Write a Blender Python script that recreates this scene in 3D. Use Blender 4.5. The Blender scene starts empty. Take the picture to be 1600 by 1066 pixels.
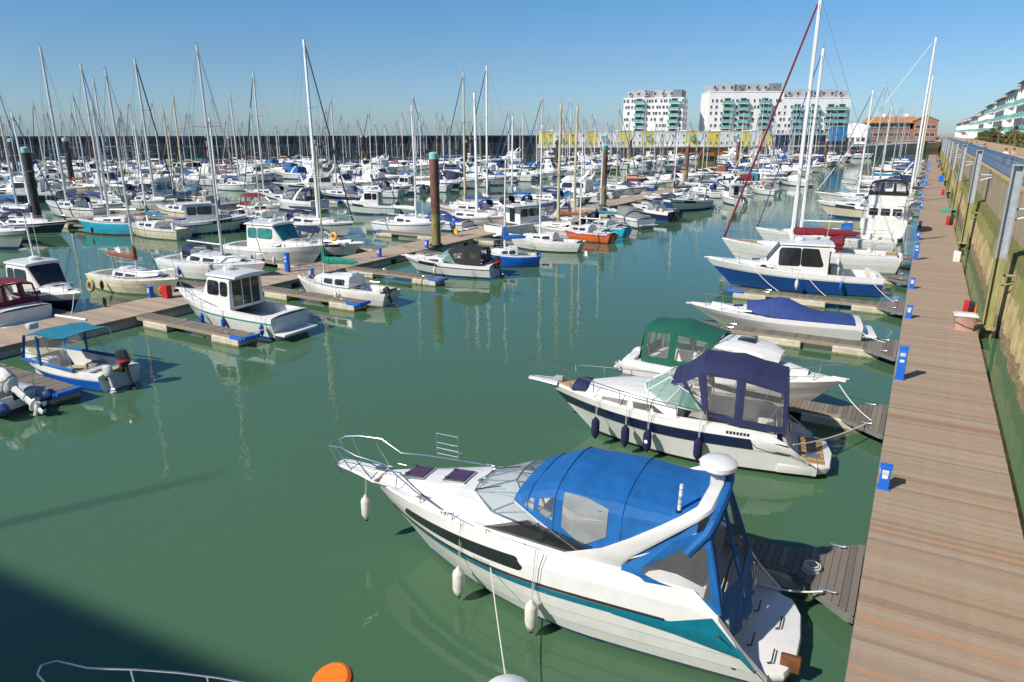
import bpy, bmesh, math, random
from mathutils import Vector, Matrix, noise
R = math.radians
random.seed(7)
C = bpy.context.scene.collection
SC = bpy.context.scene

# ------------------------------------------------------------------ camera, sky, sun, exposure
HC = 9.6; FPX = 1100.0; PITCH = math.atan((533-207)/FPX)
DH = math.hypot(FPX, 326.0); AZ = math.atan(657/DH)
FW = Vector((-math.sin(AZ)*math.cos(PITCH), math.cos(AZ)*math.cos(PITCH), -math.sin(PITCH)))
RT = Vector((math.cos(AZ), math.sin(AZ), 0)); UP = RT.cross(FW)
FH = Vector((-math.sin(AZ), math.cos(AZ), 0))
cam = bpy.data.objects.new('camera', bpy.data.cameras.new('camera')); C.objects.link(cam)
cam.location = (0, 0, HC)
cam.rotation_euler = Matrix((RT, UP, -FW)).transposed().to_euler()
cam.data.sensor_width = 36; cam.data.lens = FPX*36/1600
cam.data.clip_start = .2; cam.data.clip_end = 9000
SC.camera = cam
SUN_DIR = Vector((-.47, -.88, 0)).normalized(); SUN_EL = R(40)
SKY0, SKY1, SKY2, SKY3 = (.50, .69, 1.0), (.49, .66, .87), (.42, .71, .91), (.50, .72, .90)
w = bpy.data.worlds.new('World'); SC.world = w; w.use_nodes = True
wn = w.node_tree.nodes; wl = w.node_tree.links
sky = wn.new('ShaderNodeTexSky'); sky.sky_type = 'NISHITA'; sky.sun_disc = False
sky.sun_elevation = SUN_EL; sky.sun_rotation = math.atan2(SUN_DIR.x, SUN_DIR.y)
sky.altitude = 0; sky.air_density = 1.0; sky.dust_density = .3; sky.ozone_density = 3.0
# the sky's own colour is trimmed by height only: a bluer, dimmer horizon as on this hazeless day
stc = wn.new('ShaderNodeTexCoord'); ssp = wn.new('ShaderNodeSeparateXYZ'); srp = wn.new('ShaderNodeValToRGB'); smx = wn.new('ShaderNodeMix')
smx.data_type = 'RGBA'; smx.blend_type = 'MULTIPLY'; smx.inputs[0].default_value = 1
wl.new(stc.outputs['Generated'], ssp.inputs[0]); wl.new(ssp.outputs[2], srp.inputs[0])
for i_, (p_, c_) in enumerate(((0.0, SKY0), (.09, SKY1), (.165, SKY2), (.5, SKY3))):
    el = srp.color_ramp.elements[0] if i_ == 0 else (srp.color_ramp.elements[1] if i_ == 1 else srp.color_ramp.elements.new(p_))
    el.position = p_; el.color = (*c_, 1)
wl.new(sky.outputs[0], smx.inputs[6]); wl.new(srp.outputs[0], smx.inputs[7])
wl.new(smx.outputs[2], wn['Background'].inputs[0]); wn['Background'].inputs[1].default_value = .10
sl = bpy.data.lights.new('sun', 'SUN'); sl.energy = 4.7; sl.angle = R(.75); sl.color = (1, .94, .85)
so = bpy.data.objects.new('sun', sl); C.objects.link(so)
sd = Vector((SUN_DIR.x*math.cos(SUN_EL), SUN_DIR.y*math.cos(SUN_EL), math.sin(SUN_EL)))
so.rotation_euler = sd.to_track_quat('Z', 'Y').to_euler()
SC.view_settings.view_transform = 'Standard'; SC.view_settings.look = 'None'
SC.view_settings.exposure = .3; SC.view_settings.gamma = 1
SC.view_settings.use_curve_mapping = False

def at(px, py, z=0):
    """point of height z whose image falls at a pixel of the 1600x1066 photograph"""
    d = FW*FPX + RT*(px-800) + UP*(533-py)
    return Vector((0, 0, HC)) + d*((z-HC)/d.z)
def dp(px, depth, z):
    k = depth*math.cos(PITCH) + (HC-z)*math.sin(PITCH)
    p = FH*depth + RT*((px-800)*k/FPX)
    return Vector((p.x, p.y, z))
def proj(p):
    v = Vector(p) - Vector((0, 0, HC)); k = v.dot(FW)
    if k < .1: return None
    return 800+FPX*v.dot(RT)/k, 533-FPX*v.dot(UP)/k, k
def x_at(px, y, z):
    lo, hi = -400.0, 60.0
    for _ in range(60):
        m = (lo+hi)/2; q = proj((m, y, z))
        if q and q[0] > px: hi = m
        else: lo = m
    return lo

# ------------------------------------------------------------------ materials
MATS = {}
def mat(name, col, rough=.5, metal=0, var=.12, scale=6, bump=0, bscale=40, coat=0, stretch=None, spec=.5, col2=None, c2f=.5):
    if name in MATS: return MATS[name]
    m = bpy.data.materials.new(name); m.use_nodes = True; n = m.node_tree.nodes; l = m.node_tree.links
    b = n['Principled BSDF']; b.inputs['Roughness'].default_value = rough; b.inputs['Metallic'].default_value = metal
    b.inputs['Coat Weight'].default_value = coat; b.inputs['Specular IOR Level'].default_value = spec
    tc = n.new('ShaderNodeTexCoord'); vec = tc.outputs['Object']
    if stretch:
        mp = n.new('ShaderNodeMapping'); mp.inputs['Scale'].default_value = stretch; l.new(vec, mp.inputs[0]); vec = mp.outputs[0]
    nz = n.new('ShaderNodeTexNoise'); nz.inputs['Scale'].default_value = scale; nz.inputs['Detail'].default_value = 6; nz.inputs['Roughness'].default_value = .65
    l.new(vec, nz.inputs['Vector'])
    cr = n.new('ShaderNodeValToRGB'); c = col
    d = tuple(max(0, x*(1-var*1.6)) for x in c) if col2 is None else col2
    e = tuple(min(1, x*(1+var)) for x in c)
    cr.color_ramp.elements[0].position = .5-c2f*.5; cr.color_ramp.elements[1].position = .5+c2f*.35
    cr.color_ramp.elements[0].color = (*d, 1); cr.color_ramp.elements[1].color = (*e, 1)
    l.new(nz.outputs['Fac'], cr.inputs[0]); l.new(cr.outputs[0], b.inputs['Base Color'])
    if bump:
        nb = n.new('ShaderNodeTexNoise'); nb.inputs['Scale'].default_value = bscale; nb.inputs['Detail'].default_value = 4
        l.new(vec, nb.inputs['Vector']); bp = n.new('ShaderNodeBump'); bp.inputs['Strength'].default_value = bump; bp.inputs['Distance'].default_value = .02
        l.new(nb.outputs['Fac'], bp.inputs['Height']); l.new(bp.outputs[0], b.inputs['Normal'])
    MATS[name] = m; return m
def clear_mat(name, tint, alpha, rough=.05):
    if name in MATS: return MATS[name]
    m = bpy.data.materials.new(name); m.use_nodes = True; n = m.node_tree.nodes; l = m.node_tree.links
    b = n['Principled BSDF']; b.inputs['Base Color'].default_value = (*tint, 1); b.inputs['Roughness'].default_value = rough
    tc = n.new('ShaderNodeTexCoord'); nz = n.new('ShaderNodeTexNoise'); nz.inputs['Scale'].default_value = 2.2; nz.inputs['Detail'].default_value = 5; nz.inputs['Distortion'].default_value = 1.5
    l.new(tc.outputs['Object'], nz.inputs['Vector'])
    mr = n.new('ShaderNodeMapRange'); mr.inputs['From Min'].default_value = .35; mr.inputs['From Max'].default_value = .7
    mr.inputs['To Min'].default_value = alpha*.9; mr.inputs['To Max'].default_value = min(1, alpha*1.12)
    l.new(nz.outputs['Fac'], mr.inputs[0]); l.new(mr.outputs[0], b.inputs['Alpha'])
    bp = n.new('ShaderNodeBump'); bp.inputs['Strength'].default_value = .25; bp.inputs['Distance'].default_value = .03
    l.new(nz.outputs['Fac'], bp.inputs['Height']); l.new(bp.outputs[0], b.inputs['Normal'])
    MATS[name] = m; return m
WHITE = mat('white_gelcoat', (.70, .69, .66), .28, var=.05, scale=2.5, coat=.3)
OFFW = mat('aged_white_gelcoat', (.70, .69, .64), .4, var=.10, scale=3)
CREAM = mat('cream_gelcoat', (.66, .58, .43), .45, var=.1, scale=3)
GREY = mat('grey_paint', (.33, .34, .35), .5)
DECKG = mat('pale_deck_nonslip', (.62, .62, .59), .7, var=.08, scale=9, bump=.2, bscale=150)
GLASS = mat('tinted_glass', (.018, .022, .026), .06, var=.3, scale=1.2, spec=.8)
GLASSP = mat('purple_tinted_glass', (.07, .03, .06), .08, var=.3, scale=2, spec=.8)
DARKSC = clear_mat('dark_cockpit_glass', (.02, .024, .026), .62, .03)
TEALG = mat('teal_tinted_glass', (.01, .20, .19), .08, var=.4, scale=1.5, spec=.8)
CLEAR = clear_mat('clear_vinyl', (.60, .59, .56), .12, .06)
SCREEN = clear_mat('windscreen_glass', (.45, .56, .58), .22, .03)
GREENSC = clear_mat('green_windscreen_glass', (.25, .46, .38), .30, .03)
STEEL = mat('stainless_steel', (.62, .62, .62), .22, .9, var=.05)
ALU = mat('mast_aluminium', (.62, .62, .60), .4, .35, var=.06, stretch=(1, 1, .15))
MASTW = mat('white_mast', (.78, .78, .76), .4, var=.04)
MASTC = mat('cream_mast', (.55, .48, .32), .45, var=.08)
WIRE = mat('rigging_wire', (.25, .26, .27), .4, .5)
ROPE = mat('white_rope', (.62, .60, .54), .9, var=.15, scale=30)
DROPE = mat('dark_rope', (.05, .05, .06), .9)
BLACK = mat('black_rubber', (.016, .016, .018), .5)
BLKC = mat('black_canvas', (.018, .018, .02), .8, bump=.3, bscale=9)
BLUEC = mat('bright_blue_canvas', (.003, .105, .33), .75, var=.16, scale=2.5, bump=1, bscale=2.6)
NAVYC = mat('navy_canvas', (.018, .023, .078), .8, var=.15, scale=3, bump=.5, bscale=6)
ROYALC = mat('royal_blue_canvas', (.022, .052, .20), .8, var=.12, scale=3, bump=.5, bscale=5)
GREENC = mat('dark_green_canvas', (.004, .095, .06), .8, var=.12, bump=.4, bscale=5)
REDC = mat('maroon_canvas', (.17, .012, .025), .85, var=.2, bump=.4, bscale=8)
BROWNC = mat('tan_brown_sailcloth', (.22, .075, .035), .9, var=.2, bump=.6, bscale=10)
GRNC = mat('jade_green_canvas', (.0, .20, .13), .8, var=.2, bump=.5, bscale=10)
TEALC = mat('teal_canvas', (.01, .17, .26), .8, var=.2, bump=.4, bscale=8)
GREYC = mat('grey_canvas', (.20, .20, .19), .85, var=.2, bump=.4, bscale=8)
SANDC = mat('sand_canvas', (.42, .33, .22), .85, var=.2, bump=.4, bscale=8)
WHITEC = mat('white_canvas', (.70, .69, .66), .85, var=.08, bump=.4, bscale=8)
TEALP = mat('teal_stripe_paint', (.005, .15, .21), .25, var=.1, coat=.4)
NAVYP = mat('navy_paint', (.012, .018, .06), .2, var=.1, coat=.4)
BLUEP = mat('blue_paint', (.012, .065, .26), .25, var=.12, coat=.4)
BRBLUE = mat('bright_blue_paint', (.012, .14, .60), .3, var=.1, coat=.3)
TURQ = mat('turquoise_paint', (.03, .42, .58), .35, var=.1)
ORANGE = mat('orange_paint', (.72, .13, .02), .4, var=.1)
REDP = mat('red_paint', (.45, .02, .02), .45, var=.1)
DGREEN = mat('dark_green_paint', (.01, .07, .05), .35)
ANTIF = mat('blue_antifouling', (.02, .07, .26), .6, var=.3, scale=5)
ANTIK = mat('black_antifouling', (.02, .02, .022), .6)
ANTIR = mat('red_antifouling', (.20, .04, .03), .6)
WEEDY = mat('waterline_weed', (.10, .11, .03), .9, var=.5, scale=12, col2=(.02, .03, .01))
TEAK = mat('teak_deck', (.42, .26, .10), .6, var=.2, scale=3, stretch=(1, 9, 1))
BTEAK = mat('brown_wood', (.16, .06, .025), .5, var=.25, scale=4, stretch=(1, 8, 1))
VINYL = mat('cream_seat_vinyl', (.66, .63, .56), .5, var=.06)
DARKIN = mat('dark_interior', (.04, .04, .045), .7)
FENDW = mat('white_fender', (.66, .63, .55), .5, var=.14, scale=9)
FENDN = mat('navy_fender_sock', (.012, .012, .06), .95, bump=.3)
FENDB = mat('blue_fender', (.01, .10, .45), .4)
YELLOW = mat('yellow_plastic', (.75, .42, .02), .5)
ORANGEP = mat('orange_plastic', (.90, .17, .01), .4, var=.05)
MGREY = mat('dark_engine_cowl', (.03, .03, .033), .25, coat=.5)
LGREY = mat('pale_engine_cowl', (.55, .55, .54), .3, coat=.4)
LANTERNG = mat('green_pile_cap', (.02, .32, .20), .6)
HULLV = mat('hull_variant', (.8, .8, .8)); STRV = mat('stripe_variant', (.02, .03, .1)); CANV = mat('canvas_variant', (.02, .03, .1)); MSTV = mat('mast_variant', (.7, .7, .7))

# ------------------------------------------------------------------ mesh helpers
class MB:
    def __init__(s): s.v = []; s.f = []; s.m = []; s.mats = []
    def mi(s, m):
        if m not in s.mats: s.mats.append(m)
        return s.mats.index(m)
    def add(s, vs, fs, m):
        o = len(s.v); i = s.mi(m); s.v += [tuple(v) for v in vs]
        for f in fs: s.f.append(tuple(o+k for k in f)); s.m.append(i)
    def poly(s, pts, m): s.add(pts, [tuple(range(len(pts)))], m)
    def box(s, c, size, m, rz=0, taper=1.0, rot=None):
        x, y, z = (q/2 for q in size); M = rot if rot else Matrix.Rotation(rz, 3, 'Z'); c = Vector(c)
        vs = [c+M@Vector((a*x*(taper if k > 0 else 1), b*y*(taper if k > 0 else 1), k*z)) for k in (-1, 1) for a, b in ((-1, -1), (1, -1), (1, 1), (-1, 1))]
        s.add(vs, [(3, 2, 1, 0), (4, 5, 6, 7), (0, 1, 5, 4), (1, 2, 6, 5), (2, 3, 7, 6), (3, 0, 4, 7)], m)
    def rbox(s, c, size, m, r=.04, rz=0):
        x, y, z = (q/2 for q in size); r = min(r, x*.9, y*.9, z*.9); M = Matrix.Rotation(rz, 3, 'Z'); c = Vector(c)
        rings = []
        for zz, ins in ((-z, r), (-z+r*.3, r*.3), (-z+r, 0), (z-r, 0), (z-r*.3, r*.3), (z, r)):
            a, b = x-ins, y-ins; q = r*.6
            rings.append([c+M@Vector((px, py, zz)) for px, py in ((-a+q, -b), (a-q, -b), (a, -b+q), (a, b-q), (a-q, b), (-a+q, b), (-a, b-q), (-a, -b+q))])
        s.rings(rings, m, True, True, True)
    def rings(s, rings, m, closed=True, cap0=False, cap1=False):
        n = len(rings[0]); vs = [p for r in rings for p in r]; fs = []
        for i in range(len(rings)-1):
            for j in range(n if closed else n-1):
                k = (j+1) % n; fs.append((i*n+j, i*n+k, (i+1)*n+k, (i+1)*n+j))
        if cap0: fs.append(tuple(reversed(range(n))))
        if cap1: fs.append(tuple((len(rings)-1)*n+j for j in range(n)))
        s.add(vs, fs, m)
    def tube(s, pts, r, m, n=6, r2=None, cap=True, flat=1.0):
        pts = [Vector(p) for p in pts]; R_ = []; ref = None
        for i, p in enumerate(pts):
            d = (pts[min(i+1, len(pts)-1)]-pts[max(i-1, 0)])
            d = d.normalized() if d.length > 1e-9 else Vector((0, 0, 1))
            if ref is None: ref = Vector((0, 0, 1)) if abs(d.z) < .8 else Vector((1, 0, 0))
            a = d.cross(ref).normalized(); b = a.cross(d); ref = b
            rr = r if r2 is None else r+(r2-r)*i/(len(pts)-1)
            R_.append([p+a*rr*math.cos(2*math.pi*k/n)+b*rr*flat*math.sin(2*math.pi*k/n) for k in range(n)])
        s.rings(R_, m, True, cap, cap)
    def lathe(s, c, prof, m, n=10, M=None):
        c = Vector(c); M = M or Matrix.Identity(3)
        s.rings([[c+M@Vector((r*math.cos(2*math.pi*k/n), r*math.sin(2*math.pi*k/n), z)) for k in range(n)] for r, z in prof], m, True, True, True)
    def torus(s, c, R1, r, m, M=None, n=16, k=6):
        M = M or Matrix.Identity(3); c = Vector(c)
        pts = [c+M@Vector((R1*math.cos(2*math.pi*i/n), R1*math.sin(2*math.pi*i/n), 0)) for i in range(n+1)]
        s.tube(pts, r, m, k, cap=False)
    def build(s, name, parent=None, smooth=35, loc=None):
        me = bpy.data.meshes.new(name); me.from_pydata(s.v, [], s.f)
        for q in s.mats: me.materials.append(q)
        me.polygons.foreach_set('material_index', s.m)
        if smooth:
            me.polygons.foreach_set('use_smooth', [True]*len(s.f))
            try: me.set_sharp_from_angle(angle=R(smooth))
            except Exception: pass
        o = bpy.data.objects.new(name, me); C.objects.link(o)
        if parent: o.parent = parent
        if loc: o.location = loc
        return o
def tag(o, label=None, cat=None, group=None, kind=None):
    for k, v in (('label', label), ('category', cat), ('group', group), ('kind', kind)):
        if v: o[k] = v
    return o
def empty(name, loc=(0, 0, 0), rz=0, label=None, cat=None, group=None):
    o = bpy.data.objects.new(name, None); C.objects.link(o); o.location = loc; o.rotation_euler = (0, 0, rz)
    o.empty_display_size = .3
    return tag(o, label, cat, group)
def lerp(a, b, t): return a+(b-a)*t

class Loft:
    """half cross-sections (y >= 0) swept from stern to bow and mirrored"""
    def __init__(s, rings): s.r = [[Vector(p) for p in q] for q in rings]; s.n = len(s.r); s.k = len(s.r[0])
    def pt(s, u, v, side=1):
        u = max(0, min(s.n-1-1e-6, u)); v = max(0, min(s.k-1-1e-6, v)); i, j = int(u), int(v); a, b = u-i, v-j
        p = lerp(lerp(s.r[i][j], s.r[i+1][j], a), lerp(s.r[i][j+1], s.r[i+1][j+1], a), b)
        return Vector((p.x, p.y*side, p.z))
    def P(s, x, v, side=1):
        lo, hi = 0.0, s.n-1.0
        for _ in range(24):
            m = (lo+hi)/2
            if s.pt(m, v).x < x: lo = m
            else: hi = m
        return s.pt(lo, v, side)
    def N(s, x, v, side):
        e = .05; a = s.P(x+e, v, side)-s.P(x-e, v, side); vv = max(.02, min(s.k-1.03, v)); b = s.P(x, vv+.02, side)-s.P(x, vv-.02, side)
        n = a.cross(b).normalized()
        return n if n.dot(Vector((0, side, 1.2))) > 0 else -n
    def mesh(s, mb, mats, cap0=False, cap1=False, capmat=None):
        for side in (1, -1):
            for j in range(s.k-1):
                m = mats[j] if isinstance(mats, (list, tuple)) else mats
                vs = [Vector((r[q].x, r[q].y*side, r[q].z)) for r in s.r for q in (j, j+1)]
                fs = [((2*i, 2*i+2, 2*i+3, 2*i+1) if side < 0 else (2*i, 2*i+1, 2*i+3, 2*i+2)) for i in range(s.n-1)]
                mb.add(vs, fs, m)
        for c, r in ((cap0, s.r[0]), (cap1, s.r[-1])):
            if c:
                q = [Vector((p.x, p.y, p.z)) for p in r]; q2 = [Vector((p.x, -p.y, p.z)) for p in reversed(r) if abs(p.y) > 1e-4]
                mb.poly(q+q2, capmat or (mats[-1] if isinstance(mats, (list, tuple)) else mats))
def patch(mb, L, lo, hi, side, off, m, inner=.03):
    """a slab with its own thickness riding proud of a loft; lo, hi: lists of (x, v)"""
    nv = max(1, min(6, math.ceil(max(abs(h_[1]-l_[1]) for l_, h_ in zip(lo, hi))/.5))); n = len(lo)
    O, I = [], []
    for (x0, v0), (x1, v1) in zip(lo, hi):
        for k in range(nv+1):
            t = k/nv; x, v = lerp(x0, x1, t), lerp(v0, v1, t); nn_ = L.N(x, v, side); p = L.P(x, v, side); O.append(p+nn_*off); I.append(p-nn_*inner)
    w_ = nv+1; fs = [(i*w_+k, (i+1)*w_+k, (i+1)*w_+k+1, i*w_+k+1) for i in range(n-1) for k in range(nv)]
    loop = [i*w_ for i in range(n)]+[(n-1)*w_+k for k in range(1, w_)]+[i*w_+nv for i in range(n-2, -1, -1)]+[k for k in range(nv-1, 0, -1)]
    N_ = len(O); fs += [(loop[i], loop[(i+1) % len(loop)], N_+loop[(i+1) % len(loop)], N_+loop[i]) for i in range(len(loop))]
    mb.add(O+I, fs, m)
def window(L, x0, x1, v0, v1, side, par, glass=None, sl0=0, sl1=0, rnd=.3, off=.012, frame=.03, n=6, name='window', fm=None):
    """framed window on a loft; sl0/sl1 slant its ends, rnd rounds its corners (share of its height)"""
    mb = MB(); dv = v1-v0; ht = max(.05, (L.P((x0+x1)/2, v1, 1)-L.P((x0+x1)/2, v0, 1)).length)
    for k, (e, o, m) in enumerate(((frame, off*.55, fm or BLACK), (0, off, glass or GLASS))):
        lo, hi = [], []; ev = e*dv/ht; W_ = x1-x0+2*e; r_ = min(rnd*ht+e, W_*.3); rv = (rnd*ht+e)*dv/ht
        ts = [(0, 1), (.12*r_, .5), (.4*r_, .18), (r_, 0)]; ts = ts+[(lerp(r_, W_-r_, i/n), 0) for i in range(1, n)]+[(W_-a, q) for a, q in reversed(ts)]
        for d_, q in ts:
            t = d_/W_; q = q*rv
            lo.append((lerp(x0-e, x1+e, t), v0-ev+q)); hi.append((lerp(x0-e+sl0, x1+e+sl1, t), v1+ev-q))
        patch(mb, L, lo, hi, side, o, m)
    return mb.build(name, par)
def gw(t, p, sw, tm=.38):
    return sw+(1-sw)*math.sin(math.pi/2*min(1, t/tm)) if t < tm else max(0, 1-((t-tm)/(1-tm))**p)
def mkhull(L, B, zb, zs, rake=1.2, draft=.4, sw=.9, rows=None, phi=2.6, plo=1.7, n=16, spring=0, tr=0, tm=.38):
    rows = rows or [(-1, 0), (.03, .84), (.14, .87), (.6, .95), (.75, .985), (1, 1)]
    rings = []
    for i in range(n):
        t = (i/(n-1)); t = 1-(1-t)**1.25; ring = []
        sh = zs+(zb-zs)*t**1.7 - spring*math.sin(math.pi*t)
        for f, wf in rows:
            if f < 0:
                ring.append((t*(L-rake*1.6), 0.0, -draft*(1-t**5)))
            else:
                ff = min(1, f); x = t*(L-rake*(1-ff))+tr*ff*(1-t)**3
                p = lerp(plo, phi, ff); y = B/2*wf*gw(t, p, sw, tm)
                ring.append((x, max(y, .012), f*sh))
        rings.append(ring)
    return Loft(rings)
def mkdeck(H, xs, ins=.06, crown=.08, cockpit=None, vt=None, toe=.03):
    """deck rings under the sheer of hull H; cockpit = (x0, x1, half width, floor z)"""
    v = vt if vt is not None else H.k-1; rings = []
    st = sorted(xs)
    if cockpit: st = sorted([x for x in st if abs(x-cockpit[0]) > .05 and abs(x-cockpit[1]) > .05]+[cockpit[0]-.001, cockpit[0], cockpit[1], cockpit[1]+.001])
    for x in st:
        s = H.P(x, v); y = max(s.y-.0, .01); wi = max(y-ins, .006); z = s.z
        if cockpit and cockpit[0] <= x <= cockpit[1]:
            wc = min(cockpit[2], wi*.93)
            rings.append([(s.x, y, z), (s.x, wi, z+toe), (s.x, wc, z+toe+.02), (s.x, wc-.04, cockpit[3]), (s.x, 0, cockpit[3])])
        else:
            wc = min(cockpit[2], wi*.93) if cockpit else wi*.9
            rings.append([(s.x, y, z), (s.x, wi, z+toe), (s.x, wc, z+toe+.02), (s.x, wc*.7, z+toe+crown*.7), (s.x, 0, z+toe+crown)])
    return Loft(rings)
def house(secs, r=.09, crown=.06):
    """trunk / wheelhouse; secs: (x, half width bottom, z bottom, half width top, z top)"""
    return Loft([[(x, wb, zb), (x, lerp(wb, wt, .5), lerp(zb, zt-r, .5)), (x, wt, zt-r), (x, max(wt-r*.4, .01), zt-r*.3), (x, max(wt-r*1.3, .005), zt), (x, max(wt*.5, .004), zt+crown*.75), (x, 0, zt+crown)] for x, wb, zb, wt, zt in secs])
def rail(par, H, x0, x1, h0, h1, vt=None, ins=.06, n=8, r=.014, posts=5, bow=None, name='guard_rail', mid=False, sides=(1, -1), r2=None):
    mb = MB(); v = vt if vt is not None else H.k-1
    for s in sides:
        pts = []
        for i in range(n+1):
            x = lerp(x0, x1, i/n); p = H.P(x, v, s); y = max(abs(p.y)-ins, .05)*s; pts.append(Vector((p.x, y, p.z+lerp(h0, h1, (i/n)))))
        full = list(pts)
        if bow is not None: full += [Vector((bow[0], bow[2]*s, bow[1]))]+([Vector((bow[0]+.12, 0, bow[1]))])
        mb.tube(full, r, STEEL, 5)
        if mid:
            mb.tube([p-Vector((0, 0, h1*.5)) for p in pts], r*.6, STEEL, 4)
        for i in range(posts):
            t = (i+.5)/posts if posts > 1 else 1; x = lerp(x0, x1, t); p = H.P(x, v, s); y = max(abs(p.y)-ins, .05)*s
            mb.tube([(p.x-.05, y, p.z), (p.x, y, p.z+lerp(h0, h1, t))], r, STEEL, 5)
    return mb.build(name, par)

def panel(mb, mc, bl, br, tr, tl, ins=(.12, .12, .12, .12), mb_mat=None, thick=.0, gm=None):
    """canvas border in mb and its clear pane in mc; ins = left, right, bottom, top fractions"""
    bl, br, tr, tl = map(Vector, (bl, br, tr, tl))
    def q(u, v): return lerp(lerp(bl, br, u), lerp(tl, tr, u), v)
    a, b, c, d = ins
    o = [q(0, 0), q(1, 0), q(1, 1), q(0, 1)]; i = [q(a, c), q(1-b, c), q(1-b, 1-d), q(a, 1-d)]
    n = (o[1]-o[0]).cross(o[3]-o[0]).normalized()*.006
    for s in (1, -1):
        mb.add([p+n*s for p in o+i], [(0, 1, 5, 4), (1, 2, 6, 5), (2, 3, 7, 6), (3, 0, 4, 7)], mb_mat)
    if mc is not None: mc.poly(i, gm or CLEAR)
def canopy(par, col, roof, base, back=3, backbase=None, frontbase=None, skip=(), clear=CLEAR, ins=.13, hoops=True, droop=.03, arc=.5, sides=(1, -1)):
    """roof: (x, half width, z edge, crown); base: (x, y, z) at the same stations"""
    mb = MB(); ac = 9; n = len(roof); grid = []
    for i in range(n):
        a = roof[i]
        for k in (range(3) if i < n-1 else [0]):
            b = roof[min(i+1, n-1)]; t = k/3; x, wd, z, cr = (lerp(a[q], b[q], t) for q in range(4)); sag = droop*math.sin(math.pi*t)
            row = []
            for j in range(ac+1):
                s = -1+2*j/ac; yy = wd*math.copysign(abs(s)**.85, s); zz = z+cr*(1-abs(s)**2.4)-sag*(1-abs(s)**4)
                row.append(Vector((x+.02*math.sin(3*s+i), yy, zz+.008*math.sin(9*x+5*s))))
            grid.append(row)
    mb.rings(grid, col, False)
    mb.rings([[p-Vector((0, 0, .015)) for p in r] for r in grid], col, False)
    mb.build('canopy_roof', par)
    k = 0
    for s in sides:
        for i in range(n-1):
            if i in skip: continue
            a, b = roof[i], roof[i+1]; p, q = base[i], base[i+1]
            f = MB(); g = MB(); L_ = abs(b[0]-a[0]); iv = min(.4, ins/max(L_, .1)); h = a[2]-p[2]; ih = min(.3, ins/max(h, .1))
            panel(f, g, (p[0], p[1]*s, p[2]), (q[0], q[1]*s, q[2]), (b[0], b[1]*s, b[2]), (a[0], a[1]*s, a[2]), (iv, iv, ih*1.5, ih*.6), col, gm=clear)
            po = f.build('canopy_side', par, 0); g.build('clear_window', po, 0)
    if back:
        a = roof[0]; bx, bw, bz = backbase
        for j in range(back):
            t0, t1 = -1+2*j/back, -1+2*(j+1)/back; f = MB(); g = MB()
            def top(t): return (a[0], a[1]*t, a[2]+a[3]*(1-abs(t)**2.4)*.9)
            panel(f, g, (bx, bw*t0, bz), (bx, bw*t1, bz), top(t1), top(t0), (.12, .12, .3, .08), col, gm=clear)
            po = f.build('canopy_back', par, 0); g.build('clear_window', po, 0)
    if frontbase:
        a = roof[-1]; m = len(frontbase)-1
        for j in range(m):
            t0, t1 = -1+2*j/m, -1+2*(j+1)/m; f = MB(); g = MB()
            def top(t): return (a[0], a[1]*t, a[2]+a[3]*(1-abs(t)**2.4)*.95)
            panel(f, g, frontbase[j], frontbase[j+1], top(t1), top(t0), (.1, .1, .06, .12), col, gm=clear)
            po = f.build('canopy_front', par, 0); g.build('clear_window', po, 0)
    if hoops:
        hb = MB()
        for i in range(n):
            a = roof[i]; p = base[min(i, len(base)-1)]
            pts = [(lerp(p[0], base[n//2][0], .3), p[1]*.95, p[2]), (a[0], a[1]*.97, a[2]-.03)]+[(a[0], a[1]*t*.97, a[2]-.04+a[3]*(1-abs(t)**2.4)) for t in (.6, .2, -.2, -.6)]+[(a[0], -a[1]*.97, a[2]-.03), (lerp(p[0], base[n//2][0], .3), -p[1]*.95, p[2])]
            hb.tube(pts, .012, STEEL, 5)
        hb.build('canopy_hoop', par)
def screen(par, basep, topp, glass=SCREEN, fr=.016, fmat=None, name='windscreen_pane'):
    for i in range(len(basep)-1):
        mb = MB(); a, b, c, d = (Vector(q) for q in (basep[i], basep[i+1], topp[i+1], topp[i]))
        n = (b-a).cross(d-a).normalized()*.004
        mb.add([a+n, b+n, c+n, d+n, a-n, b-n, c-n, d-n], [(0, 1, 2, 3), (7, 6, 5, 4)], glass)
        mb.tube([a, b, c, d, a], fr, fmat or STEEL, 5)
        mb.build(name, par)
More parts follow.
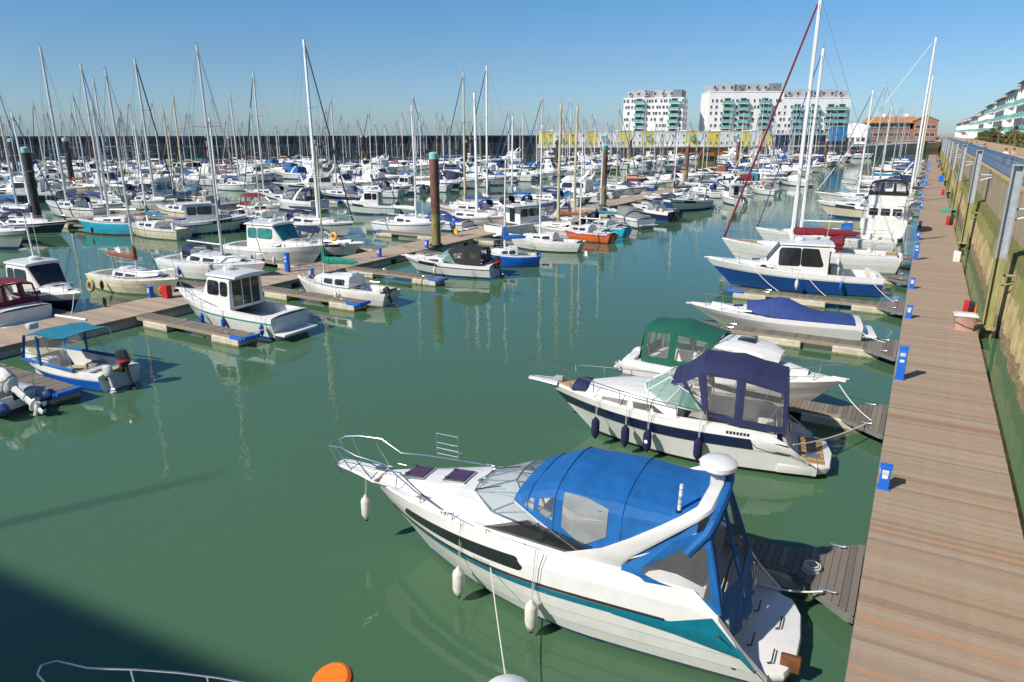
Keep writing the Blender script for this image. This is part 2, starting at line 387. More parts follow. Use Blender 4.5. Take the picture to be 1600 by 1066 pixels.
def outboard(par, x, y, z, tilt=0, col=None, s=1.0, band=None, face=-1):
    """outboard motor hung on the transom, tilted up by tilt degrees; shaft points down at 0"""
    mb = MB(); col = col or MGREY
    Mx = Matrix.Rotation(R(tilt)*(1), 3, 'Y'); o = Vector((x, y, z))
    def T(p): return o+Mx@(Vector(p)*s)
    rr = []
    for zz, a, b, xo in ((.28, .16, .12, -.10), (.34, .26, .17, -.12), (.5, .30, .19, -.14), (.66, .30, .19, -.15), (.80, .26, .17, -.15), (.87, .14, .10, -.14)):
        rr.append([T((xo+a*math.cos(2*math.pi*k/12), b*math.sin(2*math.pi*k/12), zz)) for k in range(12)])
    mb.rings(rr, col, True, True, True)
    if band:
        mb.rings([[T((-.135+.305*math.cos(2*math.pi*k/12), .195*math.sin(2*math.pi*k/12), zz)) for k in range(12)] for zz in (.42, .5)], band, True)
    mb.rings([[T((-.12+a*math.cos(2*math.pi*k/8), b*math.sin(2*math.pi*k/8), zz)) for k in range(8)] for zz, a, b in ((.30, .13, .09), (0, .10, .06), (-.35, .10, .04), (-.42, .2, .09), (-.45, .2, .09), (-.5, .10, .035), (-.78, .07, .02))], col, True, True, True)
    mb.tube([T((.12, 0, -.58)), T((-.3, 0, -.58))], .055*s, col, 8)
    mb.rbox(T((.02, 0, .18)), (.2*s, .26*s, .22*s), BLACK)
    ob = mb.build('outboard_motor', par)
    pb = MB()
    for k in range(3):
        a = 2*math.pi*k/3; c, d = math.cos(a), math.sin(a)
        pb.add([T((-.32, .03*c, -.58+.03*d)), T((-.29, .16*c-.07*d, -.58+.16*d+.07*c)), T((-.33, .19*c, -.58+.19*d)), T((-.36, .14*c+.07*d, -.58+.14*d-.07*c))], [(0, 1, 2, 3)], STEEL)
    pb.build('propeller', ob)
    return ob
def fender(p, h=.55, r=.12, m=None, rope=.6, label=None, cap=None, group=None, dx=0):
    mb = MB(); x, y, z = p; m = m or FENDW; name = 'fender'
    e = empty('fender', (x, y, z), 0, label, 'fender', group)
    mb.lathe((0, 0, 0), [(.03, -h/2-.05), (r*.45, -h/2-.02), (r*.85, -h/2+.06), (r, -h/2+.13), (r, h/2-.13), (r*.85, h/2-.06), (r*.4, h/2), (.03, h/2+.05)], m, 12)
    mb.lathe((0, 0, 0), [(.035, -h/2-.08), (.04, -h/2-.02), (.02, -h/2)], cap or BLACK, 8)
    mb.build('fender_body', e)
    rb = MB(); rb.tube([(0, 0, h/2+.04), (dx*.5-.01, .03, h/2+rope*.5), (dx, .05, h/2+rope)], .009, ROPE, 4); rb.tube([(.02, 0, h/2+.04), (dx+.06, .05, h/2+rope)], .006, ROPE, 4)
    rb.build('lanyard', e)
    return e
def rope(a, b, sag=.3, r=.014, m=None, label='mooring rope', n=10, group=None):
    a, b = Vector(a), Vector(b); mb = MB()
    mb.tube([lerp(a, b, i/n)-a-Vector((0, 0, sag*4*(i/n)*(1-i/n))) for i in range(n+1)], r, m or ROPE, 5)
    o = mb.build('mooring_rope', None, loc=a); return tag(o, label, 'rope', group)
OCC = []
def place(root, stern, bow, z=0):
    OCC.append((min(stern[0], bow[0]), max(stern[0], bow[0]), (stern[1]+bow[1])/2))
    root.location = (stern[0], stern[1], z); root.rotation_euler = (0, 0, math.atan2(bow[1]-stern[1], bow[0]-stern[0]))
def dup(o, parent=None, remap=None):
    c = o.copy(); C.objects.link(c); c.parent = parent
    if remap and c.type == 'MESH':
        for s in c.material_slots:
            if s.material and s.material.name in remap:
                r_ = remap[s.material.name]; s.link = 'OBJECT'; s.material = r_
    for ch in list(o.children): dup(ch, c, remap)
    return c
def recolor(o, remap):
    if o.type == 'MESH':
        for s in o.material_slots:
            if s.material and s.material.name in remap:
                r_ = remap[s.material.name]; s.link = 'OBJECT'; s.material = r_
    for ch in o.children: recolor(ch, remap)
def w2(root, p):
    """local point of a boat to world"""
    return Matrix.Translation(root.location) @ root.rotation_euler.to_matrix().to_4x4() @ Vector(p)

# ------------------------------------------------------------------ water and land
def water_mat():
    m = bpy.data.materials.new('harbour_water'); m.use_nodes = True; n = m.node_tree.nodes; l = m.node_tree.links
    b = n['Principled BSDF']; b.inputs['Roughness'].default_value = .02; b.inputs['IOR'].default_value = 1.333
    g = n.new('ShaderNodeNewGeometry')
    nz = n.new('ShaderNodeTexNoise'); nz.inputs['Scale'].default_value = .035; nz.inputs['Detail'].default_value = 3
    l.new(g.outputs['Position'], nz.inputs['Vector'])
    cr = n.new('ShaderNodeValToRGB'); cr.color_ramp.elements[0].color = (.058, .125, .062, 1); cr.color_ramp.elements[1].color = (.062, .136, .072, 1)
    cr.color_ramp.elements[0].position = .35; cr.color_ramp.elements[1].position = .65
    l.new(nz.outputs['Fac'], cr.inputs[0]); l.new(cr.outputs[0], b.inputs['Base Color'])
    a = n.new('ShaderNodeTexNoise'); a.inputs['Scale'].default_value = 1.1; a.inputs['Detail'].default_value = 3; a.inputs['Distortion'].default_value = .6
    c = n.new('ShaderNodeTexNoise'); c.inputs['Scale'].default_value = 5.5; c.inputs['Detail'].default_value = 2
    l.new(g.outputs['Position'], a.inputs['Vector']); l.new(g.outputs['Position'], c.inputs['Vector'])
    wp = n.new('ShaderNodeTexNoise'); wp.inputs['Scale'].default_value = .11; wp.inputs['Detail'].default_value = 4; wp.inputs['Distortion'].default_value = 1.2; l.new(g.outputs['Position'], wp.inputs['Vector'])
    wm_ = n.new('ShaderNodeMapRange'); wm_.inputs['From Min'].default_value = .38; wm_.inputs['From Max'].default_value = .62; wm_.inputs['To Min'].default_value = .22; wm_.inputs['To Max'].default_value = .75; l.new(wp.outputs['Fac'], wm_.inputs[0])
    b1 = n.new('ShaderNodeBump'); b1.inputs['Strength'].default_value = .42; l.new(wm_.outputs[0], b1.inputs['Strength']); b1.inputs['Distance'].default_value = .02
    b2 = n.new('ShaderNodeBump'); b2.inputs['Strength'].default_value = .32; b2.inputs['Distance'].default_value = .004
    l.new(a.outputs['Fac'], b1.inputs['Height']); l.new(c.outputs['Fac'], b2.inputs['Height']); l.new(b1.outputs[0], b2.inputs['Normal'])
    l.new(b2.outputs[0], b.inputs['Normal']); return m
mb = MB(); mb.poly([(-6000, -800, 0), (1200, -800, 0), (1200, 7000, 0), (-6000, 7000, 0)], water_mat())
tag(mb.build('water', smooth=0), kind='structure')

CONC = mat('weathered_concrete', (.42, .40, .35), .9, var=.25, scale=1.2, bump=.4, bscale=12)
FLOAT = mat('pontoon_float_concrete', (.50, .46, .36), .9, var=.18, scale=2.5, bump=.3, bscale=20)
FLOATW = mat('float_tide_stain', (.20, .17, .08), .9, var=.4, scale=6)
PROM = mat('promenade_paving', (.42, .33, .22), .9, var=.15, scale=.6)
SANDW = mat('sandy_render', (.52, .38, .22), .9, var=.12, scale=1.0)
def plank_mat(name, col, var=.12):
    m = mat(name, col, .82, var=var*1.5, scale=2.0, stretch=(1.6, 40, 1), bump=.6, bscale=3, c2f=.7)
    return m
PLK = [plank_mat('weathered_plank_%s' % nme, c) for nme, c in (('pale', (.345, .258, .182)), ('grey', (.315, .242, .182)), ('warm', (.36, .25, .168)), ('tan', (.33, .242, .163)), ('dark', (.275, .205, .145)), ('silver', (.36, .283, .208)))]
PLKO = [plank_mat('new_orange_plank', (.42, .24, .145)), plank_mat('red_brown_plank', (.30, .175, .115))]
FPL = [plank_mat('old_grey_plank_a', (.185, .155, .125)), plank_mat('old_grey_plank_b', (.15, .125, .105)), plank_mat('old_grey_plank_c', (.21, .18, .145))]
EDGE = mat('galvanised_edge', (.20, .20, .19), .6, .3, var=.2)
# right-hand jetty
JX0, JX1, JZ = 0.02, 3.2, .5
jet = MB(); jet.box((JX0+.03, 180, JZ-.12), (.06, 352, .2), EDGE); jet.box((JX1-.03, 180, JZ-.12), (.06, 352, .2), EDGE)
jet.box(((JX0+JX1)/2, 180, JZ-.16), (JX1-JX0-.14, 351, .14), mat('dark_bearers', (.04, .035, .03), .9))
for k in range(28): jet.box(((JX0+JX1)/2, 9.5+k*12.6, .1), (JX1-JX0-.3, 10.5, .42), FLOAT)
J = tag(jet.build('jetty', smooth=0), kind='structure')
pw = .143; meshes = {}
def plank_mesh(i, length, width, ms, key, th=.04):
    k = (key, i)
    if k not in meshes:
        m_ = MB(); m_.box((0, 0, 0), (length, width, th), ms); me = bpy.data.meshes.new('plank'); me.from_pydata(m_.v, [], m_.f); me.materials.append(ms); meshes[k] = me
    return meshes[k]
rest = MB(); n_pl = 0; y = 7.0; rnd = random.Random(11); orun = 0
while y < 356:
    if orun > 0: mt = PLKO[rnd.random() < .3]; orun -= 1
    else:
        mt = PLK[int(rnd.random()*len(PLK))]
        if rnd.random() < .045: orun = rnd.choice((1, 1, 1, 2))
    if n_pl < 298:
        o = bpy.data.objects.new('plank', plank_mesh(mt.name, JX1-JX0-.02, pw-.011, mt, 'j')); C.objects.link(o); o.parent = J
        o.location = ((JX0+JX1)/2+rnd.uniform(-.006, .006), y, JZ-.02+rnd.uniform(-.003, .003)); o.rotation_euler = (rnd.uniform(-.008, .008), 0, rnd.uniform(-.0012, .0012)); n_pl += 1
    else: rest.box(((JX0+JX1)/2, y, JZ-.02+rnd.uniform(-.003, .003)), (JX1-JX0-.02, pw-.011, .04), mt)
    y += pw
o = rest.build('planking', J, 0); o['kind'] = 'stuff'
# fingers
def finger(x0, x1, y, parts, label, group, gus=1, endblue=True, w_=.85, name='finger_pontoon', floats=3):
    """x0 at the walkway; gus = side of the gusset"""
    s = 1 if x1 > x0 else -1; L_ = abs(x1-x0); e = empty(name, (x0, y, 0), 0 if s > 0 else math.pi, label, 'pontoon', group)
    fr = MB(); zt = .46
    for q in (-1, 1): fr.box((L_/2, q*w_/2, zt-.07), (L_, .07, .16), mat('pontoon_side_timber', (.27, .225, .16), .85, var=.2, stretch=(1, 4, 4)))
    for q in ((-1, 1) if gus else ()):
        fr.rings([[(0, q*(w_/2+1.0), zt-.16), (0, q*(w_/2+1.0), zt-.01), (.12, q*(w_/2+1.0), zt-.01), (.12, q*(w_/2+1.0), zt-.16)], [(1.3, q*(w_/2), zt-.16), (1.3, q*(w_/2), zt-.01), (1.42, q*(w_/2), zt-.01), (1.42, q*(w_/2), zt-.16)]], EDGE, True, True, True)
    fr.build('frame', e, 0)
    for k in range(floats):
        f = MB(); cx = lerp(1.6, L_-1.2, k/(max(1, floats-1))); f.rbox((cx, 0, .12), (1.9, w_+.22, .5), FLOAT, .05); f.box((cx, 0, .035), (1.915, w_+.235, .1), FLOATW)
        f.build('float', e, 0)
    if parts:
        x = .07
        while x < L_-.05:
            if gus and x < 1.35: wd = w_+2.0*(1-x/1.4)+.02
            else: wd = w_-.02
            i = rnd.randrange(3)
            if gus and x < 1.35:
                o = bpy.data.objects.new('plank', plank_mesh('%.2f%d' % (x, i), .138, wd, FPL[i], 'g'))
            else: o = bpy.data.objects.new('plank', plank_mesh(i, .138, wd, FPL[i], 'f'))
            C.objects.link(o); o.parent = e; o.location = (x, 0, zt+.018+rnd.uniform(-.003, .003)); x += .147
    else:
        f = MB(); f.box((L_/2, 0, zt+.015), (L_, w_-.02, .04), FPL[0]); 
        if gus: f.add([(0, -w_/2-1, zt+.02), (1.3, -w_/2, zt+.02), (1.3, w_/2, zt+.02), (0, w_/2+1, zt+.02)], [(0, 1, 2, 3)], FPL[1])
        f.build('decking', e, 0)
    if endblue:
        f = MB(); f.rbox((L_+.05, 0, zt-.03), (.18, w_+.1, .2), BRBLUE, .05); f.rbox((L_-.4, -s*(w_/2+.06), zt-.03), (.9, .12, .18), BRBLUE, .05); f.build('corner_fender', e)
    return e
def cleat(e, x, y, z):
    c = MB(); c.tube([(x-.17, y, z+.1), (x-.1, y, z+.085), (x+.1, y, z+.085), (x+.17, y, z+.1)], .02, STEEL, 6); c.tube([(x-.06, y, z), (x-.06, y, z+.08)], .02, STEEL, 6); c.tube([(x+.06, y, z), (x+.06, y, z+.08)], .02, STEEL, 6)
    c.build('cleat', e)
FY = [14.95, 25.0, 34.1, 43.1, 52.2, 61.3]
fl = ['weathered finger pontoon with splayed end beside the blue-canopied cruiser', 'weathered finger pontoon behind the stern of the navy-canopied cruiser', 'finger pontoon in front of the speedboat under its blue cover', 'finger pontoon alongside the blue-hulled wheelhouse cruiser', 'finger pontoon behind the blue-hulled wheelhouse cruiser', 'far finger pontoon between the two moored sailing yachts']
for i, yy in enumerate(FY):
    e = finger(0.0, -9.3 if i else -8.8, yy, i < 4, fl[i], 'finger pontoons off the right jetty', endblue=(i > 1))
    for q in (-1, 1): cleat(e, .55, q*.95, .48); cleat(e, 7.2, q*.36, .48)
for k in range(9):
    finger(0, -8.8, 100+k*18.4, False, 'distant finger pontoon off the right jetty, %s of nine beyond the flybridge yacht' % ['nearest', 'second', 'third', 'fourth', 'fifth', 'sixth', 'seventh', 'eighth', 'farthest'][k], 'distant fingers off the right jetty', endblue=False)
# service pedestals on the jetty
PEDW = mat('white_print', (.8, .8, .8), .5)
def pedestal(tall, label, group, x, y):
    e = empty('service_pedestal', (x, y, JZ), 0, label, 'pedestal', group); h = 1.25 if tall else .62; wd = .30 if tall else .26
    b = MB(); b.rbox((0, 0, h/2), (wd, .26, h), BRBLUE, .03); b.rbox((0, 0, h+.01), (wd+.05, .31, .07), BRBLUE, .03); b.rbox((0, 0, .02), (wd+.06, .32, .04), BRBLUE, .01); b.build('body', e)
    s = MB(); s.rbox((0, -.135, h*.80), (wd*.62, .03, .14), LGREY, .01); s.rbox((0, -.135, h*.6), (wd*.5, .03, .1), PEDW, .01); s.build('socket', e)
    s = MB(); s.box((-wd/2-.003, 0, h*.78), (.006, .14, .16), PEDW); s.build('label_plate', e, 0)
    return e
peds = [((1380, 762), 0, 'nearest short blue service pedestal, standing alone beside its dark shadow'), ((1405, 592), 1, 'tall blue service pedestal nearest the camera on the right jetty'), ((1419, 497), 0, 'short blue pedestal level with the pink bin'), ((1424, 451), 0, 'short blue pedestal just beyond the blue-hulled cruiser stern'), ((1430, 406), 1, 'second tall blue pedestal, level with the white box'), ((1434, 374), 0, 'short blue pedestal beside the stern of the big flybridge yacht'), ((1437, 356), 0, 'short blue pedestal in the shadow of the flybridge yacht'),
        ((1439.5, 326), 0, 'short blue pedestal across from the green box'), ((1441, 311), 0, 'short blue pedestal a little beyond the green box'), ((1444, 291), 0, 'short blue pedestal midway down the jetty edge, beyond the flybridge yacht')]
for (px, py), t, lb in peds:
    p = at(px, py, .5); pedestal(t, lb, 'blue pedestals along the jetty', p.x, p.y)
for k in range(9):
    pedestal(k % 3 == 0, 'distant blue pedestal on the jetty, %s of nine towards the far end' % ['nearest', 'second', 'third', 'fourth', 'fifth', 'sixth', 'seventh', 'eighth', 'farthest'][k], 'distant blue pedestals', .32, 150+k*16)
# things on the jetty's wall side
def tub(x, y):
    e = empty('storage_bin', (x, y, JZ), R(4), 'pink-beige plastic storage bin with white lid on the right jetty', 'bin'); m = mat('pink_plastic', (.55, .33, .26), .5, var=.1)
    b = MB(); b.rings([[(a*w_*.5, c*d_*.5, z) for a, c in ((-1, -.8), (-.8, -1), (.8, -1), (1, -.8), (1, .8), (.8, 1), (-.8, 1), (-1, .8))] for z, w_, d_ in ((0, .72, .5), (.62, .9, .64), (.68, .96, .7))], m, True, True, True); b.build('body', e)
    b = MB(); b.rbox((0, 0, .73), (1.02, .76, .1), WHITE, .05); b.rbox((0, 0, .80), (.8, .55, .05), WHITE, .03); b.build('lid', e)
    b = MB(); b.tube([(-.45, -.3, .42), (0, -.36, .25), (.42, -.3, .12)], .015, BLACK, 5); b.build('strap', e)
p = at(1505, 515, .5); tub(p.x, p.y)
def cabinet(px, py, label, cols, h=.6, w_=.3, cat='cabinet', name='safety_cabinet', orange=False):
    p = at(px, py, .5); e = empty(name, (p.x, p.y, JZ), 0, label, cat)
    b = MB(); b.rbox((-w_*.3, 0, h/2), (w_*.5, .3, h), cols[0], .02); b.build('body', e); b = MB(); b.rbox((w_*.22, 0, h*.47), (w_*.55, .26, h*.94), cols[1], .02); b.build('door', e)
    if orange: b = MB(); b.lathe((w_*.62, 0, 0), [(.09, 0), (.1, .05), (.07, .4), (.03, .55)], ORANGEP, 10); b.build('hose_cap', e)
cabinet(1512, 492, 'red and black safety cabinet behind the pink bin', (REDP, BLACK), .75, .45, orange=True)
cabinet(1494, 409, 'plain white upright box on the jetty edge', (WHITEC, WHITEC), .8, .42, 'box', 'white_box')
cabinet(1483, 352, 'red and black safety cabinet with orange cap nearer than the green box', (REDP, BLACK), .95, .6, orange=True)
cabinet(1478, 333, 'green storage locker on the jetty', (mat('faded_green_box', (.10, .26, .17), .6), mat('faded_green_box', (.1, .2, .1))), .6, 1.0, 'locker', 'green_locker')
cabinet(1473, 305, 'red cabinet beyond the green locker against the wall side', (REDP, REDP), .9, .4)
cabinet(1470, 284, 'blue crates stacked beyond the red cabinet', (BRBLUE, BRBLUE), 1.2, .8, 'crate', 'blue_crate')
cabinet(1466, 262, 'small red cabinet far along the jetty', (REDP, BLACK), .8, .4)
cabinet(1464.5, 254, 'blue box far along the jetty wall side', (BRBLUE, BRBLUE), 1.0, .6, 'box', 'blue_box')
cabinet(1463, 247, 'farthest red cabinet on the jetty', (REDP, REDP), .8, .4)
# steel guide columns along the wall
COLM = mat('galvanised_column', (.42, .45, .47), .5, .4, var=.15, scale=2)
ALGAE = mat('algae_steel', (.30, .27, .12), .9, var=.4, scale=2.2, col2=(.10, .12, .03), stretch=(3, 3, .5), c2f=.7)
def column(y, k):
    e = empty('steel_guide_column', (3.62, y, 0), 0, 'grey H-section steel guide column ' + ['nearest the camera behind the pink bin', 'second along, beyond the white box', 'third along the quay wall', 'fourth along the quay wall'][k] if k < 4 else 'distant steel guide column far down the quay wall', 'column', 'steel columns along the quay wall')
    for z0, z1, m, nm in ((-.5, 3.9, ALGAE, 'stained_foot'), (3.9, 8.15, COLM, 'column_shaft')):
        b = MB(); zc, h = (z0+z1)/2, z1-z0
        b.box((-.2, 0, zc), (.05, .5, h), m); b.box((.2, 0, zc), (.05, .5, h), m); b.box((0, 0, zc), (.35, .04, h), m if nm != 'column_shaft' else COLM); b.build(nm, e, 0)
    b = MB(); b.box((0, 0, 8.17), (.5, .55, .05), COLM); b.build('cap_plate', e, 0)
    for zz in (6.2, 3.1):
        b = MB(); b.tube([(.22, 0, zz), (1.35, 0, zz)], .07, COLM if zz > 5 else ALGAE, 6); b.tube([(.22, 0, zz-.5), (1.35, 0, zz-.1)], .04, COLM if zz > 5 else ALGAE, 6); b.build('wall_bracket', e)
    b = MB(); b.box((-.05, 0, .55), (.7, 1.0, .12), ALGAE); b.build('guide_collar', e, 0)
for k in range(9): column(40.1+31.4*k if k else 40.1, k)
# quay wall: corrugated upper face, mossy ledge, stepped lower face
UPW = mat('upper_wall_concrete', (.42, .33, .21), .9, var=.28, scale=3.2, stretch=(1, 1.2, .12), bump=.9, bscale=5, c2f=.7, col2=(.13, .10, .065))
LOWW = mat('lower_wall_tide_stained', (.40, .31, .15), .95, var=.3, scale=3.5, stretch=(1, 1.3, .3), bump=1, bscale=7, col2=(.17, .13, .06), c2f=.6)
MOSSMIX = mat('mossy_patches', (.16, .18, .035), .95, scale=1.5, bump=1, bscale=9, col2=(.27, .20, .11), c2f=.22, stretch=(1, 1, .5))
BARN = mat('barnacle_band', (.30, .22, .12), .95, scale=9, bump=1, bscale=16, col2=(.07, .05, .03), c2f=.5)
MOSS = mat('green_moss', (.10, .115, .025), .95, var=.3, scale=3.2, bump=1, bscale=14, col2=(.15, .12, .06), c2f=.5)
LICH = mat('orange_lichen_coping', (.50, .30, .08), .95, var=.25, scale=2.5, bump=.4, col2=(.30, .25, .17))
qw = MB()
rr = random.Random(5)
# upper face as vertical corrugation
ys = [(-30+i*.3, .05*((i % 3) == 0)+.02*rr.random()) for i in range(1300)]
qw.rings([[(4.80-d, yy, 3.9), (4.80-d*.9, yy, 5.2), (4.80-d, yy, 6.42)] for yy, d in ys], UPW, False)
# lower face: bays 5.2 m long with deep joints, bulging like old caissons
rings = []
yy = -30.0
while yy < 360:
    for it_, t in enumerate((0, .012, .05, .10, .16, .22, .28, .34, .40, .46, .52, .58, .64, .70, .76, .82, .88, .94, .975, .985)):
        rec = .75 if t in (0, .985) else 0; bulge = .16*math.sin(math.pi*t)**.6 + .05*rr.random() + (.10 if it_ % 2 else 0)
        x = 4.42+rec-bulge
        rings.append([(x+.06, yy+3.9*t, -1.2), (x-.05*rr.random(), yy+3.9*t, .7+.25*rr.random()), (x+.06*rr.random(), yy+3.9*t, 2.0+.7*rr.random()), (x+.06+.08*rr.random(), yy+3.9*t, 3.3+.25*rr.random()), (x+.14, yy+3.9*t, 3.85+.1*rr.random()), (4.9, yy+3.9*t, 3.95+.05*rr.random())])
    yy += 3.9
for j in range(5):
    qw.rings([[r[j], r[j+1]] for r in rings], (BARN, LOWW, MOSSMIX, MOSS, MOSS)[j], False)
qw.box((4.98, 165, 6.5), (.5, 390, .18), LICH)
W = qw.build('quay_wall', None, 30); tag(W, 'tall stained harbour wall with mossy ledge along the right jetty', 'wall')
mb = MB(); mb.box((204.95, 1000, 3.2), (399, 2060, 6.5), PROM); tag(mb.build('promenade', smooth=0), kind='structure')
# railing
def railing(y0, y1, x, z, label):
    e = empty('promenade_railing', (x, y0, z), 0, label, 'railing', 'blue railings on the quay')
    BR = mat('railing_blue', (.075, .14, .235), .5, var=.15)
    b = MB(); L_ = y1-y0
    for h in (.12, .75, 1.28): b.tube([(0, 0, h), (0, L_, h)], .03 if h < 1.2 else .04, BR, 6)
    b.build('rail', e)
    nb = int(L_/1.2)
    for i in range(nb+1):
        b = MB(); b.box((0, i*L_/nb, .68), (.07, .07, 1.36), BR); b.rbox((0, i*L_/nb, 1.42), (.13, .13, .12), BR, .04); b.build('post', e, 0)
    b = MB(); k = int(L_/.5)
    for i in range(k): b.box((0, (i+.5)*L_/k, .43), (.008, .008, .62), BR)
    b.build('baluster', e, 0)['kind'] = 'stuff'
    return e
for k in range(6):
    railing(8+k*50, 8+k*50+49.6, 5.02, 6.59, 'blue post-and-rail fence on top of the quay wall, ' + ['nearest stretch at the right edge', 'second stretch beyond the nearest steel columns', 'middle stretch', 'stretch below the palm bushes', 'far stretch', 'farthest stretch'][k])
# planter terrace, promenade buildings, plants
pl = MB(); pl.box((11.6, 190, 6.95), (.4, 300, .9), SANDW); pl.box((14.0, 190, 7.1), (4.5, 300, .5), mat('planter_soil', (.16, .11, .06), .95))
tag(pl.build('planter_wall', smooth=0), 'low sandy planter wall running along the promenade', 'wall')
LEAFM = [mat('foliage_%d' % i, c, .7, var=.35, scale=.9) for i, c in enumerate(((.055, .085, .02), (.11, .12, .03), (.04, .07, .025), (.20, .16, .04)))]
ORDS = ['ninth', 'tenth', 'eleventh', 'twelfth', 'thirteenth', 'fourteenth', 'fifteenth', 'sixteenth', 'seventeenth', 'eighteenth', 'nineteenth', 'twentieth']+['twenty-%s' % q for q in ('first', 'second', 'third', 'fourth', 'fifth', 'sixth', 'seventh', 'eighth', 'ninth')]+['thirtieth', 'thirty-first', 'thirty-second', 'thirty-third', 'thirty-fourth']
def bush(x, y, z, r, h, m, label):
    e = empty('promenade_bush', (x, y, z), 0, label, 'bush', 'bushes on the promenade'); b = MB(); q = random.Random(int(x*91+y*17))
    for i in range(420):
        a, t, rr_ = q.uniform(0, 6.28), q.random(), q.random()**.4
        prof = math.sin(math.pi*min(1, t*.8+.2))**.6*(1+.3*math.sin(3*a+i % 3)); c = Vector((r*rr_*prof*math.cos(a), r*rr_*prof*math.sin(a), h*t)); d = Vector((q.uniform(-1, 1), q.uniform(-1, 1), q.uniform(-.3, 1))).normalized()*.34
        n = d.cross(Vector((q.random(), q.random(), q.random()))).normalized()*.16
        b.add([c-n, c+d-n*.2, c+d*1.1, c+n], [(0, 1, 2, 3)], m if q.random() < .7 else LEAFM[q.randrange(4)])
    b.build('crown', e, 0); b = MB(); b.tube([(0, 0, 0), (.03, 0, h*.6)], .07, BTEAK, 6, .03); b.build('trunk', e)
def palm(x, y, z, h, label):
    e = empty('palm_tree', (x, y, z), 0, label, 'palm', 'cabbage palms on the promenade'); q = random.Random(int(y)); b = MB(); b.tube([(0, 0, 0), (.06, .05, h*.5), (0, 0, h)], .16, mat('palm_bark', (.16, .12, .08), .95, bump=.6), 8, .11); b.build('trunk', e)
    b = MB()
    for i in range(90):
        a, el = q.uniform(0, 6.28), q.uniform(-.5, 1.4); L_ = q.uniform(.9, 1.4); pts = []
        for t in (0, .5, 1): rr_ = L_*t*math.cos(el-t*.6); pts.append(Vector((rr_*math.cos(a), rr_*math.sin(a), h+L_*t*math.sin(el-t*.7))))
        s = Vector((-math.sin(a), math.cos(a), 0))*.055
        b.add([pts[0]-s, pts[0]+s, pts[1]+s, pts[1]-s, pts[2]], [(0, 1, 2, 3), (3, 2, 4)], LEAFM[1 if i % 3 else 3])
    b.build('crown', e, 0)
for k in range(34):
    if k > 12 and k % 3 == 1: continue
    y = 62+k*6.4+rnd.uniform(-2, 2); hh = rnd.uniform(1.3, 3.3); mi = rnd.randrange(4)
    bush(13.6+rnd.uniform(-1, 1.5), y, 7.3, rnd.uniform(1.3, 2.4), hh, LEAFM[mi], ('tall' if hh > 2.4 else 'low')+' '+['dark green', 'olive green', 'deep green', 'yellowing'][mi]+' bush in the promenade planter, '+('%s of the nearest clump' % ['first', 'second', 'third', 'fourth', 'fifth', 'sixth', 'seventh', 'eighth'][k] if k < 8 else '%s from the near end' % ORDS[k-8]))
for k in range(7): palm(12.6+rnd.uniform(-.5, .5), 84+k*17+rnd.uniform(-4, 4), 7.3, rnd.uniform(2.2, 4), ['nearest', 'second', 'third', 'fourth', 'fifth', 'sixth', 'farthest'][k]+' spiky cabbage palm along the promenade planter')
# white promenade buildings with turquoise balconies
WREND = mat('white_render', (.74, .73, .70), .8, var=.06, scale=.3); TURG = mat('turquoise_balcony', (.14, .40, .37), .35, var=.1); SLATE = mat('grey_roof', (.22, .23, .25), .7); TERR = mat('terracotta_roof', (.40, .20, .08), .9, var=.25, scale=.6, bump=.5); BRICK = mat('orange_brick', (.30, .145, .095), .9, var=.2, scale=1.5)
YEL = mat('yellow_panel', (.72, .60, .09), .6, var=.1, scale=.3); WG = mat('window_glass_far', (.05, .065, .08), .12, var=.4, scale=.4, spec=.8)
shared = {}
def inst(key, fn, name, par, loc, rz=0):
    if key not in shared: o = fn(); o.name = name; shared[key] = o.data; o.parent = par
    else: o = bpy.data.objects.new(name, shared[key]); C.objects.link(o); o.parent = par
    o.location = loc; o.rotation_euler = (0, 0, rz); return o
def winunit(w_, h_, fm=None, d=.12):
    def f():
        b = MB(); fm_ = fm or WHITEC
        b.box((0, -d/2, 0), (w_, d*.4, h_), WG)
        for s in (-1, 1): b.box((s*w_/2, -d/2, 0), (.09, d, h_+.09), fm_); b.box((0, -d/2, s*h_/2), (w_-.09, d*.9, .09), fm_)
        return b.build('window', None, 0)
    return f
def balc(w_, d=1.3):
    def f():
        b = MB(); b.box((0, -d/2, 0), (w_, d, .14), WREND); b.box((0, -d+.03, .6), (w_, .05, 1.0), TURG)
        for s in (-1, 1): b.box((s*w_/2, -d/2, .6), (.05, d-.1, 1.0), TURG)
        return b.build('balcony', None, 0)
    return f
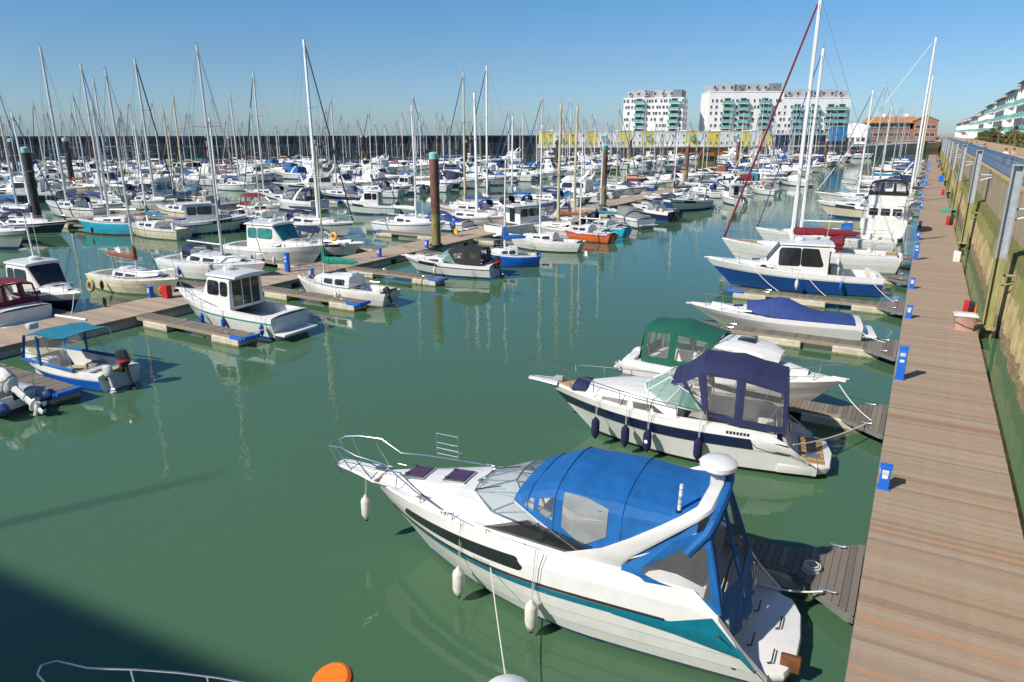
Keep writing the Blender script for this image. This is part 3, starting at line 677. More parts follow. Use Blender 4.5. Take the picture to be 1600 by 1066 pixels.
def prom_building(y0, L_, x, z, hgt, k, label):
    e = empty('promenade_building', (x, y0+L_/2, z), -math.pi/2, label, 'building', 'white seafront buildings'); D = 11
    b = MB(); b.box((0, D/2, hgt/2), (L_, D, hgt), WREND)
    for q in range(int(L_/7)+1): b.box((-L_/2+q*7 if q*7 < L_ else L_/2, -.25, hgt/2), (.5, .5, hgt), WREND)
    b.build('wall', e, 0)
    b = MB(); b.add([(-L_/2-.5, -1.4, hgt+.05), (L_/2+.5, -1.4, hgt+.05), (L_/2+.5, D+.5, hgt+.05), (-L_/2-.5, D+.5, hgt+.05), (-L_/2+2, 3, hgt+1.7), (L_/2-2, 3, hgt+1.7), (L_/2-2, D-2, hgt+1.7), (-L_/2+2, D-2, hgt+1.7)], [(3, 2, 1, 0), (0, 1, 5, 4), (1, 2, 6, 5), (2, 3, 7, 6), (3, 0, 4, 7), (4, 5, 6, 7)], SLATE if k % 2 else TERR)
    ro = b.build('roof', e, 0)
    for q in range(max(1, int(L_/14))):
        b = MB(); xx = -L_/2+7+q*14; b.rbox((xx, 2.2, hgt+.9), (1.9, 1.9, 1.8), WREND, .1); b.rings([[(xx+r_*c_, 2.2+r_*s_, hgt+zz) for c_, s_ in ((-1, -1), (1, -1), (1, 1), (-1, 1))] for r_, zz in ((1.15, 1.8), (.9, 2.1), (.4, 2.6), (.1, 3.1))], SLATE, True, True, True); b.build('turret', ro, 0)
    fl_ = int(hgt/3.1); nx = int(L_/3.5)
    for f in range(fl_):
        for i in range(nx):
            xx = -L_/2+(i+.5)*L_/nx; inst('pw%d' % (f > 2), winunit(1.7, 2.0, TURG if f > 2 else WHITEC), 'window', e, (xx, 0, f*3.1+1.6))
            if f and i % 2 == (k % 2): inst('pb', balc(3.6), 'balcony', e, (xx, -.06, f*3.1+.35))
yy = 118
for k, (L_, hh, xx) in enumerate([(42, 14.2, 18.5), (30, 14.6, 18.0), (34, 14.9, 18.4), (26, 13.6, 17.8), (40, 13.0, 18.2), (36, 12.4, 17.5), (44, 11.6, 18), (60, 10, 17), (90, 9, 16.5), (120, 9, 16)]):
    prom_building(yy, L_, xx, 6.5, hh, k, ['nearest white seafront block with turquoise balconies at the right edge', 'second white block along the promenade, grey turreted roof', 'third white block along the promenade', 'lower white block with orange-edged roof', 'long low white block in the distance', 'distant white building beyond the red awnings', 'very distant low white building', 'pale building near the far end of the promenade', 'remote pale building beyond the masts', 'farthest pale building at the end of the promenade'][k]); yy += L_+3
# ---- breakwater
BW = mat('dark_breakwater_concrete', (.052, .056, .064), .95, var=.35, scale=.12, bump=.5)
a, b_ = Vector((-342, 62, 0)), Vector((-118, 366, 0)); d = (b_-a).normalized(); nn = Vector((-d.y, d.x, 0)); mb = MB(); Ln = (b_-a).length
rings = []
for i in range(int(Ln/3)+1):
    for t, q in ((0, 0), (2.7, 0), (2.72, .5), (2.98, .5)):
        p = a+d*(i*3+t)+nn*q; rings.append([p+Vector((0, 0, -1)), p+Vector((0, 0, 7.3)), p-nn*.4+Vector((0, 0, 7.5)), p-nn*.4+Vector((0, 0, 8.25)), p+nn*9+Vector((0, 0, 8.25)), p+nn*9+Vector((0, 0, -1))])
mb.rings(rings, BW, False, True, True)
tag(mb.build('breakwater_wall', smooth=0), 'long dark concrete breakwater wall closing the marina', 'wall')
# ---- land behind the terrace
E0, E1 = dp(838, 262, 0), dp(1345, 290, 0); far0, far1 = dp(838, 1500, 0), dp(1500, 1500, 0)
mb = MB(); o_ = [E0, E1, dp(1475, 420, 0), far1, far0]
for zz, m_ in ((4.4, CONC),):
    mb.add([p+Vector((0, 0, -1)) for p in o_]+[p+Vector((0, 0, zz)) for p in o_], [(5, 6, 7, 8, 9), (0, 1, 6, 5), (1, 2, 7, 6), (4, 0, 5, 9)], CONC)
tag(mb.build('far_quay', smooth=0), kind='structure')
def face_xform(px0, d0, px1, d1, z):
    p, q = dp(px0, d0, z), dp(px1, d1, z); return p, (q-p).length, math.atan2(q.y-p.y, q.x-p.x)
# white quay deck edge
p, Ln, an = face_xform(842, 261, 1342, 289, 4.4)
e = empty('quayside_boardwalk', p, an, 'white-edged boardwalk in front of the yellow and white terrace', 'boardwalk')
b = MB(); b.box((Ln/2, -.5, .12), (Ln, 3.2, .5), WHITEC); b.build('deck', e, 0)
b = MB()
for i in range(int(Ln/2.5)): b.box((i*2.5+1, -2.0, .85), (.06, .06, 1.0), GREY)
b.box((Ln/2, -2.0, 1.36), (Ln, .06, .06), GREY); b.build('handrail', e, 0)['kind'] = 'stuff'
HOARD = mat('orange_hoarding', (.45, .19, .06), .9, var=.2)
b = MB(); b.box((Ln*.46, -1.2, -1.9), (Ln*.17, .3, 3.0), HOARD); b.build('timber_facing', e, 0)
for i in range(int(Ln/6)):
    inst('bwp', lambda: (lambda m_: (m_.tube([(0, 0, -5.2), (0, 0, -.2)], .22, BTEAK, 6), m_.build('support_pile', None))[1])(MB()), 'support_pile', e, (i*6+2, -1.7, 0))
# ---- yellow and white terrace
p, Ln, an = face_xform(846, 268, 1206, 276, 4.6); nb = 21
for i in range(nb):
    w_ = Ln/nb; yel = i in (0, 2, 4, 7, 9, 13, 15, 18, 20); hh = 5.3+(.25 if i % 3 == 1 else 0)
    q = p+Vector((math.cos(an), math.sin(an), 0))*(w_*(i+.5))
    e = empty('terrace_house', q, an, ('yellow' if yel else 'white')+' waterside terrace house, number %s from the left of the row' % ['one', 'two', 'three', 'four', 'five', 'six', 'seven', 'eight', 'nine', 'ten', 'eleven', 'twelve', 'thirteen', 'fourteen', 'fifteen', 'sixteen', 'seventeen', 'eighteen', 'nineteen', 'twenty', 'twenty-one'][i], 'house', 'yellow and white terrace houses')
    b = MB(); b.box((0, 4, hh/2), (w_-.1, 8, hh), YEL if yel else WREND); b.build('wall', e, 0)
    b = MB(); b.box((0, 4, hh+.1), (w_+.0, 8.3, .2), WREND); b.build('roof', e, 0)
    for f in range(2):
        for s in (-1, 1):
            if (i*3+f+s) % 3: inst('tw', winunit(.6, .95, WREND), 'window', e, (s*w_*.26, 0, 1.3+f*2.6))
    if i % 4 == 1: inst('tb', balc(2.0, 1.0), 'balcony', e, (0, -.05, 2.6))
# ---- apartment blocks
PENT = mat('grey_penthouse_cladding', (.40, .39, .41), .8, var=.1, scale=.4); PENTD = mat('dark_grey_cladding', (.19, .19, .21), .8)
def block(px0, px1, dep, z0, tops, side, label, balcols, dep2=None, nwin=16, seed=1):
    p, L_, an = face_xform(px0, dep, px1, dep2 or dep, z0); e = empty('apartment_block', p, an, label, 'building'); q = random.Random(seed)
    for (t0, t1, h, pent) in tops:
        b = MB(); b.box((L_*(t0+t1)/2, 9, h/2), (L_*(t1-t0)-.05, 18, h), WREND); wl_ = b.build('wall', e, 0)
        b = MB(); b.box((L_*(t0+t1)/2, 9, h+.2), (L_*(t1-t0)+.1, 18.3, .4), WREND); b.build('parapet', e, 0)
        if pent:
            b = MB(); n_ = pent; ww = L_*(t1-t0)-2
            for k in range(n_): xx = L_*t0+1+ww*(k+.5)/n_; hp = 2.7+(.35 if k % 2 else 0); b.box((xx, 9.3, h+hp/2+.41), (ww/n_-.1, 14+k % 2, hp), PENT if k % 3 != 2 else PENTD)
            ph = b.build('penthouse', e, 0)
            for k in range(int(ww/3.4)): inst('phw', winunit(1.2, 1.3, WREND), 'window', ph, (L_*t0+2.4+k*3.4, 1.75, h+1.9))
        fl_ = int(h/2.42); nx = max(3, int(nwin*(t1-t0)))
        for f in range(fl_):
            for i in range(nx):
                xx = L_*t0+(i+.5)*L_*(t1-t0)/nx; g_ = (xx/L_); bc = any(abs(g_-c_) < .02 for c_ in balcols)
                if bc:
                    inst('abw', winunit(2.3, 1.8, SLATE), 'window', e, (xx, 0, f*2.42+1.6)); inst('abb', balc(4.3, 1.7), 'balcony', e, (xx+q.choice((-.3, 0, .4)), -.06, f*2.42+.3))
                elif q.random() < .85: inst('aw%d' % (i % 2), winunit(1.0 if i % 2 else .8, 1.25, WHITEC), 'window', e, (xx+q.choice((-.4, 0, .4)), 0, f*2.42+1.5))
        if side and t1 == 1:
            for f in range(fl_):
                for i in range(5):
                    inst('aw1', winunit(1.0, 1.25, WHITEC), 'window', e, (L_-.02, 2+i*3.4, f*2.42+1.5), math.pi/2)
    return e, L_
block(972, 1064, 311, 6.0, [(0, 1, 17.0, 6)], True, 'left white apartment block with grey top storey and green balconies', (.28, .47, .64, .87), dep2=303, nwin=17, seed=3)
block(1103, 1322, 305, 6.0, [(0, .53, 19.3, 6), (.53, 1, 16.9, 5)], False, 'long white apartment block with grey penthouses and stacked green balconies', (.115, .25, .385, .62, .74, .93, .85), dep2=301, nwin=27, seed=4)
p, L_, an = face_xform(1206, 278, 1322, 288, 4.6); e = empty('shop_arcade', p, an, 'dark glazed ground-floor arcade below the long white block', 'building')
b = MB(); b.box((L_/2, 3, 2.0), (L_, 6, 4.0), mat('purple_grey_arcade', (.10, .09, .12), .6)); b.build('wall', e, 0); b = MB(); b.box((L_/2, 2.6, 4.15), (L_+1, 8, .3), WREND); b.build('canopy', e, 0)
for i in range(16): inst('arc', winunit(3.0, 2.4, PENT), 'window', e, ((i+.5)*L_/16, 0, 1.6))
p, L_, an = face_xform(1293, 283, 1318, 285, 4.6); e = empty('blue_mural_panel', p, an, 'bright blue patterned hoarding at the foot of the long white block', 'hoarding'); b = MB(); b.box((L_/2, -.6, 4.4), (L_, .5, 5.4), mat('blue_mural', (.02, .16, .42), .6, var=.5, scale=.8, col2=(.12, .40, .60))); b.build('board', e, 0)
p, L_, an = face_xform(1318, 350, 1352, 345, 4.4); e = empty('pale_tent_building', p, an, 'pale curved-roof building between the white block and the brick building', 'building'); b = MB(); b.rings([[(x, y, z) for y, z in ((0, 0), (0, 5.5+1.5*math.cos((x/L_-.3)*2)), (10, 8+1.5*math.cos((x/L_-.3)*2)), (20, 5), (20, 0))] for x in [L_*i/8 for i in range(9)]], WREND, False, True, True); b.build('shell', e, 0)
for i in range(4): inst('pt', winunit(1.5, 1.8, SLATE), 'window', e, (L_*(i+.5)/4, -.02, 2))
# ---- brick building with orange roof
p, L_, an = face_xform(1342, 425, 1462, 412, 5.0); e = empty('brick_pub', p, an, 'long orange brick building with a rusty orange hipped roof', 'building')
b = MB(); b.box((L_/2, 8, 3.2), (L_, 16, 6.4), BRICK); b.box((L_*.84, 7, 5.5), (L_*.3, 17, 11), BRICK)
b.add([(L_*.69, -1.5, 11), (L_*.99, -1.5, 11), (L_*.84, -1.5, 13.3), (L_*.69, 15.5, 11), (L_*.99, 15.5, 11), (L_*.84, 15.5, 13.3)], [(0, 1, 2), (5, 4, 3)], BRICK); b.build('wall', e, 0)
b = MB(); b.box((L_*.36, 7, 8.2), (L_*.58, 13, 3.4), mat('dark_gallery', (.10, .08, .07), .6)); b.build('gallery', e, 0)
b = MB(); b.add([(L_*.03, -1.2, 9.7), (L_*.72, -1.2, 9.7), (L_*.72, 16, 9.7), (L_*.03, 16, 9.7), (L_*.1, 7, 13.4), (L_*.72, 7, 13.4)], [(3, 2, 1, 0), (0, 1, 5, 4), (2, 3, 4, 5), (3, 0, 4), (1, 2, 5)], TERR)
b.add([(L_*.67, -2, 10.8), (L_*.84, -2, 13.5), (L_*1.01, -2, 10.8), (L_*.67, 16, 10.8), (L_*.84, 16, 13.5), (L_*1.01, 16, 10.8)], [(0, 1, 4, 3), (1, 2, 5, 4)], TERR); ro = b.build('roof', e, 0)
for t in (.3, .6): b = MB(); b.box((L_*t, 7, 14.0), (2.2, 1.6, 1.6), WREND); b.build('vent', ro, 0)
for i in range(9): inst('bw2', winunit(2.6, 1.9, WREND), 'window', e, (L_*(.07+i*.07), 0, 3.4))
for i in range(9): inst('bw3', winunit(2.9, 1.9, WREND), 'window', e, (L_*(.1+i*.062), .48, 8.2))
for i in range(4): inst('bw2', winunit(2.6, 1.9, WREND), 'window', e, (L_*(.74+i*.065), -1.5, 3.4)); inst('bw2', winunit(2.6, 1.9, WREND), 'window', e, (L_*(.74+i*.065), -1.5, 7.6))
# ---- footbridge and the shade-toned quay below it
p, L_, an = face_xform(1322, 345, 1452, 380, 0); e = empty('footbridge', p, an, 'white-railed footbridge crossing the far end of the basin', 'bridge')
b = MB(); b.box((L_/2, 1.5, 5.4), (L_, 3, .5), WREND); b.build('deck', e, 0); b = MB(); b.box((L_/2, 0, 6.9), (L_, .08, .1), WREND)
for i in range(int(L_/2)): b.box((i*2+.5, 0, 6.2), (.08, .08, 1.3), WREND)
b.build('handrail', e, 0)['kind'] = 'stuff'
for t in (.03, .5, .97): b = MB(); b.box((L_*t, 1.5, 2.4), (.9, 2.4, 5.6), CONC); b.build('pier', e, 0)
mb = MB(); q = [dp(1345, 395, 0), dp(1455, 425, 0), dp(1475, 800, 0), dp(1345, 800, 0)]; mb.add([v+Vector((0, 0, -1)) for v in q]+[v+Vector((0, 0, 4.8)) for v in q], [(4, 5, 6, 7), (0, 1, 5, 4), (1, 2, 6, 5), (3, 0, 4, 7)], mat('shade_toned_quay', (.03, .045, .035), .9)); tag(mb.build('end_quay', smooth=0), kind='structure')  # shade under the bridge is put into this wall's dark base colour
# ---- quayside terminal behind the camera on the left, whose shade falls on the water
e = empty('harbour_office', (-31, -31, 0), R(4), 'tall harbour building on piles beyond the left foreground', 'building')
b = MB(); b.box((-20, 0, 12.5), (60, 24, 23), WREND); b.build('wall', e, 0)
b = MB(); b.box((-20, 0, .3), (64, 30, 1.2), CONC); b.build('podium', e, 0)
for f in range(6):
    for i in range(14): inst('hw', winunit(2.4, 1.8, SLATE), 'window', e, (-47+i*4, 12.0, 4.5+f*3.2), math.pi)

b = MB(); b.tube([(-2.4, 10.6, 24), (-2.4, 10.6, 31)], .10, STEEL, 8, .05); b.build('flagpole', e)
b = MB(); b.tube([(-30, 11, 25.1), (9, 11, 25.1)], .03, STEEL, 6); [b.tube([(x_, 11, 24), (x_, 11, 25.1)], .03, STEEL, 5) for x_ in range(-30, 10, 3)]; b.build('shadow_line_rail', e)  # unseen rail, added for the faint shadow line it throws on the water
# ------------------------------------------------------------------ pontoons and piles on the left
RUST = mat('rusty_pile_steel', (.15, .075, .05), .9, var=.45, scale=1.4, bump=.5, col2=(.075, .03, .022), stretch=(1, 1, .5)); PALG = mat('algae_pile_foot', (.20, .20, .07), .9, var=.35, scale=1.6, col2=(.12, .06, .02), stretch=(2, 2, .5)); DKP = mat('dark_pile_steel', (.035, .028, .028), .8, var=.3, scale=1.5)
def pile(x, y, h, r, label, cap='green', dark=False, lamp=False):
    e = empty('mooring_pile', (x, y, 0), 0, label, 'pile', 'steel mooring piles')
    b = MB(); n = 12
    b.lathe((0, 0, 0), [(r, h*.42), (r, h)], DKP if dark else RUST, n); b.build('shaft', e)
    b = MB(); b.lathe((0, 0, 0), [(r*1.003, -.6), (r*1.003, h*.42)], PALG if not dark else DKP, n); b.build('algae_stained_foot', e)
    b = MB(); b.lathe((0, 0, 0), [(r*1.06, h-.02), (r*1.06, h+.42), (r*.9, h+.5), (.05, h+.56)], LANTERNG if cap == 'green' else mat('pale_green_cap', (.25, .50, .42), .6) if cap == 'pale' else mat('grey_cap', (.5, .5, .48), .6), n); b.build('cap', e)
    b = MB(); b.torus((0, 0, .62), r*1.3, .09, BLACK, n=14); b.build('pile_guide', e)
    return e
for (px, py), zz, h, cap, dk, r, lb in [((682, 385), .5, 7.55, 'pale', 0, .38, 'rust-brown pile with pale green cap behind the black-canopied boat'), ((942, 323), .5, 7.5, 'green', 0, .38, 'brown pile with bright green cap right of centre'), ((1071, 288), .5, 7.2, 'grey', 0, .37, 'brown pile below the left apartment block'), ((1150, 267), .5, 7.4, 'grey', 0, .4, 'pile in front of the long white block'), ((1207, 252), .5, 7.4, 'grey', 0, .4, 'far pile left of the tall white masts'), ((1288, 258), .5, 7.2, 'grey', 0, .37, 'brown pile with yellow-green foot near the far end of the left boats'),
        ((62, 353), .5, 7.7, 'pale', 1, .38, 'dark pile with pale cap near the left edge'), ((497, 300), .5, 7.9, 'grey', 0, .40, 'brown pile behind the tall white mast'), ((728, 276), .5, 7.5, 'grey', 1, .4, 'dark pile right of the rust-brown pile'), ((870, 262), .5, 7.6, 'grey', 1, .4, 'thin dark pile left of the green-capped pile'),
        ((115, 296), .4, 8.2, 'grey', 1, .45, 'dark leaning-looking pile among the boats at left'), ((362, 262), .4, 8, 'grey', 1, .45, 'dark pile in the third row behind white cruisers'), ((30, 290), .4, 8, 'grey', 1, .45, 'dark pile close to the left edge in the third row'), ((567, 252), .4, 8, 'grey', 0, .5, 'brown pile far behind, left of centre'), ((575, 250), .4, 8, 'grey', 1, .45, 'twin pile beside the far brown one'), ((650, 245), .4, 8, 'grey', 1, .45, 'small dark pile in front of the breakwater'), ((984, 258), .4, 7.6, 'grey', 0, .4, 'brown pile left of the big white motor yacht'), ((1055, 246), .4, 7.6, 'grey', 1, .4, 'dark pile behind the grey-capped brown pile')]:
    p = at(px, py, zz); pile(p.x, p.y, h, r, lb, cap, dk)
PON = [plank_mat('pontoon_plank_a', (.42, .325, .235)), plank_mat('pontoon_plank_b', (.39, .30, .22)), plank_mat('pontoon_plank_c', (.46, .345, .245)), plank_mat('pontoon_plank_d', (.35, .265, .20))]
def walkway(x, w_, y0, y1, label, fine=False):
    e = empty('pontoon_walkway', (x, y0, 0), 0, label, 'pontoon'); L_ = y1-y0
    b = MB()
    for s in (-1, 1): b.box((s*(w_/2-.04), L_/2, .4), (.08, L_, .2), mat('pontoon_side_timber', (.27, .225, .16)))
    b.build('frame', e, 0); b = MB(); k = 0; yy = .1
    st = .3 if fine else 1.2
    while yy < L_: b.box((0, yy, .5), (w_-.02, st-.012, .04), PON[rnd.randrange(4)]); yy += st
    b.build('planking', e, 0)['kind'] = 'stuff'; b = MB()
    for i in range(int(L_/5)): b.rbox((0, i*5+2.4, .12), (w_-.1, 4.3, .46), FLOAT, .05)
    b.build('float', e, 0)['kind'] = 'stuff'
P1X, P2X, P3X, P4X, P5X, P6X = -36.0, -80.5, -127, -172, -214, -252
walkway(P1X, 3.3, 2, 300, 'near left pontoon walkway running from the left edge towards the apartment blocks', True)
for x, y0, y1, nme in ((P2X, 22, 235, 'second'), (P3X, 50, 215, 'third'), (P4X, 75, 190, 'fourth'), (P5X, 100, 175, 'fifth'), (P6X, 110, 160, 'farthest')): walkway(x, 2.6, y0, y1, nme+' pontoon walkway, mostly hidden behind its boats')
LF = [13.0, 21.35, 29.2, 36.9]
ll = ['finger pontoon with blue corner beside the open blue boat', 'finger pontoon with blue corner in front of the white pilothouse boat', 'finger pontoon in front of the green-sailed small cruiser', 'finger pontoon in front of the black-canopied boat']
for i, yy in enumerate(LF):
    e = finger(P1X+1.65, P1X+9.7, yy, True, ll[i], 'finger pontoons off the near left walkway', gus=0, floats=2); cleat(e, 6.8, -.3, .48); cleat(e, 3, .3, .48)
for k in range(30): finger(P1X+1.65, P1X+9.4, 45+k*8.4, False, 'FPLOC near', 'finger pontoons between the packed boats', gus=0, floats=2)
for k in range(30): finger(P1X-1.65, P1X-9.4, 11+k*8.4, False, 'FPLOC far', 'finger pontoons between the packed boats', gus=0, floats=2)
for k in range(14): finger(P2X+1.3, P2X+10, 33+k*8.4, False, 'FPLOC second', 'finger pontoons between the packed boats', gus=0, floats=2)
for (px, py), t, lb in [((450, 425), 1, 'tall blue pedestal on the left walkway beside the teal-windowed cruiser'), ((487, 436), 0, 'short blue pedestal beside the green sail cover'), ((593, 402), 0, 'short blue pedestal on the left walkway'), ((667, 388), 0, 'small blue pedestal at the foot of the rust-brown pile')]:
    p = at(px, py, .5); pedestal(t, lb, 'pedestals on the left walkway', p.x, p.y)
p = at(262, 466, .5); e = empty('fire_point', (p.x, p.y, .5), 0, 'red hose cabinet on the left walkway', 'cabinet'); b = MB(); b.rbox((0, 0, .38), (.5, .35, .75), REDP, .03); b.build('body', e); b = MB(); b.torus((-.3, 0, .42), .24, .05, ORANGEP, Matrix.Rotation(R(90), 3, 'Y')); b.build('hose_ring', e)
p = at(252, 468, .5); pedestal(0, 'short blue pedestal beside the red hose cabinet', 'pedestals on the left walkway', p.x-.9, p.y)

# ------------------------------------------------------------------ generic boats
YROWS = [(-1, 0), (-.3, .42), (.02, .80), (.14, .86), (.5, .95), (.82, .995), (.90, 1.0), (1, 1)]
def sloop(name='sailing_yacht', L=9.5, B=3.0, hull=HULLV, stripe=STRV, cover=CANV, genoa=CANV, hood=CANV, mh=12.5, mastm=MSTV, zb=1.35, zs=1.0, boot=None, far=False, teak=False, wind=True, mizzen=False, mast_r=.09, mx=.58, boomcov=True, wheel=True, transom='in', antif=ANTIK, glass=GLASS, hood_on=True, deckm=None, cabh=.42, boomrot=0, gr=.07, covr=1.0):
    e = empty(name); n = 9 if far else 14
    rows = [(-1, 0), (-.3, .42), (.03, .80), (.12, .85), (.5, .95), (.80, .995), (.88, 1.0), (1, 1)]
    H = mkhull(L, B, zb, zs, rake=L*.11, sw=.62, rows=rows, phi=2.3, plo=1.75, n=n, spring=.06, tr=-.35, tm=.45, draft=.6)
    b = MB(); H.mesh(b, [antif, antif, boot or stripe, hull, hull, stripe if boot is None else hull, hull], cap0=True, capmat=hull)
    xs = [L*t for t in ((0, .12, .3, .45, .6, .75, .88, .96, .995) if not far else (0, .3, .6, .85, .99))]
    ck = (L*.06, L*.33, B*.27, zs-.38)
    D = mkdeck(H, xs, cockpit=None if far else ck, crown=.05, toe=.035); dm = deckm or (TEAK if teak else DECKG)
    zd = zs+.08
    S = [(L*.325, B*.33, zd, B*.28, zd+cabh+.05), (L*.34, B*.34, zd, B*.29, zd+cabh+.08), (L*.45, B*.36, zd+.0, B*.30, zd+cabh+.06), (L*.58, B*.33, zd+.05, B*.27, zd+cabh), (L*.68, B*.27, zd+.1, B*.2, zd+cabh-.02), (L*.78, B*.12, zd+.2, B*.08, zd+.27)]
    T = house(S, r=.08)
    if far:
        D.mesh(b, dm); T.mesh(b, WHITE, cap0=True)
        for s in (1, -1): patch(b, T, [(L*.37, .5), (L*.62, .5)], [(L*.37, 1.5), (L*.6, 1.5)], s, .01, glass)
    else:
        b.build('hull', e); b = MB(); D.mesh(b, [WHITE, WHITE, WHITE, dm]); b.build('deck', e)
        b = MB(); T.mesh(b, WHITE, cap0=True); co = b.build('coachroof', e)
        for s in (1, -1):
            window(T, L*.37, L*.47, .45, 1.6, s, co, glass, n=4, frame=.02); window(T, L*.5, L*.6, .45, 1.6, s, co, glass, n=4, frame=.02)
        b = MB(); b.rbox((L*.62, 0, zd+cabh+.07), (.5, .5, .05), GLASS, .02); b.build('hatch', co); b = MB(); b.rbox((L*.82, 0, zd+.2), (.45, .45, .07), GLASS, .02); b.build('hatch', co)
        b = MB(); b.box((L*.33, 0, zd+.05), (.03, .6, .55), BTEAK); b.rbox((L*.39, 0, zd+cabh+.16), (.75, .66, .06), WHITE, .02); b.build('companionway', co)
    # rig
    m = MB() if not far else b; mxx = L*mx; mb0 = zd+cabh*.9
    m.tube([(mxx, 0, mb0-.2), (mxx-.02, 0, mh*.5), (mxx-.10, 0, mh)], mast_r, mastm, 8, mast_r*.75, flat=1.25 if not far else 1)
    sp = [mh*.52] if mh < 13 else [mh*.38, mh*.67]
    for z in sp: m.tube([(mxx-.05, -B*.33, z+.05), (mxx, 0, z), (mxx-.05, B*.33, z+.05)], .025, mastm, 4)
    m.tube([(mxx-.1, 0, mh), (mxx-.12, .02, mh+.45)], .012, WIRE, 3); m.tube([(mxx-.35, 0, mh+.08), (mxx+.05, 0, mh+.1)], .014, WIRE, 3)
    if not far: m.build('mast', e); m = MB()
    bz = mb0+.75; bl = L*min(.36, max(.12, mx-.09)); ang = boomrot
    be = Vector((mxx-bl*math.cos(ang), bl*math.sin(ang), bz+.05))
    m.tube([(mxx-.05, 0, bz), be], .055, mastm, 6)
    if not far: m.build('boom', e); m = MB()
    if boomcov:
        pts = [lerp(Vector((mxx-.02, 0, bz)), be, t) for t in (0, .02, .12, .35, .65, .95, 1.02)]; rs = [q_*covr for q_ in (.10, .17, .16, .15, .13, .10, .05)]
        k = 8; rg = []
        for i, (p, r_) in enumerate(zip(pts, rs)):
            rg.append([p+Vector((0, r_*.75*math.cos(2*math.pi*j/k), r_*1.1*math.sin(2*math.pi*j/k)+.1+(.03*math.sin(i*2.3)))) for j in range(k)])
        m.rings(rg, cover, True, True, True)
        m.rings([[Vector((mxx-.02+a, c, z)) for a, c in ((.13, 0), (.07, .11), (-.14, .08), (-.18, 0), (-.14, -.08), (.07, -.11))] for z in (bz-.05, bz+.5)]+[[Vector((mxx-.03+a, c, bz+.9)) for a, c in ((.1, 0), (.05, .08), (-.08, .06), (-.1, 0), (-.08, -.06), (.05, -.08))]], cover, True, True, True)
        if not far: m.build('sail_cover', e)
    if not far: m = MB()
    by, zc = B*.46, zs+.1; wr = .011 if not far else .02
    tops = Vector((mxx-.09, 0, mh-.1))
    for s in (1, -1):
        c = H.P(mxx-.15, H.k-1, s); y = abs(c.y)*.93*s
        if far: m.tube([(mxx-.15, y, c.z), tops], wr, WIRE, 3)
        else:
            pts = [(mxx-.15, y, c.z)]+[(mxx-.05, B*.33*s, z+.05) for z in sp]+[tops]; m.tube(pts, wr, WIRE, 4)
            m.tube([(mxx+.35, y, c.z), (mxx, 0, sp[0])], wr, WIRE, 4); m.tube([(mxx-.6, y, c.z), (mxx, 0, sp[0])], wr, WIRE, 4)
    m.tube([(.05, 0, zs+.1), tops], wr, WIRE, 3)
    bow = Vector((L*.985, 0, zb+.15))
    if genoa: 
        if not far: m.build('rigging', e); m = MB()
        top2 = lerp(bow, tops, .97); m.tube([bow, lerp(bow, top2, .02), lerp(bow, top2, .06), lerp(bow, top2, .9), top2], gr, genoa, 6, gr*.55)
        m.lathe(bow, [(.09, -.02), (.10, .1)], BLACK, 8)
        if not far: m.build('furled_genoa', e)
    else:
        m.tube([bow, tops], wr, WIRE, 3)
        if not far: m.build('rigging', e)
    if not far:
        rail(e, H, L*.06, L*.86, .55, .55, posts=7, mid=True, n=10, r=.012)
        rail(e, H, L*.86, L*.97, .55, .62, posts=2, bow=(L*1.01, zb+.62, .12), name='pulpit', n=3, r=.016)
        b = MB()
        for s in (1, -1): b.tube([(L*.1, B*.30*s, zs+.62), (.08, B*.27*s, zs+.62), (.02, 0, zs+.62)], .016, STEEL, 5); b.tube([(.08, B*.27*s, zs), (.08, B*.27*s, zs+.62)], .016, STEEL, 5)
        b.build('pushpit', e)
        if hood_on and hood:
            b = MB(); x0, x1 = L*.30, L*.42; z0, z1 = zd+cabh*.4, zd+cabh+.62; w_ = B*.31
            g = []
            for x, zt, ww in ((x0-.15, z1, w_), (x0+.1, z1+.05, w_), (lerp(x0, x1, .55), z1-.12, w_*.97), (x1, zd+cabh+.12, w_*.86)):
                g.append([Vector((x, ww*c, lerp(z0, zt, q))) for c, q in ((-1, 0), (-1, .55), (-.88, .88), (-.5, 1), (0, 1.04), (.5, 1), (.88, .88), (1, .55), (1, 0))])
            b.rings(g[:3], hood, False); b.rings([[p+Vector((0, 0, -.01)) for p in q] for q in g[:3]], hood, False); ho = b.build('sprayhood', e)
            b = MB(); b.rings(g[2:], CLEAR, False); b.build('hood_window', ho)
        if wheel:
            b = MB(); b.torus((L*.13, 0, zs+.35), .33, .018, STEEL, Matrix.Rotation(R(80), 3, 'Y')); b.rbox((L*.15, 0, zs), (.22, .26, .8), WHITE, .04)
            for k in range(3): a = k*math.pi/3; b.tube([(L*.13, .32*math.cos(a), zs+.35+.32*math.sin(a)), (L*.13, -.32*math.cos(a), zs+.35-.32*math.sin(a))], .01, STEEL, 4)
            b.build('steering_wheel', e)
        b = MB(); b.box((-.12, 0, zs*.35), (.28, .05, zs*1.1), WHITE); b.build('rudder', e, 0)
    else: b.build('boat', e); e2 = e; ch = e.children[0]; ch.parent = None; ch.name = name; bpy.data.objects.remove(e); return ch
    e['L'] = L
    return e
MROWS = [(-1, 0), (.04, .82), (.16, .86), (.58, .955), (.72, .985), (.80, 1.0), (1, .985)]
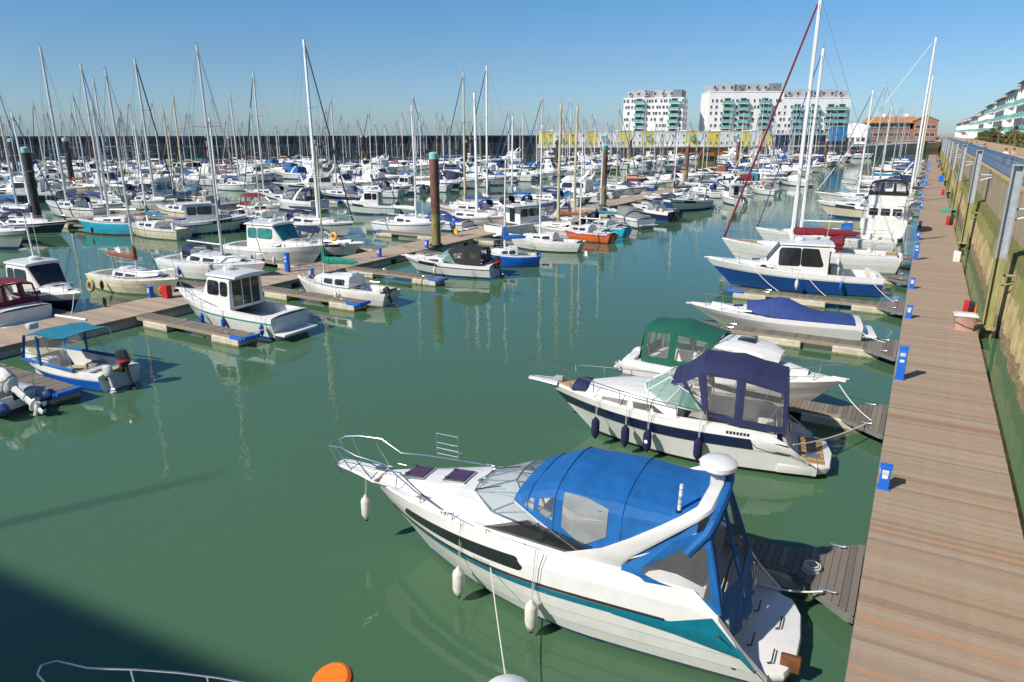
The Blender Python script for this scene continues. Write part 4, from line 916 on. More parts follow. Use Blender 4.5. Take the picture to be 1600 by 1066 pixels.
def cruiser(name='motor_cruiser', L=8.5, B=2.9, hull=HULLV, stripe=STRV, can=CANV, zb=1.5, zs=1.05, far=False, top='canopy', rake=None, motor=None, arch=False, cuddy=.35, glass=GLASS, scr=SCREEN, antif=ANTIF, fly=False, hw=True, cover=False, tealt=None, mcol=None, mband=None, wheelhouse=None, plat=True, mt=0, cabf=1.0, canin=.16):
    """planing cruiser: hull, deck, foredeck trunk, windscreen, cockpit and a top"""
    e = empty(name); rake = rake or L*.17
    H = mkhull(L, B, zb, zs, rake=rake, sw=.93, rows=MROWS, phi=2.5, plo=1.7, n=9 if far else 15, spring=.02, tm=.42)
    b = MB(); H.mesh(b, [antif, antif, hull, hull, stripe, WHITE], cap0=True, capmat=hull)
    xw = L*.50 if wheelhouse is None else L*.62
    ck = (L*.05, xw-.05, B*.40, zs-.42)
    D = mkdeck(H, [L*t for t in ((0, .3, .5, .8, .99) if far else (0, .15, .3, .5, .6, .7, .8, .9, .96, .99))], cockpit=None if (far or cover) else ck, crown=.10, toe=.02)
    zd = lerp(zs, zb, .3)+.02
    S = [(xw, B*.40, zd-.05, B*.345, zd+cuddy), (L*.62, B*.38, zd, B*.30, zd+cuddy*.92), (L*.74, B*.29, zd+.06, B*.2, zd+cuddy*.72), (L*.86, B*.14, zd+.17, B*.08, zd+.30)]
    if wheelhouse is not None: S = [(xw-.2, B*.40, zd-.05, B*.345, zd+cuddy), (L*.72, B*.33, zd+.04, B*.25, zd+cuddy*.8), (L*.86, B*.15, zd+.17, B*.08, zd+.30)]
    T = house(S, r=.1, crown=.07)
    if far:
        D.mesh(b, WHITE); T.mesh(b, WHITE, cap0=True)
        for s in (1, -1): patch(b, T, [(L*.52, .5), (L*.72, .5)], [(L*.52, 1.3), (L*.68, 1.3)], s, .01, glass)
    else:
        b.build('hull', e); b = MB(); D.mesh(b, [WHITE, WHITE, WHITE, DECKG if not cover else WHITE]); b.build('deck', e); b = MB(); T.mesh(b, WHITE, cap0=True); tr_ = b.build('foredeck_trunk', e)
        b = MB(); b.rbox((L*.70, 0, zd+cuddy*.92+.03), (.5, .5, .05), GLASS, .02); b.build('hatch', tr_)
        if hw:
            for s in (1, -1): window(H, L*.55, L*.78, 5.15, 5.75, s, e, glass, sl0=.15, sl1=-.05, n=6)
        for s in (1, -1): window(T, L*.56, L*.68, .6, 1.7, s, tr_, glass, sl1=-.1, n=5)
    zc = zd+cuddy; hb = .52
    def add_screen(m_=None):
        base = [(xw-L*.13, B*.42, zs+.12), (xw+.02, B*.40, zd+cuddy*.55), (xw+L*.085, B*.20, zc+.02), (xw+L*.10, 0, zc+.04), (xw+L*.085, -B*.20, zc+.02), (xw+.02, -B*.40, zd+cuddy*.55), (xw-L*.13, -B*.42, zs+.12)]
        topp = [(xw-L*.15, B*.39, zs+.5), (xw-.35, B*.33, zc+hb*.75), (xw-.12, B*.17, zc+hb), (xw-.06, 0, zc+hb+.02), (xw-.12, -B*.17, zc+hb), (xw-.35, -B*.33, zc+hb*.75), (xw-L*.15, -B*.39, zs+.5)]
        if far:
            for i in range(6): b.poly([base[i], base[i+1], topp[i+1], topp[i]], glass)
        else: screen(e, base, topp, scr, .018)
        return base, topp
    if wheelhouse is not None:
        x0, h_, over, wm = wheelhouse; x0 = L*x0
        W = house([(x0, B*.40, zs+.05, B*.36, zs+h_), (lerp(x0, xw, .5), B*.41, zs+.05, B*.37, zs+h_+.05), (xw-.55, B*.41, zs+.05, B*.35, zs+h_+.03), (xw+.25, B*.39, zd+cuddy*.5, B*.30, zd+cuddy*.9)], r=.12, crown=.08)
        if not far: b = MB()
        W.mesh(b, WHITE, cap0=True)
        if far:
            for s in (1, -1): patch(b, W, [(x0+.15, 1.0), (xw-.5, 1.0)], [(x0+.15, 1.8), (xw-.6, 1.8)], s, .012, wm)
            patch(b, W, [(xw-.48, 5.9), (xw+.1, 5.9)], [(xw-.48, 3.5), (xw+.1, 3.5)], 1, .015, wm); patch(b, W, [(xw-.48, 5.9), (xw+.1, 5.9)], [(xw-.48, 3.5), (xw+.1, 3.5)], -1, .015, wm)
        else:
            wh = b.build('wheelhouse', e)
            for s in (1, -1):
                xm = lerp(x0, xw-.5, .42)
                if L > 10: window(W, x0+.30, lerp(x0, xw, .48)-.04, .62, 1.92, s, wh, wm, sl0=.30, n=5, rnd=.12); window(W, lerp(x0, xw, .48)+.04, xw-.48, .62, 1.92, s, wh, wm, sl0=0, sl1=.0, n=4, rnd=.1)
                else: window(W, x0+.15, xm-.06, .95, 1.85, s, wh, wm, n=3, rnd=.2); window(W, xm+.06, xw-.55, .95, 1.85, s, wh, wm, sl1=.0, n=3, rnd=.2)
                window(W, xw-.47, xw+.17, 3.6, 5.9, s, wh, wm, n=3, rnd=.05, off=.02)
            R_ = house([(x0-over, B*.37, zs+h_+.02, B*.37, zs+h_+.12), (lerp(x0, xw, .5), B*.39, zs+h_+.05, B*.39, zs+h_+.16), (xw-.45, B*.36, zs+h_+.04, B*.35, zs+h_+.14)], r=.05, crown=.07)
            b = MB(); R_.mesh(b, WHITE, True, True); b.build('roof', wh)
            b = MB(); b.rbox((x0-.012, 0, zs+h_*.52), (.03, B*(.60 if plat and L < 8.5 else .26), h_*.80), GLASS, .01); b.build('aft_door', wh)
            if plat and L < 8.5: b = MB(); [b.box((x0-.035, y_, zs+h_*.52), (.03, .05, h_*.82), WHITE) for y_ in (-B*.1, B*.1)]; b.build('door_frame', wh, 0)
            b = MB(); b.lathe((lerp(x0, xw, .5), 0, zs+h_+.2), [(.25, 0), (.3, .06), (.3, .16), (.2, .22), (.05, .24)], WHITE, 12); b.build('radar_dome', wh)
            b = MB(); b.tube([(x0+.3, B*.3, zs+h_+.1), (x0+.15, B*.3, zs+h_+2.0)], .014, WHITEC, 5); b.build('aerial', wh)
    elif cover:
        g = MB(); k = 11
        rg = []
        for i in range(11):
            t = i/10; x = lerp(L*.04, xw+L*.15, t); hw_ = lerp(B*.44, B*.44, t)*(1 if t < .8 else 1-(t-.8)*2.2); hh = .16+.52*math.exp(-((t-.66)/.2)**2)+.18*t; zz = lerp(zs, zd+cuddy*(.5 if t > .8 else .2), t)+.05
            rg.append([Vector((x, hw_*c, zz+hh*q)) for c, q in ((-1, -.15), (-.99, .06), (-.75, .45), (-.4, .85), (0, 1), (.4, .85), (.75, .45), (.99, .06), (1, -.15))])
        if far: b.rings(rg, can, False, True, True)
        else: g.rings(rg, can, False, True, True); g.build('canvas_cover', e)
    else:
        base, topp = add_screen()
        ra = .62+.0
        zt = zc+hb+.28
        if top in ('canopy', 'bimini'):
            xr = L*.10; rf = [(xr, B*.37, zt-.22, .18), (lerp(xr, xw-.4, .45), B*.39, zt-.12, .2), (xw-.35, B*.34, zc+hb*.9, .14)] if top == 'canopy' else [(L*.2, B*.36, zt-.1, .16), (xw-.6, B*.36, zt-.08, .16)]
            bs = [(xr-.05, B*.43, zs+.08), (lerp(xr, xw-.4, .45), B*.44, zs+.08), (xw-L*.13, B*.42, zs+.14)]
            if far:
                g = [[Vector((x, w_*c, z+cr*q)) for c, q in ((-1, 0), (-.6, .75), (0, 1), (.6, .75), (1, 0))] for x, w_, z, cr in rf]; b.rings(g, can, False)
                if top == 'canopy':
                    for s in (1, -1):
                        for i in range(2): b.poly([(bs[i][0], bs[i][1]*s, bs[i][2]), (bs[i+1][0], bs[i+1][1]*s, bs[i+1][2]), (rf[i+1][0], rf[i+1][1]*s, rf[i+1][2]), (rf[i][0], rf[i][1]*s, rf[i][2])], can)
                    b.poly([(bs[0][0], bs[0][1], bs[0][2]), (bs[0][0], -bs[0][1], bs[0][2]), (rf[0][0], -rf[0][1], rf[0][2]), (rf[0][0], rf[0][1], rf[0][2])], can)
            elif top == 'canopy': canopy(e, can, rf, bs, 3, (xr-.15, B*.42, zs+.08), ins=canin)
            else: canopy(e, can, rf, bs, 0, None, skip=(0, 1), ins=.16)
        if top == 'folded':
            g = MB() if not far else b; g.tube([(L*.12, -B*.38, zs+.3), (L*.1, -B*.3, zs+.42), (L*.09, 0, zs+.45), (L*.1, B*.3, zs+.42), (L*.12, B*.38, zs+.3)], .13, can, 8)
            if not far: g.build('folded_canopy', e)
    if not far and wheelhouse is None and not cover:
        b = MB()
        for s in (1, -1): b.rbox((xw-.85, s*B*.2, zs+.02), (.5, .5, .4), VINYL, .08); b.rbox((xw-1.12, s*B*.2, zs+.35), (.14, .5, .6), VINYL, .06)
        b.rbox((L*.1, 0, zs-.12), (.5, B*.7, .5), VINYL, .08); b.build('seats', e)
        b = MB(); b.torus((xw-.42, -B*.2, zs+.42), .18, .018, BLACK, Matrix.Rotation(R(60), 3, 'Y')); b.rbox((xw-.2, -B*.2, zs+.2), (.3, .6, .5), WHITE, .08); b.build('helm', e)
    if arch:
        g = MB() if not far else b; z1 = zc+hb+.45
        rg = []
        for y, z, x, w_ in ((-B*.46, zs+.1, L*.28, .5), (-B*.42, zc+.35, L*.22, .32), (-B*.34, z1-.08, L*.17, .26), (0, z1, L*.16, .26), (B*.34, z1-.08, L*.17, .26), (B*.42, zc+.35, L*.22, .32), (B*.46, zs+.1, L*.28, .5)):
            rg.append([(x-w_/2, y, z+.05), (x+w_/2, y, z+.05), (x+w_/2, y*.94, z-.06), (x-w_/2, y*.94, z-.06)])
        g.rings(rg, WHITE, True, True, True); g.lathe((L*.16, 0, z1+.02), [(.2, 0), (.24, .08), (.2, .18), (.05, .22)], WHITE, 10)
        if not far: g.build('radar_arch', e)
    if fly:
        zf = zs+fly; W = house([(L*.17, B*.40, zs+.1, B*.37, zf), (L*.30, B*.41, zs+.1, B*.38, zf+.02), (xw-.1, B*.40, zs+.1, B*.34, zf), (xw+L*.09, B*.33, zd+cuddy*.6, B*.22, zc+.1)], r=.14)
        g = MB() if not far else b; W.mesh(g, WHITE, cap0=True)
        if far:
            for s in (1, -1): patch(g, W, [(L*.2, .9), (xw, .9)], [(L*.2, 1.9), (xw-.1, 1.9)], s, .012, glass)
            patch(g, W, [(xw-.05, 5.9), (xw+L*.08, 5.9)], [(xw-.05, 3.4), (xw+L*.08, 3.4)], 1, .015, glass); patch(g, W, [(xw-.05, 5.9), (xw+L*.08, 5.9)], [(xw-.05, 3.4), (xw+L*.08, 3.4)], -1, .015, glass)
        else:
            sa = g.build('saloon', e)
            for s in (1, -1):
                window(W, L*.2, L*.33, .85, 1.9, s, sa, glass, n=4); window(W, L*.35, xw-.05, .85, 1.9, s, sa, glass, sl1=-.12, n=5); window(W, xw-.02, xw+L*.08, 3.5, 5.9, s, sa, glass, n=3, rnd=.05, off=.02)
            g = MB()
        F = house([(L*.16, B*.38, zf+.06, B*.40, zf+.2), (L*.30, B*.38, zf+.06, B*.40, zf+.62), (xw-L*.06, B*.36, zf+.06, B*.34, zf+.72), (xw+L*.03, B*.25, zf+.0, B*.18, zf+.2)], r=.08)
        F.mesh(g, WHITE, True, True); g.rbox((L*.33, 0, zf+.85), (.5, B*.5, .5), VINYL, .08)
        if not far: g.build('flybridge', e); g = MB()
        g.tube([(xw-L*.05, -B*.33, zf+.7), (xw-L*.02, -B*.3, zf+1.0), (xw, 0, zf+1.05), (xw-L*.02, B*.3, zf+1.0), (xw-L*.05, B*.33, zf+.7)], .02, STEEL, 5)
        z1 = zf+1.5; rg = []
        for y, z, x, w_ in ((-B*.42, zf-.1, L*.26, .6), (-B*.38, zf+.9, L*.17, .35), (-B*.28, z1, L*.14, .3), (B*.28, z1, L*.14, .3), (B*.38, zf+.9, L*.17, .35), (B*.42, zf-.1, L*.26, .6)):
            rg.append([(x-w_/2, y, z+.05), (x+w_/2, y, z+.05), (x+w_/2, y*.93, z-.06), (x-w_/2, y*.93, z-.06)])
        g.rings(rg, WHITE, True, True, True); g.lathe((L*.14, 0, z1+.04), [(.25, 0), (.3, .1), (.25, .2), (.05, .26)], WHITE, 10); g.tube([(L*.13, .3, z1), (L*.1, .3, z1+1.8)], .015, WHITEC, 4)
        if not far: g.build('radar_arch', e)
    if plat:
        g = MB() if not far else b; g.rbox((-.3, 0, .34), (.75, B*.82, .12), WHITE, .04)
        if not far: g.build('swim_platform', e)
    if not far:
        rail(e, H, L*.45, L*.95, .18 if not cover else .1, .6, posts=5, bow=(L*1.0, zb+.62, .14), n=9)
        b = MB(); b.rbox((L*.985, 0, zb+.03), (.55, .22, .07), WHITE, .02); b.tube([(L*.96, 0, zb+.1), (L*1.03, 0, zb+.1), (L*1.035, 0, zb-.1)], .03, STEEL, 5); b.build('anchor_roller', e)
        if motor: outboard(e, -.25, 0, .55 if mt else .35, mt, mcol, motor, mband)
    else:
        if motor: b.rbox((-.35, 0, .8), (.5, .34, .8), mcol or MGREY, .08)
        b.build('boat', e); ch = e.children[0]; ch.parent = None; ch.name = name; bpy.data.objects.remove(e); return ch
    return e

# ------------------------------------------------------------------ packed rows
PAL_H = {'white': WHITE, 'off-white': OFFW, 'navy': NAVYP, 'cream': CREAM, 'blue': BLUEP, 'pale grey': mat('pale_grey_hull', (.45, .47, .48), .4), 'green': DGREEN}
PAL_C = {'navy': NAVYC, 'bright blue': BLUEC, 'royal blue': ROYALC, 'maroon': REDC, 'dark green': GREENC, 'sand': SANDC, 'grey': GREYC, 'black': BLKC, 'white': WHITEC, 'brown': BROWNC, 'teal': TEALC}
PAL_S = {'navy': NAVYP, 'blue': BLUEP, 'red': mat('red_stripe', (.30, .02, .025), .3), 'teal': TEALP, 'black': mat('black_stripe', (.02, .02, .02), .3), 'white': WHITE, 'grey': mat('grey_stripe', (.25, .26, .27), .3)}
protos = {}
def P_(key, fn): protos[key] = (fn, None)
near = {
 'sloop9': ('sail', lambda f: sloop(L=9.0, B=2.9, mh=11.8, far=f)), 'sloop10': ('sail', lambda f: sloop(L=10.2, B=3.3, mh=14.2, zb=1.45, zs=1.1, far=f, mast_r=.105)),
 'sloop8': ('sail', lambda f: sloop(L=7.6, B=2.5, mh=9.8, zb=1.15, zs=.85, far=f, mast_r=.08, wheel=False)), 'sloop11': ('sail', lambda f: sloop(L=11.2, B=3.6, mh=16.0, zb=1.55, zs=1.2, far=f, mast_r=.12, teak=True)),
 'sloopb': ('sail', lambda f: sloop(L=8.6, B=2.8, mh=11.0, genoa=None, hood_on=False, far=f)), 'sloopbare': ('sail', lambda f: sloop(L=9.4, B=3.0, mh=12.6, boomcov=False, far=f, hood_on=True)),
 'canopy8': ('canopy', lambda f: cruiser(L=8.0, far=f)), 'bimini7': ('bimini', lambda f: cruiser(L=7.0, B=2.6, top='bimini', zb=1.3, zs=.95, motor=1.0, plat=False, far=f, mt=35)),
 'open8': ('folded', lambda f: cruiser(L=8.6, top='folded', arch=True, far=f)), 'cover7': ('cover', lambda f: cruiser(L=7.2, B=2.5, cover=True, zb=1.25, zs=.9, far=f)),
 'pilot7': ('pilothouse', lambda f: cruiser(L=7.2, B=2.7, zb=1.45, zs=1.0, wheelhouse=(.30, 1.55, .5, GLASS), motor=1.0, plat=False, far=f, mt=30)), 'pilot9': ('pilothouse', lambda f: cruiser(L=9.0, B=3.1, zb=1.6, zs=1.15, wheelhouse=(.28, 1.65, .8, GLASS), far=f)),
 'fly11': ('flybridge', lambda f: cruiser('motor_yacht', L=11.2, B=3.8, zb=1.9, zs=1.4, fly=1.5, top='none', far=f, cuddy=.4)), 'arch10': ('canopy', lambda f: cruiser(L=10.0, B=3.3, zb=1.75, zs=1.25, arch=True, far=f, cuddy=.4)),
}
def get_proto(k, far):
    key = (k, far)
    if key not in protos:
        protos[key] = [near[k][1](far), False]
    pr = protos[key]
    if not pr[1]: pr[1] = True; return pr[0], True
    return pr[0], False
BOATS = []
rb = random.Random(21)
def put(k, stern, bow, far=False, hullc=None, canc=None, strc=None, mastc=None, label=None, cat=None, group=None, z=0):
    o, first = get_proto(k, far)
    hullc = hullc or rb.choices(list(PAL_H), (50, 18, 9, 6, 6, 4, 2))[0]; canc = canc or rb.choices(list(PAL_C), (26, 16, 14, 6, 5, 7, 7, 8, 6, 3, 6))[0]; strc = strc or rb.choices(list(PAL_S), (25, 20, 10, 7, 10, 14, 10))[0]
    if hullc in ('navy', 'blue', 'green'): strc = 'white'
    mc = mastc or rb.choices(('alu', 'white', 'cream'), (50, 30, 12))[0]
    remap = {'hull_variant': PAL_H[hullc], 'stripe_variant': PAL_S[strc], 'canvas_variant': PAL_C[canc], 'mast_variant': {'alu': ALU, 'white': MASTW, 'cream': MASTC}[mc]}
    if first: recolor_first.append((o, remap)); n = o
    else: n = dup(o, None, remap)
    place(n, stern, bow, z); n.scale = (rb.uniform(.93, 1.06), rb.uniform(.94, 1.05), rb.uniform(.93, 1.1))
    typ = near[k][0]; q = proj((lerp(stern[0], bow[0], .5), lerp(stern[1], bow[1], .5), 1.0))
    n['category'] = cat or ('sailboat' if typ == 'sail' else 'motorboat')
    BOATS.append((n, k, typ, hullc, canc, strc, mc, q, label, group)); return n
recolor_first = []
KS = ['sloop9', 'sloop10', 'sloop8', 'sloop11', 'sloopb', 'sloopbare']; KM = ['canopy8', 'bimini7', 'open8', 'cover7', 'pilot7', 'pilot9', 'fly11', 'arch10']
LEN = dict(sloop9=9, sloop10=10.2, sloop8=7.6, sloop11=11.2, sloopb=8.6, sloopbare=9.4, canopy8=8, bimini7=7, open8=8.6, cover7=7.2, pilot7=7.2, pilot9=9, fly11=11.2, arch10=10)
def row(px_, half, side, y0, y1, ps, pitch=4.15, skip=(), wm=(3, 2, 2, 2, 2, 2, 2, 2), ws=(4, 3, 3, 1.6, 2, 2)):
    """boats moored end-on to a walkway; side +1 = towards the jetty"""
    y = y0
    while y < y1:
        yy = y+rb.uniform(-.25, .25); y += pitch
        if any(a <= yy <= b for a, b in skip): rb.random(); continue
        if rb.random() < .04: continue
        k = rb.choices(KS, ws)[0] if rb.random() < ps else rb.choices(KM, wm)[0]; L = LEN[k]; bowin = rb.random() < .55; g = rb.uniform(.5, 1.2)
        a = px_+side*(half+g); b = a+side*L*1.0; dy = rb.uniform(-.25, .25)
        if bowin: stern, bow = (b, yy+dy), (a, yy)
        else: stern, bow = (a+side*.5, yy), (b+side*.5, yy+dy)
        q = proj((lerp(a, b, .5), yy, 1))
        if not q or q[0] < -70 or q[0] > 1650: continue
        fd = Vector((a, yy, 0)).dot(FH); p0, p1 = E0, E1; dn = (p1-p0).normalized(); nn2 = Vector((-dn.y, dn.x, 0))
        if (Vector((a, yy, 0))-p0).dot(nn2) > -9: continue
        ba, bb = Vector((-342, 62, 0)), Vector((-118, 366, 0)); bd = (bb-ba).normalized(); bn = Vector((-bd.y, bd.x, 0))
        if (Vector((min(a, b), yy, 0))-ba).dot(bn) > -10: continue
        if any(x0-1 < max(a, b) and x1+1 > min(a, b) and abs(y_-yy) < 3.4 for x0, x1, y_ in OCC): continue
        put(k, stern, bow, far=q[2] > 118)
# explicit yachts whose tall masts mark the skyline
def kw_sloop(stern, bow, top_px, label, **kw):
    L = (Vector(stern)-Vector(bow)).length; e = sloop(L=L, **kw); place(e, stern, bow); tag(e, label, 'sailboat', 'moored sailing yachts'); return e
def mast_top(x, y, py):
    lo, hi = 1.0, 40.0
    for _ in range(50):
        m = (lo+hi)/2
        if proj((x, y, m))[1] > py: lo = m
        else: hi = m
    return lo
def skyline(px, Y, py, L, label, bow=1, mxf=.58, **kw):
    """a yacht whose mast stands at pixel column px in the row at distance Y"""
    mxx = x_at(px, Y, 2.0); h = mast_top(mxx, Y, py); off = L*mxf
    stern = (mxx-off*bow, Y); bw = (mxx+(L-off)*bow, Y)
    e = sloop(L=L, mh=h, mx=mxf, **kw); place(e, stern, bw); tag(e, label, 'sailboat', 'moored sailing yachts'); return e
# photo masts: left side of the second walkway and of the near one
skyline(104, 47.5, 74, 11, 'large white yacht with the tall mast nearest the left edge and white mast-mounted radome', bow=-1, hull=WHITE, stripe=PAL_S['navy'], cover=NAVYC, genoa=WHITEC, hood=NAVYC, mastm=ALU, mast_r=0.163, zb=1.6, zs=1.25)
skyline(160, 52.0, 100, 10, 'white yacht with a blue furled sail, second tall mast from the left', bow=1, hull=WHITE, stripe=PAL_S['blue'], cover=ROYALC, genoa=BLUEC, hood=ROYALC, mastm=ALU, mast_r=0.144, B=3.3)
skyline(172, 61, 122, 9.5, 'white yacht without furled sail, third tall mast from the left', bow=-1, hull=OFFW, stripe=PAL_S['grey'], cover=WHITEC, genoa=None, hood=GREYC, mastm=ALU, mast_r=0.138, B=3.1)
skyline(241, 57.5, 92, 10.8, 'navy-covered yacht with a dark blue furled sail slanting from its tall mast', bow=1, hull=WHITE, stripe=PAL_S['navy'], cover=NAVYC, genoa=NAVYC, hood=NAVYC, mastm=ALU, mast_r=0.156, gr=.12, B=3.4, zb=1.5, zs=1.15)
skyline(288, 66, 150, 9.2, 'small yacht with a cream mast and a yellow marker on it', bow=-1, hull=CREAM, stripe=PAL_S['blue'], cover=TEALC, genoa=None, hood=TEALC, mastm=MASTC, mast_r=0.125)
skyline(412, 74, 113, 10.4, 'white yacht with dark furled sail left of the tallest white mast', bow=-1, hull=WHITE, stripe=PAL_S['navy'], cover=NAVYC, genoa=GREENC, hood=NAVYC, mastm=ALU, mast_r=0.144, gr=.1, B=3.3)
skyline(374, 84, 145, 9.6, 'off-white yacht with an aluminium mast above the maroon-canopied cruiser', bow=1, hull=OFFW, stripe=PAL_S['blue'], cover=ROYALC, genoa=None, hood=ROYALC, mastm=ALU, mast_r=0.138)
skyline(497, 50.5, 62, 10.8, 'white yacht with the tallest white mast left of centre, dark genoa furled', bow=1, hull=WHITE, stripe=PAL_S['navy'], cover=NAVYC, genoa=NAVYC, hood=NAVYC, mastm=MASTW, mast_r=0.150, gr=.085, B=3.4, zb=1.5, zs=1.15)
skyline(745, 63.5, 145, 9.4, 'white yacht with thick white mast right of the rust-brown pile', bow=1, hull=WHITE, stripe=PAL_S['red'], cover=WHITEC, genoa=None, hood=None, hood_on=False, mastm=MASTW, mast_r=0.150)
skyline(650, 112, 148, 10, 'yacht behind the rust-brown pile with a blue furled sail', bow=1, hull=WHITE, stripe=PAL_S['blue'], cover=BLUEC, genoa=ROYALC, hood=BLUEC, mastm=ALU, mast_r=0.150, gr=.1)
skyline(872, 61.0, 162, 8.4, 'pale yacht with a stout cream mast, left one of the cream pair', bow=-1, hull=OFFW, stripe=PAL_S['grey'], cover=BROWNC, genoa=None, hood=GREYC, mastm=MASTC, mast_r=0.131, zb=1.1, zs=.9)
skyline(897, 65.2, 166, 8.4, 'pale yacht with a stout cream mast, right one of the cream pair', bow=-1, hull=OFFW, stripe=PAL_S['navy'], cover=SANDC, genoa=None, hood=NAVYC, mastm=MASTC, mast_r=0.131, zb=1.1, zs=.9)
skyline(800, 78, 182, 8.2, 'white yacht with thin mast and a blue cover between the two capped piles', bow=-1, hull=WHITE, stripe=PAL_S['blue'], cover=BLUEC, genoa=BLUEC, hood=BLUEC, mastm=MASTW, mast_r=0.112)
# turquoise double-ender and neighbours in the channel
e = sloop(name='turquoise_yacht', L=8.0, B=2.6, hull=TURQ, stripe=TURQ, boot=PAL_S['red'], mh=12.4, cover=WHITEC, boomcov=False, genoa=None, hood_on=False, mastm=ALU, mast_r=0.125, zb=1.35, zs=1.15, wheel=False, antif=ANTIR)
p0, p1 = at(243, 352, .9), at(141, 346, 1.2); place(e, (p0.x, p0.y), (p1.x, p1.y)); tag(e, 'turquoise-hulled small yacht with white cabin lying across open water at left', 'sailboat')
put('sloop9', (at(78, 338, 1).x, 35.5), (at(150, 335, 1).x+5, 38), hullc='navy', canc='navy', label='navy-hulled yacht at the walkway end between the dark pile and the turquoise boat')
def hero(k, st, bw, zs_, zb_, label, **kw):
    a, b = at(st[0], st[1], zs_), at(bw[0], bw[1], zb_); return put(k, (a.x, a.y), (b.x, b.y), label=label, **kw)
hero('arch10', (-60, 362), (77, 365), 1.0, 1.7, 'white cruiser with grey-green lower hull cut by the left edge of the photo', hullc='white', canc='navy', strc='grey')
hero('pilot9', (250, 352), (372, 338), 1.0, 1.5, 'white cabin cruiser with long side windows and a dark sheer band, middle left', hullc='white', canc='grey', strc='black')
hero('sloop9', (405, 345), (340, 337), 1, 1.3, 'navy-hulled yacht right of the dark-banded cabin cruiser', hullc='navy', canc='navy')
hero('sloopb', (285, 358), (225, 350), 1, 1.1, 'cream-white small yacht behind the turquoise one', hullc='cream', canc='teal')
hero('canopy8', (385, 320), (495, 330), 1.1, 1.4, 'white cruiser with maroon canopy and maroon waist band', hullc='white', canc='maroon', strc='red')
hero('sloopb', (440, 345), (375, 330), 1, 1.1, 'pale small yacht nosing out beside the maroon-canopied cruiser', hullc='pale grey', canc='grey')
hero('fly11', (540, 290), (380, 287), 1.4, 1.9, 'large cream-white flybridge motor yacht behind the maroon-canopied cruiser', hullc='white', canc='white', strc='white')
hero('arch10', (285, 298), (368, 306), 1.2, 1.6, 'white sports cruiser left of the large flybridge yacht', hullc='white', canc='grey', strc='grey')
hero('arch10', (500, 316), (425, 306), 1.2, 1.6, 'white cruiser with long navy soft top before the brown pile', hullc='white', canc='navy')
hero('pilot7', (620, 322), (560, 316), 1, 1.4, 'white trawler-style pilothouse boat right of centre-left, bow to camera', hullc='white')
hero('pilot9', (575, 268), (650, 272), 1.2, 1.6, 'white pilothouse cruiser in the third row above the rust-brown pile', hullc='white')
hero('fly11', (1065, 258), (985, 262), 1.4, 1.9, 'big white motor yacht lying across the far rows below the left apartment block', hullc='white', canc='white', strc='white')
hero('fly11', (275, 300), (225, 300), 1.4, 1.9, 'white motor yacht with navy wraparound enclosure at left', hullc='white', canc='navy', strc='white')
hero('fly11', (95, 300), (50, 295), 1.4, 1.9, 'motor yacht with dark blue stern quarters behind the dark pile', hullc='navy', canc='navy')
hero('pilot9', (770, 352), (845, 338), 1.2, 1.6, 'white cabin cruiser with dark windows right of the rust-brown pile', hullc='white', strc='white')
hero('arch10', (905, 338), (800, 330), 1.2, 1.7, 'white cruiser with blue windscreen cover and navy cockpit canopy', hullc='white', canc='navy', strc='white')

